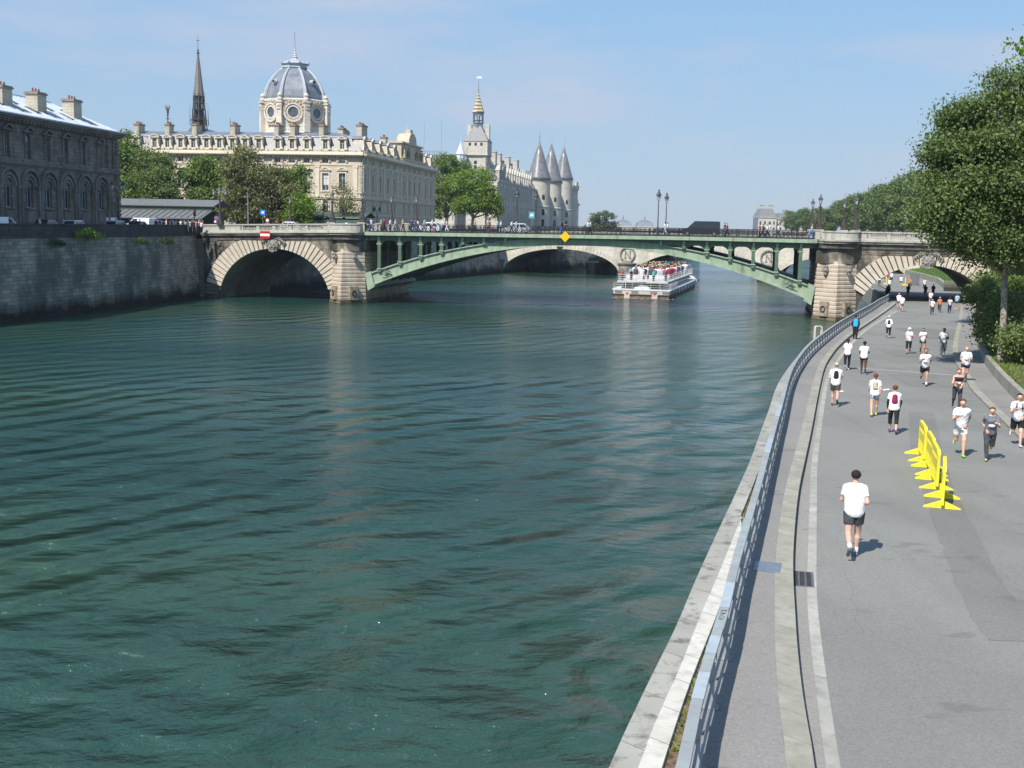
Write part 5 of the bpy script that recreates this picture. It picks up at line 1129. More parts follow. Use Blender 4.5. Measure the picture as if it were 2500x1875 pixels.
# ---- second bridge
o2 = (-3.21, 269.27); A2 = math.atan2(-.28744, .9578); b2 = empty('stone_bridge', (*o2, 0), A2, 'pale stone bridge of low arches with wreathed letters beyond the green bridge', 'bridge')
XP = [-1.2, 30.0, 61.2, 92.4]; D2 = 28
for i, (a, b) in enumerate(zip(XP, XP[1:])):
    a0, b0_ = a+1.9, b-1.9; c = (a0+b0_)/2; hw = (b0_-a0)/2; n = 30; zi = lambda x: .3+5.5*math.sqrt(max(0, 1-((x-c)/hw)**2)); xs = [c-hw*math.cos(math.pi*k/n) for k in range(n+1)]
    ar = empty('arch', (0, 0, 0)); ar.parent = b2; mb = MB()
    for y in (0, D2):
        vs = []
        for x in xs: vs += [(x, y, zi(x)), (x, y, 8.6)]
        mb.add(vs, [(2*k, 2*k+2, 2*k+3, 2*k+1) for k in range(n)])
        mb.add([(a, y, -2), (a0, y, -2), (a0, y, 8.6), (a, y, 8.6)], [(0, 1, 2, 3)]); mb.add([(b0_, y, -2), (b, y, -2), (b, y, 8.6), (b0_, y, 8.6)], [(0, 1, 2, 3)])
    mb.build('spandrel_wall', 'pale_block_stone', ar)
    mb = MB(); vs = []
    for x in xs: vs += [(x, 0, zi(x)), (x, D2, zi(x))]
    mb.add(vs, [(2*k, 2*k+1, 2*k+3, 2*k+2) for k in range(n)]); mb.build('vault', 'near_quay_stone', ar)
    mb = MB(); nv = 45
    for k in range(nv):
        t0, t1 = math.pi*k/nv+.004, math.pi*(k+1)/nv-.004; q = []
        for t in (t0, t1):
            x, z = c-hw*math.cos(t), .3+5.5*math.sin(t); nx, nz = -math.cos(t)/hw, math.sin(t)/5.5; l = math.hypot(nx, nz); q.append(((x, z), (x+nx/l*1.25, z+nz/l*1.25)))
        if q[0][0][1] > 1: mb.xz([q[0][0], q[1][0], q[1][1], q[0][1]][::-1], -.10, .02)
    mb.build('voussoir_ring', 'pale_block_stone', ar)
for i, x in enumerate(XP):
    p = empty('pier', (x, 0, 0)); p.parent = b2
    mb = MB(); mb.lathe([(2.3, -2), (2.3, .6), (1.95, .9), (1.95, 2.6), (2.2, 2.7), (2.3, 3.0), (1.6, 3.1)], (0, 0, 0), 16, math.pi, 2*math.pi); mb.box(-1.9, 1.9, 0, D2, -2, 2.0); mb.build('cutwater', 'near_quay_stone', p)
    if 0 < i < 3:
        md = MB(); n = 28
        for k in range(n): a = 2*math.pi*k/n; md.sphere((1.62*math.cos(a), -.25, 5.0+1.62*math.sin(a)), .25, 6, (1, .8, 1))
        md.tube([(-1.0, -.3, 3.4), (-.4, -.3, 3.1), (.4, -.3, 3.1), (1.0, -.3, 3.4)], .22, 6)
        md.build('wreath', 'carved_stone', p)
        mb = MB(); mb.box(-.62, -.44, -.22, .0, 4.25, 5.75); mb.box(.44, .62, -.22, .0, 4.25, 5.75); mb.xz([(-.62, 5.75), (-.38, 5.75), (.62, 4.25), (.38, 4.25)][::-1], -.22, 0)
        for sx_ in (-.53, .53):
            for zz in (4.2, 5.7): mb.box(sx_-.2, sx_+.2, -.23, 0, zz, zz+.09)
        mb.build('letter_n', 'carved_stone', p)
MB().box(-14, 110, -.3, D2+.3, 8.6, 9.0).build('cornice', 'pale_block_stone', b2); MB().box(-14, 110, 0, .4, 9.0, 9.8).build('parapet', 'pale_block_stone', b2); MB().box(-14, 110, D2-.4, D2, 9.0, 9.8).build('parapet', 'pale_block_stone', b2)
MB().box(-14, -1.2, .2, D2-.2, -2, 8.6).build('abutment', 'near_quay_stone', b2); MB().box(92.4, 110, .2, D2-.2, -2, 8.6).build('abutment', 'near_quay_stone', b2)
MB().box(-14, 110, .4, D2-.4, 9.0, 9.05).build('roadway', 'street_asphalt', b2)
# far stone pier base of a third bridge in mid river
pb = MB(); pb.lathe([(4, -1), (4, 1.2), (3.4, 1.6)], (0, 0, 0), 10); tag(pb.build('mooring_pier', 'near_quay_stone', loc=(55, 405, 0)), 'small dark mooring platform far up the open river', 'mooring platform')
# ---------------------------------------------------------------- trees and plants
def leafmesh(name, blobs, n, size, seed, mat, parent=None, per=26, spread=.55, shell=.78, droop=0., up=.35):
    """many leaf sized faces in twigs spread through the crown's volume"""
    r = np.random.default_rng(seed); B = np.array(blobs, float); w = (B[:, 3]*B[:, 4]*B[:, 5])**(2/3); w /= w.sum()
    m = max(1, n//per); bi = r.choice(len(B), m, p=w); d = r.normal(size=(m, 3)); d /= np.linalg.norm(d, axis=1)[:, None]
    rad = np.clip(r.normal(shell, .20, m), .15, 1.12); lump = 1+.22*np.sin(d[:, 0]*7+bi)*np.sin(d[:, 1]*6+2*bi)*np.cos(d[:, 2]*5)
    tw = B[bi, :3]+d*B[bi, 3:6]*(rad*lump)[:, None]; ts = r.uniform(.6, 1.5, m)*spread
    nc = max(6, len(B)*9); ci = r.choice(len(B), nc, p=w); cd_ = r.normal(size=(nc, 3)); cd_ /= np.linalg.norm(cd_, axis=1)[:, None]; cc = B[ci, :3]+cd_*B[ci, 3:6]*r.uniform(.55, 1.0, nc)[:, None]
    pull = r.random(m) < .72; step = 4000
    for a0 in range(0, m, step):
        q = tw[a0:a0+step]; dd = ((q[:, None, :]-cc[None])**2).sum(-1); j = dd.argmin(1); v_ = cc[j]+(q-cc[j])*.52; pk = pull[a0:a0+step]; q[pk] = v_[pk]
    ti = np.repeat(np.arange(m), per); N = len(ti); off = r.normal(size=(N, 3))*ts[ti][:, None]; off[:, 2] *= .6; off[:, 2] -= droop*np.abs(r.normal(size=N))
    c = tw[ti]+off; nrm = r.normal(size=(N, 3)); nrm += d[ti]*.6; nrm[:, 2] += up; nrm /= np.linalg.norm(nrm, axis=1)[:, None]
    t = np.cross(nrm, r.normal(size=(N, 3))); t /= np.linalg.norm(t, axis=1)[:, None]; b = np.cross(nrm, t); s = (size*r.uniform(.6, 1.3, N))[:, None]
    V = np.empty((N, 4, 3)); V[:, 0] = c-t*s*.6; V[:, 1] = c+b*s*.42+nrm*s*.10; V[:, 2] = c+t*s*.6; V[:, 3] = c-b*s*.42+nrm*s*.10
    me = bpy.data.meshes.new(name); me.vertices.add(N*4); me.vertices.foreach_set('co', V.reshape(-1)); me.loops.add(N*4); me.loops.foreach_set('vertex_index', np.arange(N*4, dtype=np.int32))
    me.polygons.add(N); me.polygons.foreach_set('loop_start', np.arange(0, N*4, 4, dtype=np.int32)); me.polygons.foreach_set('loop_total', np.full(N, 4, dtype=np.int32)); me.update(calc_edges=True)
    me.materials.append(M[mat]); o = bpy.data.objects.new(name, me); COL.objects.link(o)
    if parent: o.parent = parent
    return o
def tree(name, x, y, z, blobs, n, size, seed, mat, label, cat='tree', group=None, trunk=.35, tmat='bark', fork=.35, shadecol=None, **kw):
    """blobs are given relative to the foot of the trunk"""
    t = empty(name, (x, y, z), 0, label, cat, group); leafmesh('crown', blobs, n, size, seed, mat, t, **kw)
    rr = random.Random(seed); top = max(b[2] for b in blobs); cxm = sum(b[0] for b in blobs)/len(blobs); cym = sum(b[1] for b in blobs)/len(blobs)
    mb = MB(); zf = min(b[2]-b[5]*.5 for b in blobs)*.9; zf = max(zf, top*fork*.5)
    p1 = Vector((cxm*.15+rr.uniform(-.2, .2), cym*.15, zf)); mb.tube([(0, 0, -.3), (0, 0, .25), (p1.x*.5+rr.uniform(-.1, .1), p1.y*.5, zf*.5), p1], [trunk*1.5, trunk*1.05, trunk*.9, trunk*.75], 9)
    mb.build('trunk', tmat, t, True); lm = MB()
    for b in blobs:
        q = Vector(b[:3]); m = (p1+q)/2+Vector((rr.uniform(-.5, .5), rr.uniform(-.5, .5), -.4)); lm.tube([p1-Vector((0, 0, .4)), m, q], [trunk*.5, trunk*.32, trunk*.12], 6)
        for k in range(4):
            e = q+Vector((rr.uniform(-1, 1)*b[3], rr.uniform(-1, 1)*b[4], rr.uniform(-.3, 1)*b[5]))*.75; lm.tube([m+(q-m)*.4*k/3, (m+e)/2+Vector((0, 0, .2)), e], [trunk*.2, trunk*.12, trunk*.04], 4)
    lm.build('limbs', tmat, t, True); return t
def crown(h, w, n=7, seed=0, base=.32, d=None):
    """an uneven crown of height h and width w"""
    r = random.Random(seed); d = d or w; out = [(0, 0, h*.62, w*.30, d*.30, h*.26)]
    for k in range(n):
        a = 2*math.pi*k/n+r.uniform(-.4, .4); zz = h*(base+(.92-base)*((k*.618+r.uniform(0, .25)) % 1)); q = math.sin(math.pi*min(1, max(.15, (zz/h-base+.15)/(1.15-base))))
        out.append((math.cos(a)*w*.30*q, math.sin(a)*d*.30*q, zz, w*r.uniform(.17, .25), d*r.uniform(.17, .25), h*r.uniform(.10, .15)))
    return out
G0 = 9.1
LT = [ # px offset handled: x, y, height, width, leaf, colour, label
 (-66.5, 200, 15.6, 7.0, 7000, 'leaf_mid', 'tall leafy green tree rising just behind the corner of the dark stone palace'),
 (-61.0, 196, 12.8, 6.8, 6500, 'leaf_dark', 'darker bushy tree second from the dark palace, loose grey green top'),
 (-57.8, 189, 9.6, 5.5, 4200, 'leaf_plane', 'thin dull green tree standing in front of the zinc market roof'),
 (-53.2, 200, 11.8, 7.2, 8000, 'leaf_mid', 'dense rounded bright green tree behind the traffic light'),
 (-47.2, 196, 11.0, 6.0, 5500, 'leaf_mid', 'green tree behind the triple headed lamp on the left bank'),
 (-43.6, 187, 12.6, 6.4, 4600, 'leaf_brown', 'tall loose olive brown tree with pale twigs left of the tall grey mast'),
 (-39.0, 188, 9.6, 5.8, 4200, 'leaf_brown', 'wide olive brown tree directly behind the blue road sign'),
 (-36.6, 192, 11.0, 3.6, 4200, 'leaf_mid', 'narrow dark green tree in front of the courthouse beside the third lamp'),
 (-34.5, 186, 6.0, 3.4, 2400, 'leaf_bright', 'low bright green tree beside the small lamp before the courthouse'),
 (-49.8, 205, 12.6, 6.5, 6000, 'leaf_dark', 'dark green tree filling the gap behind the dense rounded one'),
 (-40.5, 199, 9.8, 6.0, 6000, 'leaf_mid', 'green tree behind the two olive ones left of the narrow tree'),
 (-63.8, 188, 7.6, 6.0, 5000, 'leaf_mid', 'low spreading tree against the side of the dark palace above the market roof'),
 (-70, 212, 13, 8, 6000, 'leaf_dark', 'dark green tree half hidden behind the tall one at the palace corner')]
for i, (x, y, h, w, n, m_, lab) in enumerate(LT):
    tree('market_tree', x, y, G0, crown(h*1.08, w*1.45, 10, 50+i, .16), int(n*2.6), .33, 50+i, m_, lab, group='trees of the flower market', trunk=.22, spread=.6)
tree('young_tree', -28.0, 189.5, G0, crown(8.6, 6.6, 8, 71, .35), 1500, .26, 71, 'leaf_brown', 'sparse half bare young tree in front of the sunlit courthouse corner', group='trees of the flower market', trunk=.2, per=8, spread=.5)
tree('young_tree', -33.0, 196, G0, crown(5.0, 4.4, 6, 72, .35), 700, .26, 72, 'leaf_brown', 'small sparse tree with few leaves before the lower courthouse windows', group='trees of the flower market', trunk=.12, per=8, spread=.5)
pl = [(0, 0, 8, 6, 6, 5), (-3.5, 2, 12, 4.5, 4, 4), (2.5, 1, 14.5, 4.2, 4, 3.2), (-2, -2, 16.5, 3.2, 3, 2.2), (4.5, -2, 9, 4, 4, 4), (-5, 0, 7, 3.5, 4, 3.6)]
tree('plane_tree', -17.6, 297, G0, [(a, b, c+.6, d, e, f_) for a, b, c, d, e, f_ in pl]+[(0, 0, 17.6, 3.4, 3, 2.4), (3.6, 0, 15.6, 3.2, 3, 2.6), (1, -1, 12, 4.5, 3, 3.4), (-2.5, 0, 5.5, 3, 3, 3)], 22000, .36, 81, 'leaf_mid', 'tall plane tree beside the river end of the courthouse, the darker left one', group='plane trees by the courthouse', trunk=.5, tmat='bark_pale')
tree('plane_tree', -10.6, 291, G0, [(0, 0, 9, 5.2, 5, 4.6), (-4, -1, 11.5, 3.6, 4, 3), (3.6, -1, 8.6, 3.8, 4, 3.6), (1, 0, 13.4, 3.8, 4, 2.8), (-1.5, -2, 6.4, 4, 4, 2.6), (5, 0, 5.5, 2.6, 3, 2.4)], 24000, .38, 82, 'leaf_bright', 'broad sunlit bright green plane tree in front of the clock tower', group='plane trees by the courthouse', trunk=.5, tmat='bark_pale', per=30)
tree('willow_tree', 36.0, 480, 5, [(0, 0, 8.5, 5.5, 5, 4.2), (-2.5, 0, 6, 4, 4, 3.4), (4, 0, 5, 3.6, 4, 3)], 9000, .5, 91, 'leaf_far', 'round pale green tree at the tip of the island beyond the turreted palace', trunk=.5)
tree('willow_tree', 31.0, 470, 5, [(0, 0, 4.4, 3.6, 4, 2.6)], 2500, .5, 92, 'leaf_far', 'low pale green tree squeezed between turreted palace and the rounder tree', trunk=.3)
# row along the right bank, a few crown shapes shared
EDGE = lambda y: interp(y, [(170, 79), (202, 86), (245, 93), (300, 104), (370, 117), (470, 132), (620, 152), (900, 205), (1400, 300)])
protos = []
for k in range(3): protos.append(crown(15, 12, 10, 200+k, .25))
ymeta = [222, 238, 256, 272, 290, 308, 328, 350, 374, 402, 434, 470, 512, 560, 620, 700, 790]
names = ['nearest visible', 'second', 'third', 'fourth', 'fifth', 'sixth', 'seventh', 'eighth', 'ninth', 'tenth', 'eleventh', 'twelfth', 'thirteenth', 'fourteenth', 'fifteenth', 'sixteenth', 'farthest']
rp = []
for k in range(3):
    t = tree('riverside_tree', 0, 0, 0, protos[k], (15000, 13000, 12000)[k], .42, 210+k, 'leaf_plane', 'tree', 'tree', 'trees in a row along the right bank beyond the bridge', .4, 'bark_pale', spread=.7); rp.append(Once(t))
for k, y in enumerate(ymeta):
    s = [1.2, 1.2, 1.22, 1.25, 1.28, 1.3, 1.32, 1.32, 1.28, 1.25, 1.2, 1.12, 1.05, .95, .95, 1.0, 1.1][k]
    o = rp[k % 3].put((EDGE(y)+4, y, 8.6), k*1.9, f'{names[k]} green plane tree of the right bank row beyond the bridge', None, s)
# big trees on the planted bank at right
big = [(0, 0, 10.6, 4.6, 4.6, 3.2), (-3.6, -1, 12.0, 3.6, 3.6, 2.8), (2.4, 2, 12.8, 4.6, 5, 3.6), (-1.2, 0, 15.0, 3.2, 3.6, 2.2), (2.0, 0, 16.8, 2.8, 3.2, 2.2), (-5.0, -1.5, 9.4, 2.6, 3.0, 2.1), (5, 1, 9.4, 4.4, 4, 3.6), (-.9, 0, 18.0, 2.0, 2.2, 1.5), (2.4, 0, 18.4, 2.2, 2.6, 1.6), (4.8, 0, 18.0, 3, 3, 2.4), (-4.2, 0, 14.9, 2.2, 2.4, 1.6), (-5.2, 0, 14.0, 1.5, 1.8, 1.2), (-3.9, 0, 16.3, 1.8, 2, 1.3), (-5.2, 0, 12.9, 1.3, 2, 1.1), (-2.6, -1, 7.0, 2.3, 2.6, 1.5), (0, -1, 6.4, 2.4, 2.6, 1.7), (-5.4, -1, 8.1, 1.9, 2.2, 1.5), (-4.0, -1, 6.9, 1.2, 1.6, 1.0), (-5.6, -1, 11.0, 1.1, 1.6, 1.1), (-2.2, -2, 8.3, 2.0, 2.2, 1.6), (6, 0, 15, 4, 4, 4)]
tree('birch_tree', 27.6, 64.5, 4.1, [(a*.75, b*.75, (c+3.9-11.2)*.75+7.1, d*.75, e*.75, g*.75) for a, b, c, d, e, g in big], 150000, .15, 301, 'leaf_plane', 'largest leafy tree at right, its crown hanging over the stone side arch', trunk=.2, tmat='bark_pale', per=34, spread=.38, droop=.2, shell=.82)
tree('birch_tree', 39.5, 88, 3.6, [(0, 0, 9, 4, 4, 3.2), (2, 0, 12, 4, 4, 3.4), (-1.5, 0, 12.5, 2.6, 3, 2.2), (3, 0, 7, 3, 3, 2.2)], 30000, .2, 305, 'leaf_dark', 'darker tree just behind the largest crown, its pale trunk beside the arch', trunk=.24, tmat='bark_pale', per=30, spread=.5, droop=.2)
tree('birch_tree', 43.5, 101, 3.6, [(1.5, 0, 11.5, 5, 5, 3.6), (-3.0, 0, 12.8, 3.2, 3.6, 2.6), (-3.8, 0, 10.2, 2.8, 3.4, 2.2), (2, 0, 15, 4.6, 4, 3.2)], 42000, .22, 302, 'leaf_plane', 'lighter green tree behind the largest one at right, against the distant row', trunk=.3, tmat='bark_pale', per=30, spread=.55, droop=.2)
tree('birch_tree', 31.4, 60.0, 4.2, [(0, 0, 11, 3.6, 4, 4), (1, 0, 16, 3.4, 3.6, 2.6), (-1.6, 0, 13.8, 2.6, 3, 2.0), (2, 0, 7, 3.0, 3, 3)], 40000, .17, 303, 'leaf_dark', 'tree at the right edge of the view in front of the largest crown', trunk=.26, tmat='bark_pale', per=30, spread=.45, droop=.3)
tree('lime_tree', 22.9, 45.5, 4.3, [(-1.7, 0, 14.0, 1.7, 1.8, 1.1), (-1.2, -.5, 15.4, 1.5, 2, .9), (-1.2, 0, 12.6, 1.5, 1.6, 1.0), (1, 0, 13, 2.4, 3, 3)], 16000, .17, 304, 'leaf_bright', 'nearest tree with bright yellow green leaves at the top right edge', trunk=.2, per=24, spread=.4)
SH = [(40.5, 92, 7.2, 5.4, 'leaf_dark', 'tall dark shrub in front of the arch foot below the largest crown'), (40.2, 82, 6.6, 4.8, 'leaf_mid', 'tall leafy shrub at the right edge beside the pale trunk'), (29.6, 72.5, 4.6, 3.8, 'leaf_dark', 'dense dark shrub behind the low wall beside the last runners'), (28.1, 67.2, 3.5, 3.4, 'leaf_dark', 'bright leafy shrub spilling over the low wall in front of the tree trunk'), (32.8, 78, 5.4, 4.2, 'leaf_mid', 'tall sunlit shrub with fresh green leaves below the largest tree'), (38.0, 86.5, 3.6, 3.4, 'leaf_mid', 'rounded shrub at the foot of the largest tree near the arch'), (26.9, 62.6, 2.3, 2.5, 'leaf_dark', 'low dark shrub on the bank nearest the view'), (43.5, 95, 3.6, 3.8, 'leaf_mid', 'shrub on the bank just before the stone side arch'), (36.5, 75, 5.2, 3.6, 'leaf_dark', 'tall dark shrub at right between the tree trunks'), (49, 110, 3.2, 4, 'leaf_bright', 'low shrub against the foot of the stone side arch')]
for i, (x, y, h, w, m_, lab) in enumerate(SH):
    q_ = random.Random(i); bl_ = [(0, 0, h*.5, w*.42, w*.42, h*.36)]+[(w*.42*math.cos(a_*1.26+i)*q_.uniform(.6, 1.1), w*.42*math.sin(a_*1.26+i), h*q_.uniform(.3, .88), w*q_.uniform(.16, .28), w*.25, h*q_.uniform(.12, .2)) for a_ in range(6)]
    x += 1.3; tree('shrub', x, y, zr(y)+.5, bl_, 13000, .14, 400+i, m_, lab, 'shrub', None, .05, 'bark', per=22, spread=.28)
# long grass tufts along the low wall, weeds on the dark embankment wall
def tuft(name, x, y, z, n, h, w, seed, label, mat='leaf_mid', cat='plant', rz=0, hang=False):
    r = random.Random(seed); mb = MB()
    for k in range(n):
        a, q = r.uniform(0, 6.28), w*math.sqrt(r.random()); bx, by = math.cos(a)*q, math.sin(a)*q; l = h*r.uniform(.5, 1.1); dx, dy = r.uniform(-.35, .35), r.uniform(-.35, .35); s = .02
        mb.add([(bx-s, by, 0), (bx+s, by, 0), (bx+dx*.5+s, by+dy*.5, l*.6), (bx+dx*.5-s, by+dy*.5, l*.6), (bx+dx, by+dy, l*.8 if k % 2 else l)], [(0, 1, 2, 3), (3, 2, 4)])
    o = mb.build(name, mat, loc=(x, y, z)); return tag(o, label, cat)
tuft('grass_tuft', 29.3, 62.0, zr(62)+.5, 260, 1.1, .9, 5, 'tuft of long pale grass hanging over the timber edge at right')
mb = MB(); r = random.Random(3)
root = empty('wall_weeds', (-49.6, 133.5, 0), math.atan2(18.1, 4.1), 'spray of leafy weeds growing from the top of the dark embankment wall', 'plant')
leafmesh('leaves', [(0, -.15, 9.35, 1.5, .25, .35), (1.6, -.2, 8.9, 1.3, .2, .25), (-1.6, -.15, 9.0, .6, .2, .2)], 1500, .17, 12, 'leaf_bright', root, per=10, spread=.22)
for i, (s, z, l) in enumerate(((10, 8.2, 'dark hanging weed high on the embankment wall left of the leafy spray'), (27.5, 8.2, 'dark weed clump under the parapet right of the leafy spray'), (33.5, 8.1, 'dark weed clump on the wall nearest the bridge'))):
    x, y = -53.0+4.1*s/18.6, 117.9+18.1*s/18.6
    root = empty('wall_weeds', (x+.1, y, 0), math.atan2(18.1, 4.1), l, 'plant'); leafmesh('leaves', [(0, -.1, z, .7, .2, .45), (1, -.1, z-.1, .6, .2, .35), (-1.1, -.1, z, .4, .2, .4)], 700, .14, 20+i, 'ivy', root, per=10, spread=.16)
# ---- beyond the bridge: low wall, steps, grass slope, ivy covered wall
mb = MB(); fw = [(66.0, 176), (70.5, 190), (74.5, 203), (78.5, 222), (83, 246), (88, 275)]
def ribbon(pts, off0, z0, off1, z1, mb, z0b=None):
    P = [Vector((*p, 0)) for p in pts]; o = len(mb.v)
    for i, p in enumerate(P):
        d = P[min(i+1, len(P)-1)]-P[max(i-1, 0)]; nn = Vector((d.y, -d.x, 0)).normalized(); a, b = p+nn*off0, p+nn*off1; mb.v += [(a.x, a.y, z0), (b.x, b.y, z1)]
    for i in range(len(P)-1): mb.f.append((o+2*i, o+2*i+1, o+2*i+3, o+2*i+2)); mb.m.append(0)
    return mb
mb = MB(); ribbon(fw, 0, 2.4, 0, 3.35, mb); ribbon(fw, 0, 3.35, .45, 3.36, mb); tag(mb.build('low_wall', 'kerb_granite'), 'low stone wall edging the grass slope beyond the side arch', 'low wall')
mb = MB(); ribbon(fw, .45, 3.36, 10, 5.2, mb); tag(mb.build('grass_bank', 'grass'), kind=S)
mb = MB(); ribbon(fw, 9.5, 2, 9.6, 9.4, mb); tag(mb.build('retaining_wall', 'quay_stone'), 'tall retaining wall hung with ivy beyond the side arch', 'wall')
st = empty('stone_steps', (66.4, 177, 2.45), 1.25, 'broad stone steps at the foot of the grass slope beyond the arch', 'steps')
for k in range(5): MB().box(-.5, 7.5, -6+.0, -.2-.42*k, .18*k, .18*k+.17).build('step', 'kerb_granite', st)
MB().box(-2.2, -.6, -5.5, .3, 0, 1.5).build('end_block', 'near_quay_stone', st)
root = empty('ivy', (0, 0, 0), 0, 'mass of ivy and bushes climbing the retaining wall behind the grass', 'ivy')
pts = []
for i in range(len(fw)-1):
    for t in (0, .33, .66):
        a, b = Vector(fw[i]), Vector(fw[i+1]); p = a+(b-a)*t; d = (b-a).normalized(); nn = Vector((d.y, -d.x)); q = p+nn*8.6; pts.append((q.x, q.y, 6.4+random.uniform(-.6, 1.2), 2.2, 2.6, 2.4))
leafmesh('leaves', pts, 26000, .24, 33, 'ivy', root, per=20, spread=.45); root['category'] = 'ivy'
def blades(name, area, n, h, seed, mat):
    r = random.Random(seed); mb = MB()
    for k in range(n):
        x, y, z = area(r); l = h*r.uniform(.5, 1.2); a = r.uniform(0, 3.14); dx, dy = math.cos(a)*.03, math.sin(a)*.03; mb.add([(x-dx, y-dy, z), (x+dx, y+dy, z), (x+r.uniform(-.1, .1), y+r.uniform(-.1, .1), z+l)], [(0, 1, 2)])
    return tag(mb.build(name, mat), kind='stuff')
def area1(r):
    i = r.randrange(len(fw)-1); t = r.random(); a, b = Vector(fw[i]), Vector(fw[i+1]); d = (b-a).normalized(); nn = Vector((d.y, -d.x)); o = r.uniform(.6, 9); p = a+(b-a)*t+nn*o; return p.x, p.y, 3.36+(o-.45)*.193
blades('grass', area1, 9000, .22, 8, 'grass')
def area2(r): y = r.uniform(14, 48); x = r.uniform(COP3(y)+.03, COP3(y)+.16); return x, y, zr(y)+.17
blades('weeds', area2, 900, .07, 9, 'leaf_bright')
def area3(r): y = r.uniform(40, 100); return WALLX(y)+r.uniform(.35, 1.6), y, zr(y)+.5
blades('bank_grass', area3, 5000, .22, 10, 'leaf_mid')
# ---------------------------------------------------------------- lamps, signs, signals
def pedestal_lamp():
    r = empty('pedestal_lamp'); mb = MB()
    for z, w in ((0, .78), (.14, .70), (.30, .74), (.42, .62), (.56, .66), (.66, .50)): mb.cbox(0, 0, z, w, w, .13)
    mb.lathe([(.27, .78), (.24, 1.0), (.19, 1.3), (.155, 1.9), (.12, 2.55), (.11, 2.7)], (0, 0, 0), 10); mb.build('base', 'lamp_bronze', r)
    mb = MB(); mb.lathe([(.11, 2.68), (.19, 2.75), (.2, 2.85), (.09, 2.95), (.07, 3.1), (.12, 3.16), (.15, 3.22)], (0, 0, 0), 8); mb.tube([(-.3, 0, 2.9), (.3, 0, 2.9)], .02, 4); mb.build('post', 'lamp_bronze', r)
    l = MB().lathe([(.13, 3.22), (.23, 3.78)], (0, 0, 0), 6).build('lantern_glass', 'lamp_glass', r)
    mb = MB(); 
    for k in range(6): a = math.pi*k/3; mb.tube([(.135*math.cos(a), .135*math.sin(a), 3.2), (.24*math.cos(a), .24*math.sin(a), 3.8)], .014, 4)
    mb.lathe([(.33, 3.78), (.31, 3.84), (.2, 3.98), (.09, 4.08), (.07, 4.2), (.1, 4.24), (.03, 4.34), (.045, 4.4), (.005, 4.5)], (0, 0, 0), 6); mb.build('lantern_cap', 'lamp_bronze', r); return r
def street_lamp(h=5.9, s=1.0):
    r = empty('street_lamp'); mb = MB()
    mb.lathe([(.24, 0), (.26, .12), (.16, .3), (.19, .5), (.10, .8), (.12, 1.0), (.085, 1.1), (.065, h*.5), (.05, h-1.45*s), (.09, h-1.4*s), (.06, h-1.32*s)], (0, 0, 0), 10); mb.build('post', 'lamp_bronze', r, True)
    z = h-1.32*s; mb = MB()
    for k in range(4): a = math.pi*k/2+.4; mb.tube([(.03*math.cos(a), .03*math.sin(a), z), (.22*s*math.cos(a), .22*s*math.sin(a), z+.1), (.30*s*math.cos(a), .30*s*math.sin(a), z+.62*s)], .02, 5)
    mb.lathe([(.36*s, z+.62*s), (.37*s, z+.7*s), (.27*s, z+.78*s), (.20*s, z+.98*s), (.10*s, z+1.12*s), (.09*s, z+1.3*s), (.14*s, z+1.36*s), (.03, z+1.4*s)], (0, 0, 0), 12); mb.build('lantern_cap', 'lamp_bronze', r, True)
    MB().lathe([(.12*s, z+.28*s), (.2*s, z+.34*s), (.2*s, z+.62*s)], (0, 0, 0), 10).build('lamp_bulb', 'lamp_glass', r, True); return r
PL_ = Once(pedestal_lamp()); PL_.p['category'] = 'lamp'
for s, y, l in ((-2.2, -.25, 'left one of the two dark iron lamps on the near parapet over the left pier'), (2.15, -.25, 'right one of the two dark iron lamps on the near parapet over the left pier'), (62.75, -.25, 'near lamp on the left pedestal of the right pier refuge'), (67.15, -.25, 'near lamp on the right pedestal of the right pier refuge'),
                (-.3, 20.25, 'dark lamp on the far parapet in front of the shaded courthouse side, left'), (3.7, 20.25, 'dark lamp on the far parapet in front of the shaded courthouse side, right'), (62.75, 20.25, 'smaller looking lamp on the far parapet left of the right pier'), (67.15, 20.25, 'smaller looking lamp on the far parapet between the two nearer lamps'), (-17.0, 20.3, 'dark lamp on the far parapet in front of the olive trees')):
    p = bp(s, y); PL_.put((p[0], p[1], RT(s)+.14), BA, l, 'iron lamps on the bridge pedestals')
SL_ = Once(street_lamp()); SL_.p['category'] = 'lamp'
for s, y, l in ((42.2, 2.9, 'tall slim lamp on the bridge, the nearer and higher of the pair against the sky'), (42.2, 16.6, 'tall slim lamp on the bridge, the lower one of the pair against the sky'), (23.1, 2.9, 'tall slim lamp on the bridge before the long palace wall'), (23.1, 16.6, 'tall slim lamp with glass lantern in front of the first round tower')):
    p = bp(s, y); SL_.put((p[0], p[1], DK(s)+.12), BA, l, 'slim lamps on the bridge pavement')
# three headed candelabra and small far lamps
r = empty('candelabra_lamp', (*bp(-18.8, -.4)[:2], 10.3), BA, 'iron candelabra lamp with three lanterns at the left end of the bridge', 'lamp')
mb = MB(); mb.cbox(0, 0, 0, .8, .8, .6); mb.lathe([(.3, .6), (.2, 1.2), (.13, 3.4), (.09, 4.2)], (0, 0, 0), 10); mb.tube([(-.9, 0, 4.2), (-.5, 0, 4.0), (0, 0, 4.1), (.5, 0, 4.0), (.9, 0, 4.2)], .04, 5); mb.build('post', 'lamp_bronze', r)
for x, z in ((-.9, 4.2), (0, 4.4), (.9, 4.2)):
    l = MB().lathe([(.12, z), (.22, z+.5)], (x, 0, 0), 6).build('lantern', 'lamp_glass', r); MB().lathe([(.3, z+.5), (.18, z+.7), (.05, z+.85), (.02, z+1.0)], (x, 0, 0), 6).build('lantern_cap', 'lamp_bronze', l)
r = empty('candelabra_lamp', (-51.9, 151.5, 9.15), .2, 'two lantern lamp close to the corner of the dark stone palace', 'lamp')
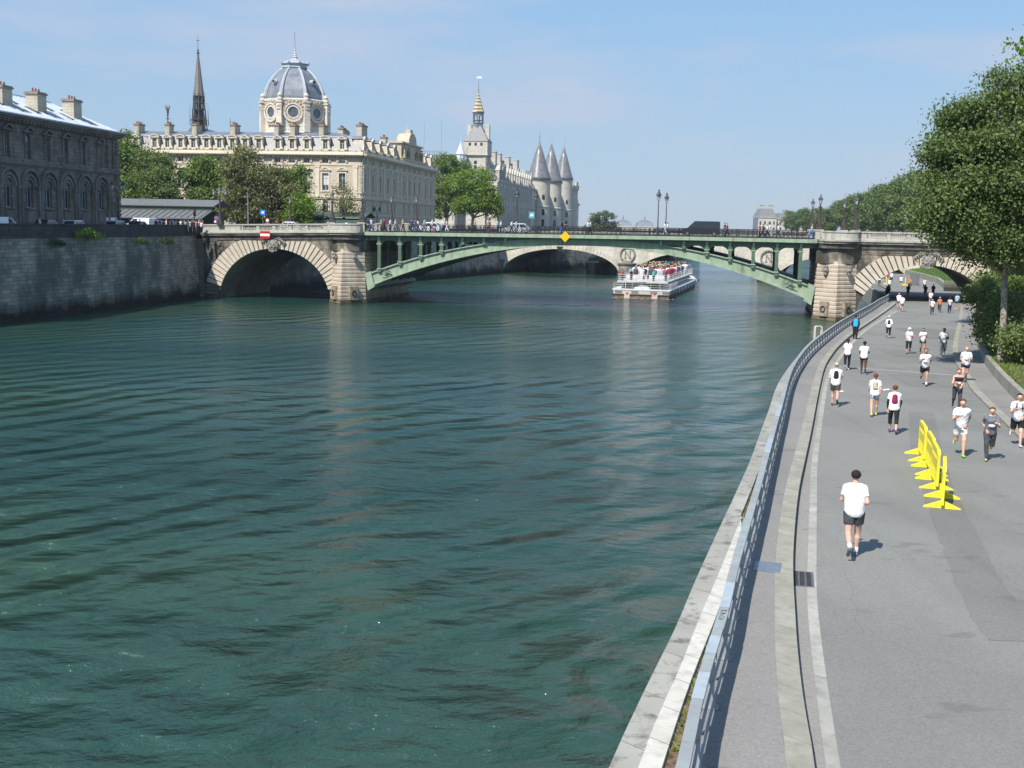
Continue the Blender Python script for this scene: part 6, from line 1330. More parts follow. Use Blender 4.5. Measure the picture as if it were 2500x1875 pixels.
mb = MB(); mb.lathe([(.2, 0), (.12, .8), (.07, 5.2)], (0, 0, 0), 8); mb.tube([(-.7, 0, 5.6), (-.4, 0, 5.1), (0, 0, 4.9), (.4, 0, 5.1), (.7, 0, 5.6)], .035, 5); mb.build('post', 'lamp_bronze', r)
for x in (-.7, .7):
    l = MB().lathe([(.12, 5.5), (.24, 6.1)], (x, 0, 0), 6).build('lantern', 'lamp_glass', r); MB().lathe([(.32, 6.1), (.1, 6.45), (.02, 6.6)], (x, 0, 0), 6).build('lantern_cap', 'lamp_bronze', l)
r = empty('candelabra_lamp', (-26.5, 222, 9.15), .3, 'small twin lantern lamp on the quay before the shaded courthouse side', 'lamp')
mb = MB(); mb.lathe([(.2, 0), (.1, 1), (.07, 4)], (0, 0, 0), 8); mb.tube([(-.5, 0, 4.1), (0, 0, 3.8), (.5, 0, 4.1)], .04, 5); mb.build('post', 'lamp_bronze', r)
for x in (-.5, .5): MB().lathe([(.12, 4.0), (.26, 4.5), (.3, 4.5), (.03, 4.9)], (x, 0, 0), 6).build('lantern', 'lamp_bronze', r)
# mast, signals, plates
r = empty('tall_mast', (-38.6, 167.3, 9.15), 0, 'tall plain grey mast with a camera on top at the left end of the bridge', 'mast')
MB().lathe([(.12, 0), (.10, 1), (.06, 6.4)], (0, 0, 0), 8).build('pole', 'boat_grey', r); mb = MB(); mb.cbox(.2, 0, 5.9, .55, .25, .22); mb.sphere((.25, 0, 5.85), .14, 8); mb.build('camera', 'iron_dark', r)
def signal(x, y, z, l, rz=0):
    r = empty('traffic_light', (x, y, z), rz, l, 'traffic light'); MB().lathe([(.08, 0), (.06, 3.0)], (0, 0, 0), 8).build('pole', 'iron_dark', r)
    h = MB().cbox(0, -.02, 2.3, .3, .3, .95).build('signal_head', 'iron_dark', r)
    for k, m_ in enumerate(('black_rubber', 'black_rubber', 'flag_red')): MB().lathe([(.09, 0), (.09, .16)], (0, 0, 0), 8).build('lens', m_, h).matrix_local = Matrix.Translation((0, -.16, 2.45+.29*k)) @ Matrix.Rotation(math.pi/2, 4, 'X')
signal(-45.3, 163.6, 9.15, 'traffic light with a dark three lens head in front of the zinc market roof'); signal(-38.0, 168.6, 9.15, 'traffic light right beside the tall grey mast', .4); signal(-29.5, 178, 9.15, 'small traffic light in the shade left of the low bright tree', .3)
def roundsign(x, y, z, h, l, face, rim, sq=False, extra=None, rad=.3):
    r = empty('road_sign', (x, y, z), .05, l, 'road sign'); MB().lathe([(.04, 0), (.04, h)], (0, .03, 0), 6).build('pole', 'boat_grey', r)
    if sq: MB().box(-rad, rad, -.03, 0, h-rad, h+rad*1.3).build('sign_plate', rim, r); MB().box(-rad*.55, rad*.55, -.035, -.03, h-rad*.3, h+rad*.6).build('symbol', face, r)
    else:
        for q, m_, o in ((rad, rim, 0), (rad*.72, face, -.006)): MB().xz([(q*math.cos(a*math.pi/10), h+q*math.sin(a*math.pi/10)) for a in range(20)][::-1], -.03+o, 0).build('sign_plate', m_, r)
    if extra: MB().box(-rad, rad, -.03, 0, h-rad-.38, h-rad-.05).build('lower_plate', extra, r)
    return r
roundsign(-42.2, 163.5, 9.15, 2.1, 'round red and blue no parking sign with a white plate by the candelabra lamp', 'blue_paint', 'flag_red', extra='white_paint')
roundsign(-37.6, 172.5, 9.15, 3.0, 'square blue and white road sign on a pole before the olive trees', 'white_paint', 'blue_paint', True, rad=.36); roundsign(-36.9, 172.4, 9.15, 1.9, 'round white sign with a red rim below the blue square sign', 'white_paint', 'flag_red', extra='boat_grey')
roundsign(-40.6, 164.3, 9.15, 1.8, 'small green street plate on a post right of the candelabra lamp', 'teal_sign', 'green_mid', True, rad=.25)
p = bp(23.0, 14); r = roundsign(p[0], p[1], DK(23), 2.6, 'small teal sign board below the slim lamp before the round towers', 'white_paint', 'teal_sign', True, rad=.4)
# flag far beyond the trees
r = empty('flag', (126.5, 373, 9), 0, 'small red and white flag on a slanting pole above the riverside row', 'flag'); MB().tube([(0, 0, 0), (0, 0, 15), (1.2, 0, 19.0)], .06, 5).build('pole', 'boat_grey', r); MB().add([(0.3, 0, 16.4), (1.2, 0, 18.4), (2.8, .3, 19.4), (2.4, .2, 18.6), (1.4, 0, 17.0)], [(0, 1, 2, 3, 4)]).build('cloth', 'flag_red', r)
# yellow plastic barriers
def barrier():
    r = empty('plastic_barrier'); mb = MB(); L = 1.62; h = 1.12
    n = 7; xs = [-L/2, -L/2+.10, -.12, .12, L/2-.10, L/2]
    prof = [(-L/2, .12), (L/2, .12), (L/2, h-.12), (L/2-.12, h), (-L/2+.12, h), (-L/2, h-.12)]
    mb.xz([(-L/2, .12), (-L/2+.1, .12), (-L/2+.1, h-.1), (-L/2, h-.12)], -.035, .035); mb.xz([(L/2-.1, .12), (L/2, .12), (L/2, h-.12), (L/2-.1, h-.1)], -.035, .035)
    mb.xz([(-L/2, h-.12), (L/2, h-.12), (L/2-.12, h), (-L/2+.12, h)], -.045, .045); mb.box(-L/2+.1, L/2-.1, -.035, .035, .12, .2)
    mb.box(-L/2+.1, L/2-.1, -.03, .03, .56, .82)
    for k in range(13): x = -L/2+.16+.117*k; mb.box(x-.022, x+.022, -.025, .025, .2, .56); mb.box(x-.022, x+.022, -.025, .025, .82, h-.12)
    mb.build('panel', 'barrier_yellow', r)
    for x in (-.64, .64):
        mb = MB(); mb.add([(x-.05, -.46, 0), (x+.05, -.46, 0), (x+.05, .46, 0), (x-.05, .46, 0), (x-.045, -.45, .035), (x+.045, -.45, .035), (x+.045, .45, .035), (x-.045, .45, .035), (x-.05, -.05, .2), (x+.05, -.05, .2), (x+.05, .05, .2), (x-.05, .05, .2)], [(3, 2, 1, 0), (0, 1, 5, 4), (1, 2, 6, 5), (2, 3, 7, 6), (3, 0, 4, 7), (4, 5, 9, 8), (5, 6, 10, 9), (6, 7, 11, 10), (7, 4, 8, 11), (8, 9, 10, 11)]); mb.build('foot', 'barrier_yellow', r)
    return r
BR = Once(barrier()); BR.p['category'] = 'barrier'
bl = [((13.19, 36.4), (12.89, 35.17), 'yellow plastic barrier farthest of the four in the middle of the road'), ((12.65, 34.21), (12.33, 32.93), 'yellow plastic barrier second from the far end of its row'), ((12.1, 32.26), (11.77, 31.0), 'yellow plastic barrier overlapping the one before it, third from the far end'), ((11.50, 29.85), (11.04, 28.60), 'nearest yellow plastic barrier standing a little apart')]
for a, b, l in bl:
    c = ((a[0]+b[0])/2, (a[1]+b[1])/2); BR.put((c[0], c[1], zr(c[1])), math.atan2(b[1]-a[1], b[0]-a[0]), l, 'yellow barriers on the road', 1.0)
for (x, y), l in (((62.9, 194.5), 'far yellow barrier beyond the arch, seen end on at left'), ((65.1, 191.5), 'far yellow barrier beyond the arch beside the grey board')): BR.put((x, y, zr(y)), 1.25, l, 'yellow barriers beyond the arch', 1.1)
r = empty('notice_board', (66.6, 191.5, 2.45), .3, 'plain grey board standing on the road beyond the arch', 'board'); MB().box(-.9, .9, -.05, .05, .1, 2.0).build('panel', 'boat_grey', r); MB().box(-.8, -.7, -.4, .4, 0, .1).box(.7, .8, -.4, .4, 0, .1).build('foot', 'iron_dark', r)
# ---------------------------------------------------------------- vehicles
for n_, c in (('car_white', (.72, .73, .74)), ('car_silver', (.45, .50, .53)), ('car_black', (.015, .016, .02)), ('car_navy', (.02, .03, .07)), ('car_grey', (.16, .17, .18))):
    m, t = newmat(n_, c, .22, .0, .6); t.b.inputs['Coat Weight'].default_value = .6; M[n_] = m
def vehicle(name, L, W, H, kind, paint, label, cat, loc, rz, group=None):
    """x forward; kinds: hatch, estate, van"""
    r = empty(name, loc, rz, label, cat, group); h0 = .28
    belt = {'hatch': .58, 'estate': .58, 'van': .50}[kind]*H
    if kind == 'van': pr = [(-L/2, h0), (L/2-.05, h0), (L/2, h0+.4), (L/2-.05, belt*.95), (L/2-.9, belt*1.12), (-L/2, belt*1.12)]
    else: pr = [(-L/2+.1, h0), (L/2-.15, h0), (L/2, h0+.35), (L/2-.1, belt*.80), (L/2-1.1, belt), (-L/2+.05, belt*1.03), (-L/2, h0+.4)]
    mb = MB(); yw = W/2
    def loft(p, y, k): c = (0, sum(q[1] for q in p)/len(p)); return [(c[0]+(q[0]-c[0])*k, y, c[1]+(q[1]-c[1])*k) for q in p]
    n = len(pr); secs = [loft(pr, -yw, .96), loft(pr, -yw+.09, 1), loft(pr, yw-.09, 1), loft(pr, yw, .96)]; vs = [v for s_ in secs for v in s_]
    mb.add(vs, [(k*n+j, k*n+(j+1) % n, (k+1)*n+(j+1) % n, (k+1)*n+j)[::-1] for k in range(3) for j in range(n)]+[tuple(range(n)), tuple(range(4*n-1, 3*n-1, -1))]); mb.build('body', paint, r)
    x0, x1, t0, t1 = {'hatch': (-L/2+.12, L/2-1.15, -L/2+.75, L/2-2.0), 'estate': (-L/2+.08, L/2-1.15, -L/2+.4, L/2-2.05), 'van': (-L/2+.02, L/2-.85, -L/2+.05, L/2-1.75)}[kind]
    zb = belt*(1.12 if kind == 'van' else 1.0); g = yw-.07; gt = yw-.22
    B_ = [(x0, -g, zb), (x1, -g, zb), (x1, g, zb), (x0, g, zb)]; T_ = [(t0, -gt, H-.06), (t1, -gt, H-.06), (t1, gt, H-.06), (t0, gt, H-.06)]
    cab = MB().add(B_+T_, [(0, 1, 5, 4), (1, 2, 6, 5), (2, 3, 7, 6), (3, 0, 4, 7), (4, 5, 6, 7)]).build('cabin', paint, r)
    mb = MB(); c2 = [(x, y*.98, z) for x, y, z in T_]; mb.add([(x, y, H-.062) for x, y, z in T_]+[(x*.97, y*.92, H) for x, y, z in T_], [(0, 1, 5, 4), (1, 2, 6, 5), (2, 3, 7, 6), (3, 0, 4, 7), (4, 5, 6, 7)]); mb.build('roof', paint, r)
    def pane(a, b, c, d, u0, u1, v0, v1, off):
        f = lambda u, v: Vector(a).lerp(Vector(b), u).lerp(Vector(d).lerp(Vector(c), u), v); q = [f(u0, v0), f(u1, v0), f(u1, v1), f(u0, v1)]; nn = (q[1]-q[0]).cross(q[3]-q[0]).normalized()*off
        return MB().add([tuple(p+nn) for p in q], [(0, 1, 2, 3)])
    for s_, (a, b, c, d) in enumerate(((B_[0], B_[1], T_[1], T_[0]), (B_[2], B_[3], T_[3], T_[2]))):
        spans = ((.05, .40), (.44, .72), (.75, .96)) if kind != 'van' else (((.70, .95),) if s_ == 0 else ((.05, .30),))
        if s_ == 1 and kind != 'van': spans = ((.04, .25), (.28, .56), (.60, .95))
        for u0, u1 in spans: pane(a, b, c, d, u0, u1, .12, .88, .012).build('side_window', 'glass_dark', r)
    pane(B_[1], B_[2], T_[2], T_[1], .05, .95, .08, .94, .012).build('windscreen', 'glass_dark', r)
    if kind != 'van': pane(B_[3], B_[0], T_[0], T_[3], .08, .92, .3, .92, .012).build('rear_window', 'glass_dark', r)
    for x in (-L/2+.8, L/2-.85):
        for y in (-yw+.08, yw-.08):
            w = MB().lathe([(.02, -.11), (.26, -.11), (.32, -.07), (.32, .07), (.26, .11), (.02, .11)], (0, 0, 0), 16).build('wheel', 'black_rubber', r, True); w.location = (x, y, .32); w.rotation_euler = (math.pi/2, 0, 0)
            MB().lathe([(.02, -.125), (.19, -.12), (.2, -.1), (.2, .1), (.19, .12), (.02, .125)], (0, 0, 0), 10).build('rim', 'boat_grey', w)
    for y in (-yw+.25, yw-.25): MB().cbox(L/2-.08, y, belt*.62, .14, .32, .14).build('headlight', 'lamp_glass', r); MB().cbox(-L/2+.06, y, belt*.75, .1, .2, .2).build('rear_light', 'flag_red', r)
    return r
hd = math.atan2(.9943, .1064); GC = 'cars along the left quay street'
vehicle('parked_car', 4.6, 1.85, 1.75, 'van', 'car_white', 'large white car at the far left edge behind the embankment parapet', 'car', (-54.6, 123.2, Z1), hd, GC)
vehicle('parked_van', 5.0, 1.95, 1.95, 'van', 'car_white', 'white van with pale grey windows second from the left behind the parapet', 'van', (-56.2, 138.5, Z1), hd, GC)
vehicle('parked_car', 4.4, 1.8, 1.5, 'hatch', 'car_black', 'black car in front of the white van on the left quay', 'car', (-53.0, 131.5, Z1), hd, GC)
vehicle('parked_car', 4.3, 1.8, 1.48, 'hatch', 'car_white', 'pale car between the black car and the two people in white', 'car', (-52.4, 138.0, Z1), hd, GC)
vehicle('parked_car', 4.6, 1.8, 1.52, 'estate', 'car_silver', 'silver estate car with dark windows near the corner of the stone palace', 'car', (-50.3, 146.6, Z1), hd, GC)
vehicle('parked_van', 5.0, 1.95, 1.9, 'van', 'car_white', 'white van standing behind the silver estate car', 'van', (-53.8, 153.5, Z1), hd, GC)
vehicle('parked_car', 4.2, 1.8, 1.45, 'hatch', 'car_black', 'black car just right of the silver estate car by the palace corner', 'car', (-50.4, 155.4, Z1), hd, GC)
vehicle('parked_car', 4.3, 1.8, 1.45, 'hatch', 'car_navy', 'dark navy car behind the people in red and blue shirts', 'car', (-51.0, 167, Z1), hd+.9, GC)
vehicle('parked_van', 5.0, 1.95, 1.9, 'van', 'car_white', 'white car roof low behind the people in front of the market', 'van', (-55, 170, Z1), hd+1.2, GC)
p = bp(47.4, 13.2); vehicle('black_van', 5.3, 2.0, 2.1, 'van', 'car_black', 'black van driving left across the bridge against the sky', 'van', (p[0], p[1], DK(49)), BA+math.pi)
p = bp(22.2, 6.2); vehicle('parked_car', 4.3, 1.8, 1.45, 'hatch', 'car_silver', 'silver car behind the bridge railing below the slim lamp at the long palace', 'car', (p[0], p[1], DK(22)), BA+math.pi)
p = bp(9.5, 6.2); vehicle('parked_car', 4.3, 1.8, 1.45, 'hatch', 'car_white', 'white car behind the iron railing at the left part of the bridge deck', 'car', (p[0], p[1], DK(9)), BA+math.pi)
p = bp(-6.5, 13); vehicle('parked_car', 4.3, 1.8, 1.45, 'hatch', 'car_grey', 'dark grey car behind the left balustrade near the sparse young tree', 'car', (p[0], p[1], DK(-6)), BA)
p = bp(-10.5, 6.5); vehicle('parked_car', 4.3, 1.8, 1.45, 'hatch', 'car_white', 'white car seen low behind the left stone balustrade', 'car', (p[0], p[1], DK(-10)), BA)
# ---------------------------------------------------------------- tour boat
BD = Vector((.247, .969)); bh = math.atan2(BD.y, BD.x); bt = empty('tour_boat', (20.05, 181, 0), bh, 'long low white river tour boat crowded with people on its open upper deck', 'boat')
Lb, Wb = 54., 4.65
def plan(k, x1=Lb, inset=0):
    pts = []
    for x, w_ in ((0, .97), (.6, 1), (38, 1), (44, .93), (49, .72), (52.5, .42), (54, .1)): pts.append((x*x1/Lb+(inset if x == 0 else -inset*.5 if x > 50 else 0), max(.15, w_*Wb*k-inset)))
    return [(x, -w_) for x, w_ in pts]+[(x, w_) for x, w_ in pts[::-1]]
def hullring(levels):
    mb = MB(); n = None; vs = []
    for z, k, ins in levels: q = plan(k, inset=ins); n = len(q); vs += [(x, y, z+(max(0, x-40)/14)**2*.7*min(1, max(0, z))) for x, y in q]
    mb.add(vs, [(i*n+j, i*n+(j+1) % n, (i+1)*n+(j+1) % n, (i+1)*n+j) for i in range(len(levels)-1) for j in range(n)]+[tuple(range((len(levels)-1)*n, len(levels)*n))]); return mb
hullring([(-.6, .9, .3), (.0, .97, 0), (.35, .98, 0)]).build('lower_hull', 'hull_rust', bt); hullring([(.35, .985, 0), (.42, 1.0, -.05), (.62, 1.0, -.05), (.66, .985, 0)]).build('rubbing_strake', 'hull_dark', bt); plain('hull_white', (.58, .58, .57), .55, 0, .1); streaky('hull_white', .4, (.25, .22, .17), 3); hullring([(.66, .98, .02), (1.25, .985, .0)]).build('upper_hull', 'hull_white', bt); hullring([(1.25, 1.0, -.06), (1.42, 1.0, -.06)]).build('gunwale', 'white_metal', bt)
mb = MB()
for x in range(2, 50, 4):
    for sgn in (-1, 1): mb.box(x, x+2.2, sgn*Wb*.985-(.02 if sgn > 0 else .02), sgn*Wb*.985+.02, .75, 1.15)
mb.build('hull_panel', 'boat_grey', bt)
mb = MB()
for y in (-3.9, -2.0, 1.0, 3.6): mb.box(-.04, .03, y-.55, y+.55, .8, 1.15)
mb.build('stern_panel', 'boat_grey', bt)
for y in (-2.2, 2.2): MB().cbox(-.2, y, -.1, .35, .9, .75).build('stern_fender', 'pale_voussoir', bt); mb = MB(); mb.sphere((-.25, y, .75), .22, 8); mb.build('stern_buoy', 'flag_red', bt)
mb = MB(); mb.box(2.2, 40, -3.5, 3.5, 1.42, 2.44); mb.build('cabin', 'boat_grey', bt)
mb = MB()
for k in range(9): mb.box(3+4.1*k, 6.6+4.1*k, -3.54, 3.54, 1.6, 2.3)
mb.box(2.16, 2.3, -3.2, -.9, 1.6, 2.3); mb.box(2.16, 2.3, .9, 3.2, 1.6, 2.3); mb.build('cabin_window', 'boat_window', bt)
mb = MB(); n = 8; mb.yz([(1.3*math.cos(math.pi*i/n), 1.42+.55*math.sin(math.pi*i/n)) for i in range(n+1)], .3, 2.2); mb.build('stern_hood', 'white_paint', bt)
MB().box(.9, 42, -4.0, 4.0, 2.46, 2.66).build('upper_deck', 'hull_white', bt); MB().box(10, 38, -3.4, 3.4, 2.665, 2.70).build('deck_carpet', 'boat_grey', bt)
def rails(x0, x1, y, z, n, name='deck_rail', dirx=True):
    mb = MB(); 
    for h in (.35, .68, 1.0): mb.tube([(x0, y, z+h), (x1, y, z+h)] if dirx else [(x0, y, z+h), (x0, x1, z+h)], .03, 4)
    for i in range(n+1): t = i/n; mb.tube([((x0+(x1-x0)*t) if dirx else x0, y if dirx else y+(x1-y)*t, z), ((x0+(x1-x0)*t) if dirx else x0, y if dirx else y+(x1-y)*t, z+1.0)], .03, 4)
    mb.build(name, 'white_metal', bt)
rails(1.0, 41, -3.9, 2.66, 26); rails(1.0, 41, 3.9, 2.66, 26); rails(1.0, 3.9, -3.9, 2.66, 6, dirx=False); rails(.2, 10, -4.5, 1.42, 5); rails(.1, 4.4, -4.4, 1.42, 6, dirx=False)
for k in range(13):
    mb = MB()
    for y0, y1 in ((-3.2, -.5), (.5, 3.2)): mb.box(5+2.6*k, 5.45+2.6*k, y0, y1, 2.70, 3.1); mb.box(4.9+2.6*k, 5.0+2.6*k, y0, y1, 2.9, 3.5)
    mb.build('bench_row', 'hull_white', bt)
mb = MB()
for x in (37, 39, 41, 43):
    for y in (-3.4, 3.4): mb.tube([(x, y, 1.4), (x, y, 4.3)], .05, 5)
for x in (37, 43): mb.tube([(x, -3.4, 4.2), (x, 3.4, 4.2)], .05, 5)
mb.build('canopy_frame', 'boat_grey', bt)
mb = MB(); mb.tube([(.6, 2.6, 1.4), (.6, 2.6, 3.0)], .05, 5); mb.tube([(.6, 2.6, 2.7), (.6, -.5, 2.9)], .05, 5); mb.tube([(1.0, -.6, 2.6), (1.0, -.6, 3.6)], .12, 6); mb.build('stern_davit', 'white_metal', bt)
for k in range(7): mb = MB(); mb.box(12+5*k, 13+5*k, -Wb-.06, -Wb+.05, .5, 1.5); mb.build('hanging_fender', 'white_metal', bt)
for k in range(3): MB().box(40.5+2.2*k, 41.3+2.2*k, -2.4, 2.4, 1.42, 1.85).build('fore_bench', 'white_paint', bt)
# foam at the stern and wake
mb = MB(); r = random.Random(4)
for k in range(260):
    a = r.random()**1.6; x = -.1-9*a; y = r.uniform(-4.6, 4.6)*(1+.15*a); s_ = r.uniform(.06, .28)*(1-.5*a); q = [(x+s_*r.uniform(.6, 1.6)*math.cos(t*1.26), y+s_*r.uniform(.8, 2)*math.sin(t*1.26), .012) for t in range(5)]; mb.poly(q)
for k in range(90): x = r.uniform(0, 40); y = -Wb-r.uniform(.05, .5)*(1-x/60); s_ = .12; mb.poly([(x+s_*2.5*math.cos(t*1.26), y+s_*math.sin(t*1.26), .012) for t in range(5)])
o = mb.build('foam', 'white_paint'); o.location = bt.location; o.rotation_euler = (0, 0, bh); tag(o, kind='stuff')
# moored barge under the second bridge
mo = empty('moored_barge', (22.5, 283, 0), -1.95, 'grey moored barge with white deckhouse under the far bridge, bow towards us', 'boat')
def barge():
    lv = [(-.5, .7), (.0, .85), (1.6, 1.0), (2.6, 1.08)]; vs = []; n = None
    for z, k in lv:
        q = [(-16, 2.6*k), (6, 2.6*k), (9.5, 2.1*k), (11.3+.5*k, .9*k), (11.8+.5*k, 0)]; q = q+[(x, -y) for x, y in q[::-1][1:]]; n = len(q); vs += [(x, y, z) for x, y in q]
    return MB().add(vs, [(i*n+j, (i+1)*n+j, (i+1)*n+(j+1) % n, i*n+(j+1) % n) for i in range(len(lv)-1) for j in range(n)]+[tuple(range(len(vs)-1, len(vs)-n-1, -1))])
barge().build('hull', 'near_quay_stone' if False else 'zinc', mo); MB().box(-14, 8, -2.2, 2.2, 2.6, 3.6).build('deckhouse', 'white_paint', mo); mb = MB(); mb.box(8.5, 11.6, -1.8, 1.8, 2.6, 3.0); mb.build('bow_rail', 'white_paint', mo)
for y in (-1.2, 1.2): mb = MB(); mb.tube([(10.9, y, 2.3), (11.2, y, 1.5)], .12, 5); mb.tube([(11.1, y-.4, 1.6), (11.25, y, 1.4), (11.1, y+.4, 1.6)], .12, 5); mb.build('anchor', 'iron_dark', mo)
# ---------------------------------------------------------------- people: one smooth surface per body, grown from rounded limbs
def surfnet(f, lo, h):
    """surface nets over a sampled field"""
    s = f < 0; nx, ny, nz = f.shape
    cnt = np.zeros((nx-1, ny-1, nz-1), np.int8)
    for a in (0, 1):
        for b in (0, 1):
            for c in (0, 1): cnt += s[a:nx-1+a, b:ny-1+b, c:nz-1+c]
    act = (cnt > 0) & (cnt < 8); idx = -np.ones(act.shape, np.int32); I = np.argwhere(act); idx[act] = np.arange(len(I)); P = np.zeros((len(I), 3)); Wt = np.zeros(len(I))
    off = [(a, b, c) for a in (0, 1) for b in (0, 1) for c in (0, 1)]
    for i, o1 in enumerate(off):
        for o2 in off[i+1:]:
            if sum(abs(p-q) for p, q in zip(o1, o2)) != 1: continue
            v1 = f[I[:, 0]+o1[0], I[:, 1]+o1[1], I[:, 2]+o1[2]]; v2 = f[I[:, 0]+o2[0], I[:, 1]+o2[1], I[:, 2]+o2[2]]; k = (v1 < 0) != (v2 < 0)
            t = np.where(k, v1/(v1-v2+1e-12), 0)[:, None]; p = np.array(o1)*(1-t)+np.array(o2)*t; P[k] += p[k]; Wt[k] += 1
    P = (P/Wt[:, None]+I)*h+lo; F = []
    for ax in range(3):
        sl = [slice(None)]*3; sl2 = [slice(None)]*3; sl[ax] = slice(0, -1); sl2[ax] = slice(1, None); a, b = s[tuple(sl)], s[tuple(sl2)]; E = np.argwhere(a != b); flip = a[tuple(E.T)]
        u, w_ = (ax+1) % 3, (ax+2) % 3; ok = (E[:, u] > 0) & (E[:, w_] > 0) & (E[:, u] < f.shape[u]-1) & (E[:, w_] < f.shape[w_]-1); E, flip = E[ok], flip[ok]
        q = []
        for du, dw in ((-1, -1), (0, -1), (0, 0), (-1, 0)):
            e = E.copy(); e[:, u] += du; e[:, w_] += dw; q.append(idx[tuple(e.T)])
        q = np.stack(q, 1); q[~flip] = q[~flip][:, ::-1]; F.append(q)
    return P, np.concatenate(F)
def cap(X, a, b, ra, rb, sx=1, sy=1):
    a, b = np.array(a, float), np.array(b, float); p = X-a; d = b-a; t = np.clip((p@d)/(d@d+1e-9), 0, 1); q = p-t[..., None]*d
    if sx != 1 or sy != 1: q = q/np.array([sx, sy, 1.])
    return np.sqrt((q**2).sum(-1))*min(1, sx, sy)**.0-(ra+(rb-ra)*t)
def smin(a, b, k): h = np.clip(.5+.5*(b-a)/k, 0, 1); return b*(1-h)+a*h-k*h*(1-h)
def lerp(a, b, t): return tuple(x+(y-x)*t for x, y in zip(a, b))
def pose(kind, sd=0, fat=1.0, fem=False):
    """joint positions, x right, y forward, z up; height 1"""
    r = random.Random(sd); J = {}; hw = .052 if not fem else .056; sw = .105*(.92 if fem else 1); hz = .525
    lean = {'run': .07, 'jog': .05, 'walk': .02, 'stand': 0, 'sit': -.02, 'lean': .12}[kind]
    J['pel'] = (0, 0, hz); J['chest'] = (0, lean*.8, .73); J['neck'] = (0, lean, .835); J['head'] = (0, lean*1.15+.008, .918)
    def leg(s, th, kn):      # thigh swing forward, knee bend
        h = (s*hw, 0, hz-.02); L1, L2 = .235, .235; k = (h[0]+s*.004, h[1]+L1*math.sin(th), h[2]-L1*math.cos(th)); a = th-kn; an = (k[0]-s*.006, k[1]+L2*math.sin(a), k[2]-L2*math.cos(a)); fa = a*.75
        toe = (an[0]+s*.012, an[1]+.105*math.cos(fa)+.01*math.sin(fa), an[2]-.028+.105*math.sin(fa)); heel = (an[0], an[1]-.022*math.cos(fa), an[2]-.03-.022*math.sin(fa)); return h, k, an, toe, heel
    ph = r.random()
    if kind == 'run': fr = (.55, .35); bk = (-.30, 1.35); arms = (.55, -.75); eb = 1.5
    elif kind == 'jog': fr = (.30, .30); bk = (-.18, .95); arms = (.3, -.45); eb = 1.55
    elif kind == 'walk': fr = (.32, .08); bk = (-.28, .30); arms = (.25, -.25); eb = .35
    elif kind == 'lean': fr = (.06, .02); bk = (-.05, .05); arms = (.7, .6); eb = 1.0
    elif kind == 'sit': fr = (1.5, 1.5); bk = (1.45, 1.5); arms = (.35, .4); eb = 1.0
    else: fr = (.04, .02); bk = (-.04, .04); arms = (.05, .0); eb = .25
    s = 1 if sd % 2 else -1
    for nm, sg, (th, kn), am in (('R', 1, fr if s > 0 else bk, arms[1] if s > 0 else arms[0]), ('L', -1, bk if s > 0 else fr, arms[0] if s > 0 else arms[1])):
        J['h'+nm], J['k'+nm], J['a'+nm], J['t'+nm], J['e'+nm] = leg(sg, th, kn)
        sh = (sg*sw*.95, lean*.95, .792); out = .035; L1, L2 = .165, .145
        el = (sh[0]+sg*out, sh[1]+L1*math.sin(am), sh[2]-L1*math.cos(am)); fa = am+eb; inn = .055 if kind in ('run', 'jog', 'lean') else .01
        wr = (el[0]-sg*inn, el[1]+L2*math.sin(fa), el[2]-L2*math.cos(fa)); hd_ = lerp(el, wr, 1.33)
        J['s'+nm], J['l'+nm], J['w'+nm], J['m'+nm] = sh, el, wr, hd_
    zmin = min(J[k][2] for k in ('tR', 'tL', 'eR', 'eL'))-.016 if kind != 'sit' else hz-.075
    return {k: (v[0], v[1], v[2]-zmin) for k, v in J.items()}, (max(v[2] for v in J.values())-zmin)
def bodyfield(X, J, g=0.0, fat=1, fem=False):
    t = 1
    p, c, n, h = J['pel'], J['chest'], J['neck'], J['head']; f = None; k = .03
    hp = (.062 if not fem else .068)*fat+g; ch = (.060 if not fem else .052)*fat+g
    for sx in (-1, 1):
        q = cap(X, (p[0]+sx*.030, p[1], p[2]), (c[0]+sx*.040, c[1], c[2]+.02), hp, ch); f = q if f is None else smin(f, q, k)
    f = smin(f, cap(X, (0, c[1]-.005, c[2]+.045), (0, n[1], n[2]-.02), .058+g, .034+g), k)
    if fem: f = smin(f, cap(X, (-.035, c[1]+.045, c[2]+.01), (.035, c[1]+.045, c[2]+.01), .030+g, .030+g), .02)
    for s in 'LR': f = smin(f, cap(X, (J['s'+s][0]*.40, J['s'+s][1], J['s'+s][2]+.022), (J['s'+s][0]*.97, J['s'+s][1], J['s'+s][2]-.008), .034+g, .031+g), .03)
    return f
def limbs(X, J, s, g=0):
    a = smin(cap(X, J['s'+s], J['l'+s], .031+g, .023+g), cap(X, J['l'+s], J['w'+s], .024+g, .0155+g), .012); return a
def leg_(X, J, s, g=0, k1=.056, k2=.036): a = smin(cap(X, J['h'+s], J['k'+s], k1+g, k2+g), cap(X, J['k'+s], J['a'+s], k2+g, .021+g), .012); m = lerp(J['k'+s], J['a'+s], .3); return smin(a, cap(X, (m[0], m[1]-.008, m[2]), lerp((m[0], m[1]-.008, m[2]), J['a'+s], .3), .034+g, .026+g), .015)
def headf(X, J, g=0):
    h, n = J['head'], J['neck']; f = smin(cap(X, (0, h[1]-.006, h[2]+.018), (0, h[1], h[2]+.012), .0465+g, .0445+g, 1, 1.12), cap(X, (0, h[1]+.012, h[2]-.01), (0, h[1]+.02, h[2]-.032), .036+g, .024+g), .02); return f
def grid(lo, hi, h): ax = [np.arange(l-2*h, u+3*h, h) for l, u in zip(lo, hi)]; return np.stack(np.meshgrid(*ax, indexing='ij'), -1), np.array([a[0] for a in ax])
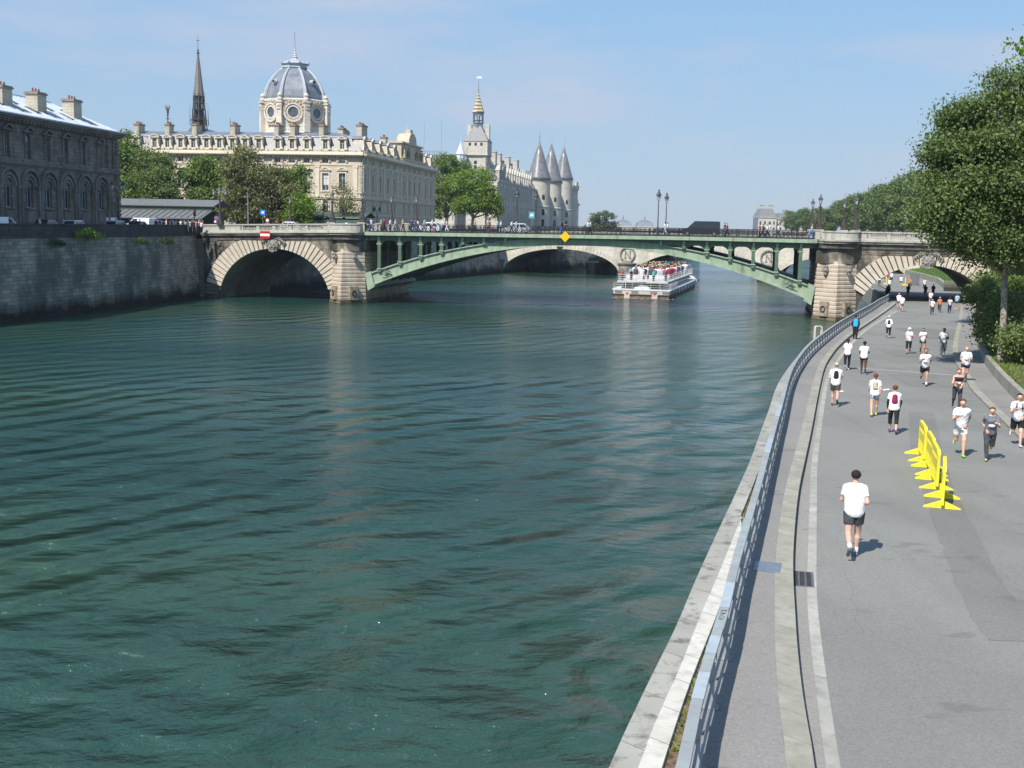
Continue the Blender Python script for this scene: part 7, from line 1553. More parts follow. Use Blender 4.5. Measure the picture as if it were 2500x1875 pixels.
def toobj(P, F, name, mat, parent, extra=None, scale=1.0):
    P = P*scale; me = bpy.data.meshes.new(name); V = P.tolist(); Fc = F.tolist()
    if extra: o = len(V); V += [(x*scale, y*scale, z*scale) for x, y, z in extra.v]; Fc += [tuple(i+o for i in f) for f in extra.f]
    me.from_pydata(V, [], Fc); me.update(); me.polygons.foreach_set('use_smooth', [True]*len(me.polygons)); me.materials.append(M[mat]); o = bpy.data.objects.new(name, me); COL.objects.link(o)
    if parent: o.parent = parent
    return o
_cache = {}
CL = dict(white=(.80, .80, .82), offwhite=(.62, .62, .63), black=(.018, .018, .02), charcoal=(.06, .065, .07), navy=(.025, .03, .06), grey=(.16, .17, .19), olive=(.075, .075, .055), blue=(.05, .15, .45), lightblue=(.33, .48, .62), vest=(.03, .42, .72), red=(.55, .03, .04), maroon=(.26, .02, .08), beige=(.50, .43, .28), pink=(.55, .12, .38), teal=(.05, .40, .36), orange=(.62, .22, .09), yellow=(.7, .6, .08), green_shoe=(.35, .70, .10), pattern=(.12, .18, .30), hair_dark=(.02, .014, .01), hair_brown=(.10, .05, .025), hair_red=(.16, .04, .02), hair_blond=(.38, .26, .12), hair_grey=(.25, .24, .23), skin_light=(.62, .38, .28), skin_mid=(.44, .25, .17), skin_dark=(.10, .05, .03), purple=(.14, .06, .22))
for k_, v_ in CL.items():
    nm = 'skin' if k_.startswith('skin') else 'cloth'
    if k_ == 'pattern':
        m, t = newmat(k_, v_, .85); t.link(t.mix(t.noise(t.coords(), 28, 2, .5, .47, .53), (.03, .05, .10), (.45, .52, .60)), t.b.inputs['Base Color']); M[k_] = m
    else:
        m = plain(k_, v_, .5 if nm == 'skin' else .85, 0, .05, 12, .35)
        if nm == 'cloth' and not k_.startswith('hair'): t = NT(m); t.link(t.bump(t.noise(t.coords((1, 1, .55)), 9, 3, .5, .25, .75), .8, .045), t.b.inputs['Normal'])
def person(h, kind, sd, skin, hair, top, bottom, shoes='white', sleeve=.55, leglen=.5, hairlen=0, fat=1.0, fem=False, extras=(), vox=.0135, hem=.0, base=None, label=None, group=None, loc=(0, 0, 0), rz=0, lower='shorts', midriff=False):
    """h in metres; vox is the grid step for a body of height one"""
    key = (kind, sd, skin, hair, top, bottom, shoes, sleeve, leglen, hairlen, fat, fem, tuple(extras), vox, lower, midriff)
    if key in _cache:
        o = clone(_cache[key], loc, rz, label, group); o.scale = (h/_cache[key]['_h'],)*3; return o
    J, ht = pose(kind, sd, fat, fem); js = np.array(list(J.values())); lo, hi = js.min(0)-.10, js.max(0)+.11; X, o0 = grid(lo, hi, vox)
    fine = vox < .0145; f = bodyfield(X, J, 0, fat, fem)
    for s in 'LR': f = smin(f, limbs(X, J, s), .02); f = smin(f, leg_(X, J, s), .022); f = smin(f, cap(X, lerp(J['w'+s], J['m'+s], .15), J['m'+s], .019, .021), .01)
    f = smin(f, cap(X, J['neck'], (0, J['head'][1]-.008, J['head'][2]-.02), .028, .027), .015); f = smin(f, headf(X, J), .012)
    if fine: hd = J['head']; f = smin(f, cap(X, (0, hd[1]+.050, hd[2]+.003), (0, hd[1]+.060, hd[2]-.012), .006, .010), .008)
    P, F = surfnet(f, o0, vox); ex = None
    if fine:
        ex = MB()
        for s, sg in (('R', 1), ('L', -1)):
            a, b = Vector(J['w'+s]), Vector(J['m'+s]); d = (b-a).normalized(); u = Vector((sg*-.4, 0, -1)); u = (u-d*u.dot(d)).normalized(); v = d.cross(u)
            for q in range(4): c0 = b+v*(.0125*(q-1.5)); l = (.030, .036, .034, .026)[q]; ex.tube([c0-d*.008, c0+d*l*.6, c0+d*l*.9+u*l*.5, c0+d*l*.5+u*l*.9], [.0062, .0058, .0052, .0045], 5)
            ex.tube([a.lerp(b, .5)+u*.010, a.lerp(b, .9)+u*.028, b+u*.030+d*.012], [.0075, .0065, .005], 5)
        hd = J['head']
        for sg in (-1, 1): ex.sphere((sg*.0445, hd[1]-.004, hd[2]+.0), .012, 7, (.45, .8, 1.3))
    sc = h/(ht+.058); body = toobj(P, F, 'person', skin, None, ex, sc); body['_h'] = h
    def shell(fld, name, mat):
        P, F = surfnet(fld, o0, vox)
        if len(F): return toobj(P, F, name, mat, body, None, sc)
    # shirt
    Z = X[..., 2]; n = J['neck']; pz = J['pel'][2]
    if top:
        g = (.010 if not fem else .008)+max(0, vox-.018)*.6
        f = bodyfield(X, J, g, fat*1.03, fem); hemz = pz-.055+hem
        f = smin(f, cap(X, (0, J['pel'][1], pz), (0, J['chest'][1], J['chest'][2]), .068*fat+g*.5, .062*fat+g*.5, 1.15, .92), .03)
        for s in 'LR':
            if sleeve > 0:
                e = lerp(J['s'+s], J['l'+s], min(1, sleeve*1.1)); d = np.array(J['l'+s])-np.array(J['s'+s]); d /= np.linalg.norm(d); q = cap(X, J['s'+s], e if sleeve <= 1 else J['l'+s], .036, .034+.004*(sleeve < 1)); 
                if sleeve <= 1: q = np.maximum(q, ((X-np.array(e))@d)-.004)
                else: q = smin(q, cap(X, J['l'+s], lerp(J['l'+s], J['w'+s], .9), .030, .023), .01)
                f = smin(f, q, .015)
        f = np.maximum(f, hemz-Z if not midriff else (J['chest'][2]-.035)-Z); rr_ = np.sqrt(X[..., 0]**2+(X[..., 1]-n[1])**2); f = np.maximum(f, np.minimum(Z-(n[2]+(.012 if sleeve > 0 else -.03)), .035-rr_+.5*(Z-n[2]-.06)) if False else Z-(n[2]+(.010 if sleeve > 0 else -.028))+.5*np.maximum(0, X[..., 1]-n[1]))
        shell(f, 'shirt' if sleeve > 0 else 'vest_top', top)
    fe = None
    for s in 'LR':
        d1 = np.array(J['k'+s])-np.array(J['h'+s]); d1 /= np.linalg.norm(d1)
        if lower == 'shorts':
            e = lerp(J['h'+s], J['k'+s], leglen+.2); q = cap(X, J['h'+s], e, .060*fat, .052*fat); q = np.maximum(q, ((X-np.array(lerp(J['h'+s], J['k'+s], leglen+.12)))@d1))
        else:
            g = (.006 if lower == 'leggings' else .014)+max(0, vox-.018)*.4
            q = leg_(X, J, s, g, .054, .034)
            if leglen < 1.9: d2 = np.array(J['a'+s])-np.array(J['k'+s]); d2 /= np.linalg.norm(d2); q = np.maximum(q, ((X-np.array(lerp(J['k'+s], J['a'+s], leglen-1)))@d2))
        fe = q if fe is None else np.minimum(fe, q)
    b = bodyfield(X, J, .007, fat*1.0, fem); b = np.maximum(b, Z-(pz+.045)); fe = smin(fe, b, .012); fe = np.maximum(fe, Z-(pz+.045)); shell(fe, lower if lower != 'trousers' else 'trousers', bottom)
    for s in 'LR':
        q = smin(cap(X, J['e'+s], J['t'+s], .021, .018, 1.15, 1), cap(X, J['e'+s], lerp(J['a'+s], J['k'+s], .03), .021, .021), .01); shell(q, 'shoe', shoes)
    hd = J['head']
    if hair:
        f = headf(X, J, .010+max(0, vox-.018)*.6); cut = (X[..., 1]-(hd[1]+.018)) - 1.2*(Z-(hd[2]+.030)); f = np.maximum(f, cut*.6); f = np.maximum(f, (hd[2]-.030-.05*(hairlen > 0))-Z)
        if hairlen: f = smin(f, cap(X, (0, hd[1]-.045, hd[2]+.01), (0, hd[1]-.075, hd[2]-.05-.05*hairlen), .020, .012), .015)
        shell(f, 'hair', hair)
    for e in extras:
        kd, mt = e.split(':')
        if kd == 'pack': c = J['chest']; q = cap(X, (0, c[1]-.085, c[2]-.07), (0, c[1]-.08, c[2]+.045), .050, .040, 1.25, .75); shell(q, 'backpack', mt)
        if kd == 'cap': f = headf(X, J, .014); f = np.maximum(f, hd[2]+.012-Z); f = np.minimum(f, cap(X, (-.02, hd[1]+.045, hd[2]+.018), (.02, hd[1]+.065, hd[2]+.014), .018, .014, 1, 1)); shell(f, 'cap', mt)
        if kd == 'phones': shell(np.minimum(cap(X, (-.053, hd[1], hd[2]), (-.056, hd[1], hd[2]+.005), .022, .022), np.minimum(cap(X, (.053, hd[1], hd[2]), (.056, hd[1], hd[2]+.005), .022, .022), np.maximum(headf(X, J, .018), np.abs(X[..., 1]-hd[1])-.014)*1.0)) if fine else headf(X, J, .015), 'headphones', mt)
        if kd == 'vest': f = bodyfield(X, J, .018, fat*1.05, fem); f = smin(f, cap(X, (0, J['pel'][1], pz), (0, J['chest'][1], J['chest'][2]), .08*fat, .078*fat, 1.3, 1), .03); f = np.maximum(f, np.maximum(pz-.02-Z, Z-(n[2]-.015))); f = np.maximum(f, np.abs(X[..., 0])-.095); shell(f, 'hi_vis_vest', mt)
        if kd == 'straps':
            c = J['chest']; q = bodyfield(X, J, .019, fat*1.03, fem); b1 = np.minimum(np.abs(np.abs(X[..., 0])-.048)-.012, np.abs(Z-(c[2]+.0))-.010); q = np.maximum(q, b1); q = np.maximum(q, np.maximum(c[2]-.06-Z, Z-(n[2]-.012))); shell(q, 'harness', mt)
        if kd == 'sleeves':
            for s in 'LR': q = cap(X, lerp(J['s'+s], J['l'+s], .6), J['l'+s], .030, .028); q = smin(q, cap(X, J['l'+s], lerp(J['l'+s], J['w'+s], .85), .029, .022), .01); shell(q, 'arm_sleeve', mt)
        if kd == 'bib': c = J['chest']; q = cap(X, (-.03, c[1]+.075*fat, c[2]-.075), (.03, c[1]+.075*fat, c[2]-.075), .026, .026, 1, .9); shell(q, 'race_bib', mt)
        if kd == 'print':
            c = J['chest']; q = None
            for i, (dx, dz) in enumerate(((-.03, .03), (.01, .01), (.035, .035), (-.01, -.02))): z_ = cap(X, (dx, c[1]+.066, c[2]+dz), (dx+.012, c[1]+.066, c[2]+dz+.006), .012, .010); q = z_ if q is None else np.minimum(q, z_)
            shell(q, 'shirt_print', mt)
        if kd == 'socks':
            for s in 'LR': shell(cap(X, lerp(J['a'+s], J['k'+s], .0), lerp(J['a'+s], J['k'+s], .22), .0245, .0265), 'sock', mt)
        if kd == 'waistpouch': shell(cap(X, (-.06, .02, pz+.01), (-.085, -.005, pz-.03), .022, .024), 'pouch', mt)
        if kd == 'tie': shell(np.minimum(cap(X, (-.03, -.065, pz), (-.035, -.075, pz-.16), .007, .007), cap(X, (.05, -.065, pz+.01), (.12, -.09, pz-.05), .007, .006)), 'strap_end', mt)
    if fine:
        ey = MB()
        for sg in (-1, 1): ey.sphere((sg*.018, hd[1]+.046, hd[2]+.012), .0052, 6, (1.2, .5, .8))
        ey.tube([(-.014, hd[1]+.049, hd[2]-.026), (0, hd[1]+.053, hd[2]-.027), (.014, hd[1]+.049, hd[2]-.026)], .0028, 4)
        for q in range(len(ey.v)): ey.v[q] = tuple(c*sc for c in ey.v[q])
        ey.build('face_features', 'hair_dark', body)
    body.location = loc; body.rotation_euler = (0, 0, rz); body['category'] = 'person'
    if label: body['label'] = label
    if group: body['group'] = group
    _cache[key] = body; return body
GR = 'runners on the quay road'
AW, TO = 0, math.pi
def run(x, y, face, label, **k):
    # the road bends: runners follow it
    d = Vector((KERB(y+2)-KERB(y-2), 4.0)) if y < 130 else Vector((.27, .96)); a = math.atan2(d.y, d.x)-math.pi/2+(0 if face == AW else math.pi)+k.pop('turn', 0)
    return person(loc=(x, y, zr(y)+.008), rz=a, label=label, group=GR, **k)
N_ = dict(vox=.0125)
run(7.33, 23.79, AW, 'man in white T-shirt and dark grey shorts jogging away, nearest of all', h=1.84, kind='jog', sd=3, skin='skin_light', hair='hair_dark', top='white', bottom='charcoal', shoes='grey', fat=1.12, leglen=.42, extras=('socks:white',), vox=.011, turn=.05)
run(13.6, 47.77, AW, 'man in white T-shirt with a black backpack, olive shorts and beige cap', h=1.80, kind='jog', sd=4, skin='skin_light', hair='hair_grey', top='white', bottom='olive', shoes='charcoal', fat=1.1, leglen=.5, extras=('pack:black', 'cap:beige'), **N_)
run(14.37, 44.96, AW, 'woman with beige backpack, white top and blue patterned shorts', h=1.68, kind='walk', sd=5, skin='skin_light', hair='hair_red', top='white', bottom='pattern', shoes='yellow', fem=True, fat=1.12, leglen=.35, hairlen=.3, extras=('pack:beige', 'tie:beige'), **N_)
run(13.73, 40.69, AW, 'woman in black leggings with a maroon backpack and short red brown hair', h=1.72, kind='walk', sd=6, skin='skin_light', hair='hair_red', top='white', bottom='black', shoes='purple', fem=True, fat=1.12, leglen=1.45, lower='leggings', extras=('pack:maroon', 'sleeves:black'), **N_)
run(18.42, 62.76, AW, 'woman with a dark ponytail, white top and long black leggings running away', h=1.68, kind='jog', sd=7, skin='skin_mid', hair='hair_dark', top='white', bottom='black', shoes='offwhite', fem=True, leglen=2, lower='leggings', hairlen=1, **N_)
run(18.73, 60.79, AW, 'dark skinned runner in white top and short black shorts running away', h=1.72, kind='jog', sd=8, skin='skin_dark', hair='hair_dark', top='white', bottom='black', shoes='olive', fat=1.12, leglen=.2, extras=(), **N_)
run(28.49, 86.85, AW, 'runner in a long sleeved white top with a small black pack, black leggings', h=1.68, kind='jog', sd=9, skin='skin_light', hair='hair_grey', top='white', bottom='black', shoes='pink', sleeve=1.5, leglen=1.7, lower='leggings', extras=('pack:black', 'cap:offwhite'), vox=.0150)
run(25.53, 85.35, AW, 'person in a bright blue vest and black trousers standing by the kerb', h=1.78, kind='stand', sd=10, skin='skin_mid', hair='hair_dark', top='black', bottom='black', shoes='black', sleeve=1.5, leglen=2, lower='trousers', extras=('vest:vest',), vox=.0150)
run(42.99, 127.09, AW, 'runner in white T-shirt and grey shorts, in front of the man in the same kit', h=1.78, kind='jog', sd=11, skin='skin_light', hair='hair_dark', top='white', bottom='grey', shoes='grey', vox=.0180)
run(44.2, 131.8, AW, 'bald man in white T-shirt just beyond the runner in grey shorts', h=1.80, kind='jog', sd=12, skin='skin_light', hair=None, top='white', bottom='grey', shoes='grey', fat=1.12, vox=.0180)
run(25.51, 73.63, TO, 'woman with headphones and white cap, magenta sleeves and black capri leggings', h=1.68, kind='jog', sd=13, skin='skin_light', hair='hair_brown', top='white', bottom='black', shoes='black', fem=True, fat=1.12, leglen=1.4, lower='leggings', extras=('phones:white', 'cap:white', 'sleeves:pink', 'print:lightblue'), vox=.0140)
run(26.26, 73.23, TO, 'slim dark haired woman in white top and very short dark shorts', h=1.70, kind='jog', sd=14, skin='skin_mid', hair='hair_dark', top='white', bottom='black', shoes='black', fem=True, leglen=.2, vox=.0140, hem=-.03, extras=('print:lightblue',))
run(27.15, 72.06, TO, 'dark skinned man with navy sleeves under a white T-shirt and grey trousers', h=1.80, kind='jog', sd=15, skin='skin_dark', hair='hair_dark', top='white', bottom='grey', shoes='white', leglen=2, lower='trousers', extras=('sleeves:navy', 'bib:offwhite'), vox=.0140)
run(20.27, 55.99, TO, 'man with short hair in white T-shirt, black shorts and white socks coming towards us', h=1.82, kind='run', sd=16, skin='skin_mid', hair='hair_brown', top='white', bottom='black', shoes='charcoal', fat=1.06, leglen=.5, extras=('socks:white', 'bib:offwhite', 'print:lightblue'), **N_)
run(22.9, 57.6, TO, 'bald man in white T-shirt and navy shorts behind the woman in black', h=1.82, kind='jog', sd=17, skin='skin_light', hair=None, top='white', bottom='navy', shoes='grey', fat=1.12, leglen=.3, extras=('bib:offwhite', 'print:lightblue'), **N_)
run(18.53, 47.26, TO, 'woman in a dark sports top with bare midriff and long black leggings', h=1.72, kind='jog', sd=18, skin='skin_light', hair='hair_red', top='black', bottom='charcoal', shoes='black', fem=True, sleeve=0, midriff=True, leglen=2, lower='leggings', hairlen=.5, extras=('bib:white', 'waistpouch:black'), **N_)
run(14.46, 36.39, TO, 'young man in white printed T-shirt, white shorts and green shoes', h=1.84, kind='run', sd=20, skin='skin_light', hair='hair_brown', top='white', bottom='white', shoes='green_shoe', leglen=.5, extras=('print:maroon',), **N_)
run(15.15, 35.75, TO, 'woman in a grey T-shirt and black leggings with a yellow shoe', h=1.68, kind='run', sd=21, skin='skin_light', hair='hair_brown', top='grey', bottom='charcoal', shoes='yellow', fem=True, leglen=2, lower='leggings', extras=('bib:white',), **N_)
run(17.23, 38.54, TO, 'dark haired man at the right edge with a black chest harness and black shorts', h=1.80, kind='run', sd=22, skin='skin_light', hair='hair_dark', top='white', bottom='black', shoes='offwhite', leglen=.65, extras=('straps:navy', 'print:lightblue'), **N_)
run(44.34, 121.52, TO, 'woman in white T-shirt and black trousers in the sun before the arch', h=1.68, kind='jog', sd=23, skin='skin_light', hair='hair_brown', top='white', bottom='charcoal', shoes='pink', fem=True, leglen=2, lower='trousers', vox=.0180)
run(47.2, 127.2, TO, 'runner in a black and orange top with a light blue hat', h=1.68, kind='jog', sd=24, skin='skin_mid', hair='hair_dark', top='orange', bottom='charcoal', shoes='grey', leglen=2, lower='trousers', extras=('cap:lightblue',), vox=.0180)
run(47.89, 126.06, TO, 'dark haired runner in bluish white top and navy trousers in the tree shade', h=1.72, kind='jog', sd=25, skin='skin_dark', hair='hair_dark', top='offwhite', bottom='navy', shoes='charcoal', leglen=2, lower='trousers', hairlen=.3, vox=.0180)
run(51.5, 133.4, AW, 'person in pale blue T-shirt and dark shorts standing in shade at right of the arch', h=1.78, kind='stand', sd=26, skin='skin_mid', hair='hair_dark', top='lightblue', bottom='navy', shoes='white', vox=.0180)
run(50.6, 139.5, TO, 'runner in white top and bright blue shorts at the edge of the arch shadow', h=1.74, kind='jog', sd=27, skin='skin_light', hair='hair_brown', top='white', bottom='blue', shoes='white', vox=.0180)
V2 = dict(vox=.021)
run(49.8, 153.0, AW, 'tall figure all in black under the arch, leftmost of those in shade', h=1.86, kind='stand', sd=28, skin='skin_dark', hair='hair_dark', top='black', bottom='black', shoes='black', sleeve=1.5, leglen=2, lower='trousers', fat=1.15, **V2)
run(53.3, 155.5, TO, 'runner in dark top under the arch, second from left in shade', h=1.75, kind='jog', sd=29, skin='skin_mid', hair='hair_dark', top='charcoal', bottom='black', shoes='grey', **V2)
run(56.0, 156.5, TO, 'runner in dark brown top and shorts under the arch, middle of those in shade', h=1.72, kind='jog', sd=30, skin='skin_light', hair='hair_dark', top='maroon', bottom='black', shoes='grey', **V2)
run(57.6, 158, TO, 'runner in dark grey top under the arch, rightmost of those in shade', h=1.74, kind='jog', sd=31, skin='skin_mid', hair='hair_dark', top='grey', bottom='navy', shoes='grey', **V2)
for x, y, f_, l, kw in ((56.7, 173.8, AW, 'woman in white top and black leggings just beyond the bridge shadow', dict(top='white', bottom='black', leglen=2, lower='leggings', fem=True)), (61.2, 178, TO, 'runner with orange and white top beyond the arch beside the grey board', dict(top='orange', bottom='charcoal', leglen=2, lower='trousers')),
    (62.6, 175.5, TO, 'runner in a white T-shirt with dark pack straps right of the others beyond the arch', dict(top='white', bottom='black', leglen=1.5, lower='leggings', extras=('straps:black',))), (62.7, 186.5, AW, 'runner in white T-shirt and black shorts between the two far yellow barriers', dict(top='white', bottom='black')),
    (60.0, 189, AW, 'runner in white shirt and dark trousers at far left beyond the arch', dict(top='white', bottom='charcoal', leglen=2, lower='trousers')), (63.4, 198.5, AW, 'white shirted runner second from left in the farthest group', dict(top='white', bottom='grey')), (65.0, 202.5, AW, 'white shirted runner left of the one in red, farthest group', dict(top='white', bottom='navy')),
    (66.8, 206, AW, 'runner in a bright red top in the farthest group', dict(top='red', bottom='charcoal')), (66.2, 202, AW, 'runner in white right of the one in red with dark trousers', dict(top='white', bottom='navy', leglen=2, lower='trousers')), (57.5, 186.5, TO, 'runner half hidden by the arch stones at far left beyond the bridge', dict(top='charcoal', bottom='black'))):
    run(x, y, f_, l, h=1.74, kind='jog', sd=32+int(x) % 2, skin='skin_light', hair='hair_dark', shoes='offwhite', **kw, **V2)
# ---- people on the bridge, the left quay and the boat: coarser bodies shared between look-alikes
V3 = dict(vox=.030)
GB = 'people on the bridge pavement'
BPE = [ # s, depth, kind, top, bottom, hair, label
 (3.6, 1.0, 'walk', 'white', 'blue', 'hair_dark', 'woman in white top and blue jeans at the left end of the iron railing'), (7.3, 1.2, 'stand', 'beige', 'charcoal', 'hair_brown', 'person in beige with bare arms near the left part of the railing'), (8.6, 1.6, 'walk', 'maroon', 'black', 'hair_dark', 'person in maroon beside the one in beige on the bridge'),
 (12.2, 1.0, 'walk', 'white', 'lightblue', 'hair_blond', 'person in white with pale jeans walking past the left lamps'), (14.6, 1.3, 'walk', 'beige', 'olive', 'hair_blond', 'person in cream with olive trousers on the left part of the bridge'), (17.4, 1.1, 'stand', 'black', 'blue', 'hair_dark', 'person in black with a white cap by the far parapet lamp'),
 (19.3, 1.4, 'walk', 'white', 'navy', 'hair_dark', 'person in white T-shirt and navy trousers left of the pink skirt'), (22.9-.3, 1.0, 'walk', 'white', 'pink', 'hair_blond', 'broad person in white top and pink skirt on the bridge'), (25.4, 1.2, 'walk', 'white', 'black', 'hair_blond', 'person in white with fair hair before the plane tree'),
 (33.2-14, 2.2, 'walk', 'lightblue', 'grey', 'hair_brown', 'person in light blue partly behind others left of mid bridge')]
def bput(s, d, kind, top, bottom, hair, label, rz=None, fem=False, cap_=None, **k):
    p = bp(s, d); a = BA+(math.pi/2 if random.random() < .5 else -math.pi/2) if rz is None else rz
    return person(h=random.uniform(1.62, 1.82), kind=kind, sd=2 if kind != 'walk' else 1, skin='skin_light', hair=hair, top=top, bottom=bottom, shoes='charcoal', leglen=2, lower='trousers', extras=(cap_,) if cap_ else (), loc=(p[0], p[1], DK(s)+.12), rz=a, label=label, group=GB, **V3, **k)
random.seed(21)
PX = [ # desired pixel column -> place along the bridge, computed from the calibrated view
 (899, 'walk', 'white', 'blue', 'hair_dark', 'woman in white top and blue jeans at the left end of the iron railing', None), (923, 'stand', 'beige', 'charcoal', 'hair_brown', 'person in beige near the twin lamp on the bridge', None), (931, 'walk', 'maroon', 'black', 'hair_dark', 'person in maroon beside the one in beige on the bridge', None), (945, 'stand', 'white', 'black', 'hair_dark', 'person in white behind the ornate railing below the left far lamp', None),
 (957, 'walk', 'offwhite', 'lightblue', 'hair_blond', 'person in white with pale jeans walking past the left lamps', None), (976, 'walk', 'beige', 'olive', 'hair_blond', 'person in cream with olive trousers before the shaded courthouse', None), (996, 'stand', 'black', 'navy', 'hair_dark', 'tall person in black with a white cap by the far parapet lamp', 'cap:white'), (1005, 'walk', 'blue', 'blue', 'hair_dark', 'person in blue beside the tall one in black', None), (1013, 'walk', 'white', 'navy', 'hair_dark', 'person in white T-shirt right of the far parapet lamp', None),
 (1028, 'walk', 'lightblue', 'grey', 'hair_brown', 'person in light blue low behind the railing left of the pink skirt', None), (1047, 'walk', 'white', 'pink', 'hair_blond', 'broad person in white top and pink skirt on the bridge', None), (1075, 'walk', 'white', 'black', 'hair_blond', 'person in white with fair hair before the tall plane tree', None), (1083, 'walk', 'offwhite', 'white', 'hair_dark', 'short person all in white right of the fair haired one', None),
 (1139, 'walk', 'white', 'black', 'hair_dark', 'lone person in white cap under the bright plane tree', 'cap:white'), (1152, 'walk', 'beige', 'black', 'hair_blond', 'person in yellowish top right of the lone white cap', None), (1184, 'walk', 'beige', 'charcoal', 'hair_brown', 'person in tan next to the one in red', None), (1188, 'walk', 'red', 'red', 'hair_dark', 'person all in red behind the bridge railing', None), (1207, 'stand', 'lightblue', 'navy', 'hair_dark', 'person in light blue leaning beside the broad one in white', None), (1215, 'stand', 'white', 'navy', 'hair_blond', 'broad person in white shirt before the long palace wall', None),
 (1241, 'walk', 'white', 'black', 'hair_dark', 'person in white with dark hair left of the slim lamp', None), (1252, 'walk', 'offwhite', 'lightblue', 'hair_dark', 'person beside the silver car on the bridge', None), (1363, 'lean', 'black', 'blue', 'hair_dark', 'person in black bending over the railing before the palace end', None), (1427, 'walk', 'white', 'black', 'hair_dark', 'person in white, right one of two in front of the round far tree', None), (1433, 'walk', 'offwhite', 'black', 'hair_dark', 'person in black and white, left one of two in front of the round far tree', None),
 (1616, 'walk', 'white', 'offwhite', 'hair_dark', 'woman in white, left one of two between the tall twin lamps', None), (1622, 'walk', 'white', 'charcoal', 'hair_dark', 'woman in white, right one of two between the tall twin lamps', None), (1762, 'stand', 'navy', 'charcoal', 'hair_dark', 'person in navy, left one of two right of the black van', None), (1768, 'walk', 'maroon', 'navy', 'hair_dark', 'person in dark red, right one of two right of the black van', None),
 (1847, 'stand', 'maroon', 'black', 'hair_dark', 'leftmost of the four people before the distant town house, in maroon', None), (1855, 'walk', 'black', 'black', 'hair_red', 'person in black with reddish hair among four before the distant town house', None), (1866, 'walk', 'white', 'black', 'hair_dark', 'person in white bending slightly among four before the distant town house', None), (1872, 'walk', 'offwhite', 'lightblue', 'hair_dark', 'rightmost of the four people before the distant town house', None), (1893, 'walk', 'white', 'charcoal', 'hair_brown', 'lone walker in white left of the right pier', None), (1974, 'walk', 'lightblue', 'blue', 'hair_blond', 'person in pale blue at the right end of the iron railing', None)]
def s_at(px, d):      # place on the pavement seen in that column of the photograph
    lo, hi = -30., 95.
    for _ in range(40):
        m = (lo+hi)/2; x, y, _z = bp(m, d)
        if 1250+2800*x/(y*math.cos(PITCH))*1.0 < px+0: lo = m
        else: hi = m
    return lo
for i, (px, kind, top, bottom, hair, l, cp_) in enumerate(PX):
    d = (1.1, 1.9, 2.6)[i % 3]; s = s_at(px, d); bput(s, d, kind, top, bottom, hair, l, cap_=cp_, fem=i % 2 == 0)
bput(83.5, 1.4, 'stand', 'white', 'black', 'hair_dark', 'person in white on the bridge above the right stone arch near the leaves'); bput(79.5, 1.6, 'stand', 'beige', 'black', 'hair_brown', 'person behind the right balustrade just left of the leaves')
GQ = 'people on the left quay'
def at(px, d): X_ = (px-1250)/2800*d*math.cos(PITCH)*1.0; return X_, d
QP = [(16, 121.5, 'black', 'hair_dark', 'person in black leaning on the parapet before the large white car'), (88, 128, 'offwhite', 'hair_blond', 'person with long fair hair in a pale top, second from left on the quay'), (146, 138, 'lightblue', 'hair_brown', 'person in light blue by the parapet beside the black car'), (178, 143, 'white', 'hair_brown', 'left one of two people in white before the silver estate car'), (192, 144.5, 'offwhite', 'hair_dark', 'right one of two people in white before the silver estate car'), (183, 146, 'red', 'hair_dark', 'small figure in red between the two in white'),
      (308, 157, 'red', 'hair_grey', 'person in a bright red shirt right of the dark palace corner'), (318, 158.5, 'lightblue', 'hair_grey', 'person in pale blue shirt right of the one in bright red'), (333, 160, 'teal', 'hair_grey', 'person in pale teal shirt, rightmost of three by the palace corner'), (325, 161, 'navy', 'hair_dark', 'person in navy between the pale blue and pale teal shirts')]
for px, d, top, hair, l in QP:
    x, y = at(px, d); person(h=1.74, kind='stand', sd=2, skin='skin_light', hair=hair, top=top, bottom='charcoal', shoes='black', leglen=2, lower='trousers', loc=(x, y, Z1), rz=random.uniform(-2, 2), label=l, group=GQ, **V3)
ORD = ['first', 'second', 'third', 'fourth', 'fifth', 'sixth', 'seventh', 'eighth', 'ninth', 'tenth', 'eleventh', 'twelfth', 'thirteenth', 'fourteenth', 'fifteenth', 'sixteenth', 'seventeenth']
cols = ['maroon', 'offwhite', 'white', 'charcoal', 'white', 'navy', 'beige', 'black', 'white', 'red', 'white', 'navy', 'offwhite', 'maroon', 'white', 'black', 'navy', 'white', 'red', 'beige']
for i in range(34):
    px = 372+i*3.5+random.uniform(-1.5, 1.5); d = 160+random.uniform(0, 5); x, y = at(px, d); c = cols[i % len(cols)]
    person(h=random.uniform(1.6, 1.85), kind='stand', sd=2, skin='skin_light', hair=['hair_dark', 'hair_brown', 'hair_grey', 'hair_blond'][i % 4], top=c, bottom='charcoal', shoes='black', leglen=2, lower='trousers', loc=(x, y, Z1), rz=random.uniform(-2, 2), label=f'person in {dict(offwhite="pale grey", maroon="dark red", charcoal="dark grey").get(c, c)} in the crowd before the market shed, {ORD[i] if i < 17 else ORD[33-i]} from the {"left" if i < 17 else "right"}', group='crowd waiting before the market shed', **V3)
for i, (px, c) in enumerate(((566, 'offwhite'), (594, 'beige'), (655, 'black'), (672, 'red'), (684, 'white'), (690, 'offwhite'), (663, 'navy'), (727, 'white'), (838, 'white'))):
    x, y = at(px, 186); person(h=1.8, kind='stand', sd=2, skin='skin_light', hair='hair_dark', top=c, bottom='charcoal', shoes='black', leglen=2, lower='trousers', loc=(x, y, Z1+.2), rz=random.uniform(-2, 2), label=f'small far person in {"pale grey" if c == "offwhite" else c} behind the left balustrade, {["first", "second", "third", "fifth", "sixth", "seventh", "fourth", "eighth", "ninth"][i]} from left', group='far people behind the left balustrade', **V3)
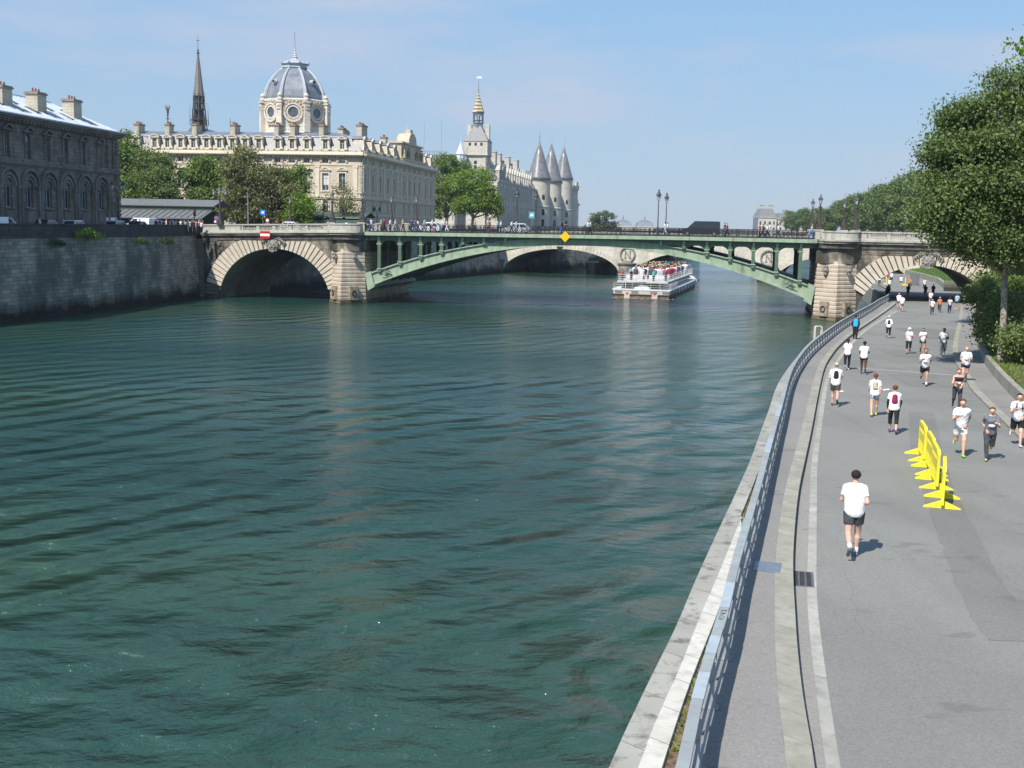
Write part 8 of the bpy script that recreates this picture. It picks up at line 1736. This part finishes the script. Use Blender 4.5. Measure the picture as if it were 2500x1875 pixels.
# passengers
def bo(x, y, z): a, b = math.cos(bh), math.sin(bh); return (bt.location.x+x*a-y*b, bt.location.y+x*b+y*a, z)
pc = ['white', 'white', 'offwhite', 'navy', 'white', 'charcoal', 'black', 'white', 'maroon', 'offwhite', 'lightblue', 'charcoal', 'white', 'grey', 'red']
for k in range(13):
    for y in (-3.0, -2.4, -1.8, -1.2, -.7, .7, 1.2, 1.8, 2.4, 3.0):
        if random.random() < (.5 if k < 3 else .14): continue
        c = random.choice(pc); hh = random.choice(['hair_dark', 'hair_brown', 'hair_blond', 'hair_grey'])
        person(h=1.72, kind='sit', sd=2, skin='skin_light', hair=hh, top=c, bottom='charcoal', shoes='black', leglen=2, lower='trousers', loc=bo(5.3+2.6*k, y+random.uniform(-.08, .08), 3.12), rz=bh-math.pi/2+random.uniform(-.3, .3), label=f'passenger in {dict(offwhite="pale grey", maroon="dark red", charcoal="dark grey", lightblue="light blue").get(c, c)}, {ORD[k]} bench row from the stern, {ORD[[3.0, 2.4, 1.8, 1.2, .7, -.7, -1.2, -1.8, -2.4, -3.0].index(y)]} seat from left', group='passengers sitting on the boat', vox=.034)
for x, y, c, l in ((1.6, 3.3, 'red', 'passenger in bright red standing at the left stern corner of the upper deck'), (1.7, 1.9, 'black', 'passenger in black standing right of the one in bright red at the stern'), (2.2, -1.6, 'teal', 'passenger in teal standing mid stern on the upper deck'), (3.2, -3.4, 'charcoal', 'passenger in dark grey standing at the right rail near the stern'), (38.6, -3.0, 'navy', 'passenger in navy standing on the foredeck by the canopy frame')):
    person(h=1.76, kind='stand', sd=2, skin='skin_light', hair='hair_dark', top=c, bottom='navy', shoes='black', leglen=2, lower='trousers', loc=bo(x, y, 2.66 if x < 35 else 2.66), rz=bh-math.pi/2, label=l, group='passengers standing on the boat', **V3)
for i, (x, y, c) in enumerate(((44.5, -1.8, 'red'), (45.2, -2.6, 'maroon'), (46.5, -1, 'red'), (48.5, -1.6, 'navy'), (43, 1, 'white'))):
    person(h=1.72, kind='sit', sd=2, skin='skin_light', hair='hair_dark', top=c, bottom='charcoal', shoes='black', leglen=2, lower='trousers', loc=bo(x, y, 1.9), rz=bh-math.pi/2, label=f'passenger in {"dark red" if c == "maroon" else c} sitting at the open bow of the boat{", nearest the canopy" if i == 0 else ""}', group='passengers at the bow', vox=.034)
# ---------------------------------------------------------------- summer air
mb = MB(); mb.box(-700, 700, -30, 1600, -6, 90); hz = mb.build('haze', 'white_paint')
hm_ = bpy.data.materials.new('haze_air'); hm_.use_nodes = True; hn = hm_.node_tree; hn.nodes.clear(); ho = hn.nodes.new('ShaderNodeOutputMaterial'); pv = hn.nodes.new('ShaderNodeVolumePrincipled')
pv.inputs['Color'].default_value = (.80, .88, 1.0, 1); pv.inputs['Density'].default_value = .00011; pv.inputs['Anisotropy'].default_value = .1; hn.links.new(pv.outputs[0], ho.inputs['Volume'])
hz.data.materials.clear(); hz.data.materials.append(hm_); hz['kind'] = 'stuff'
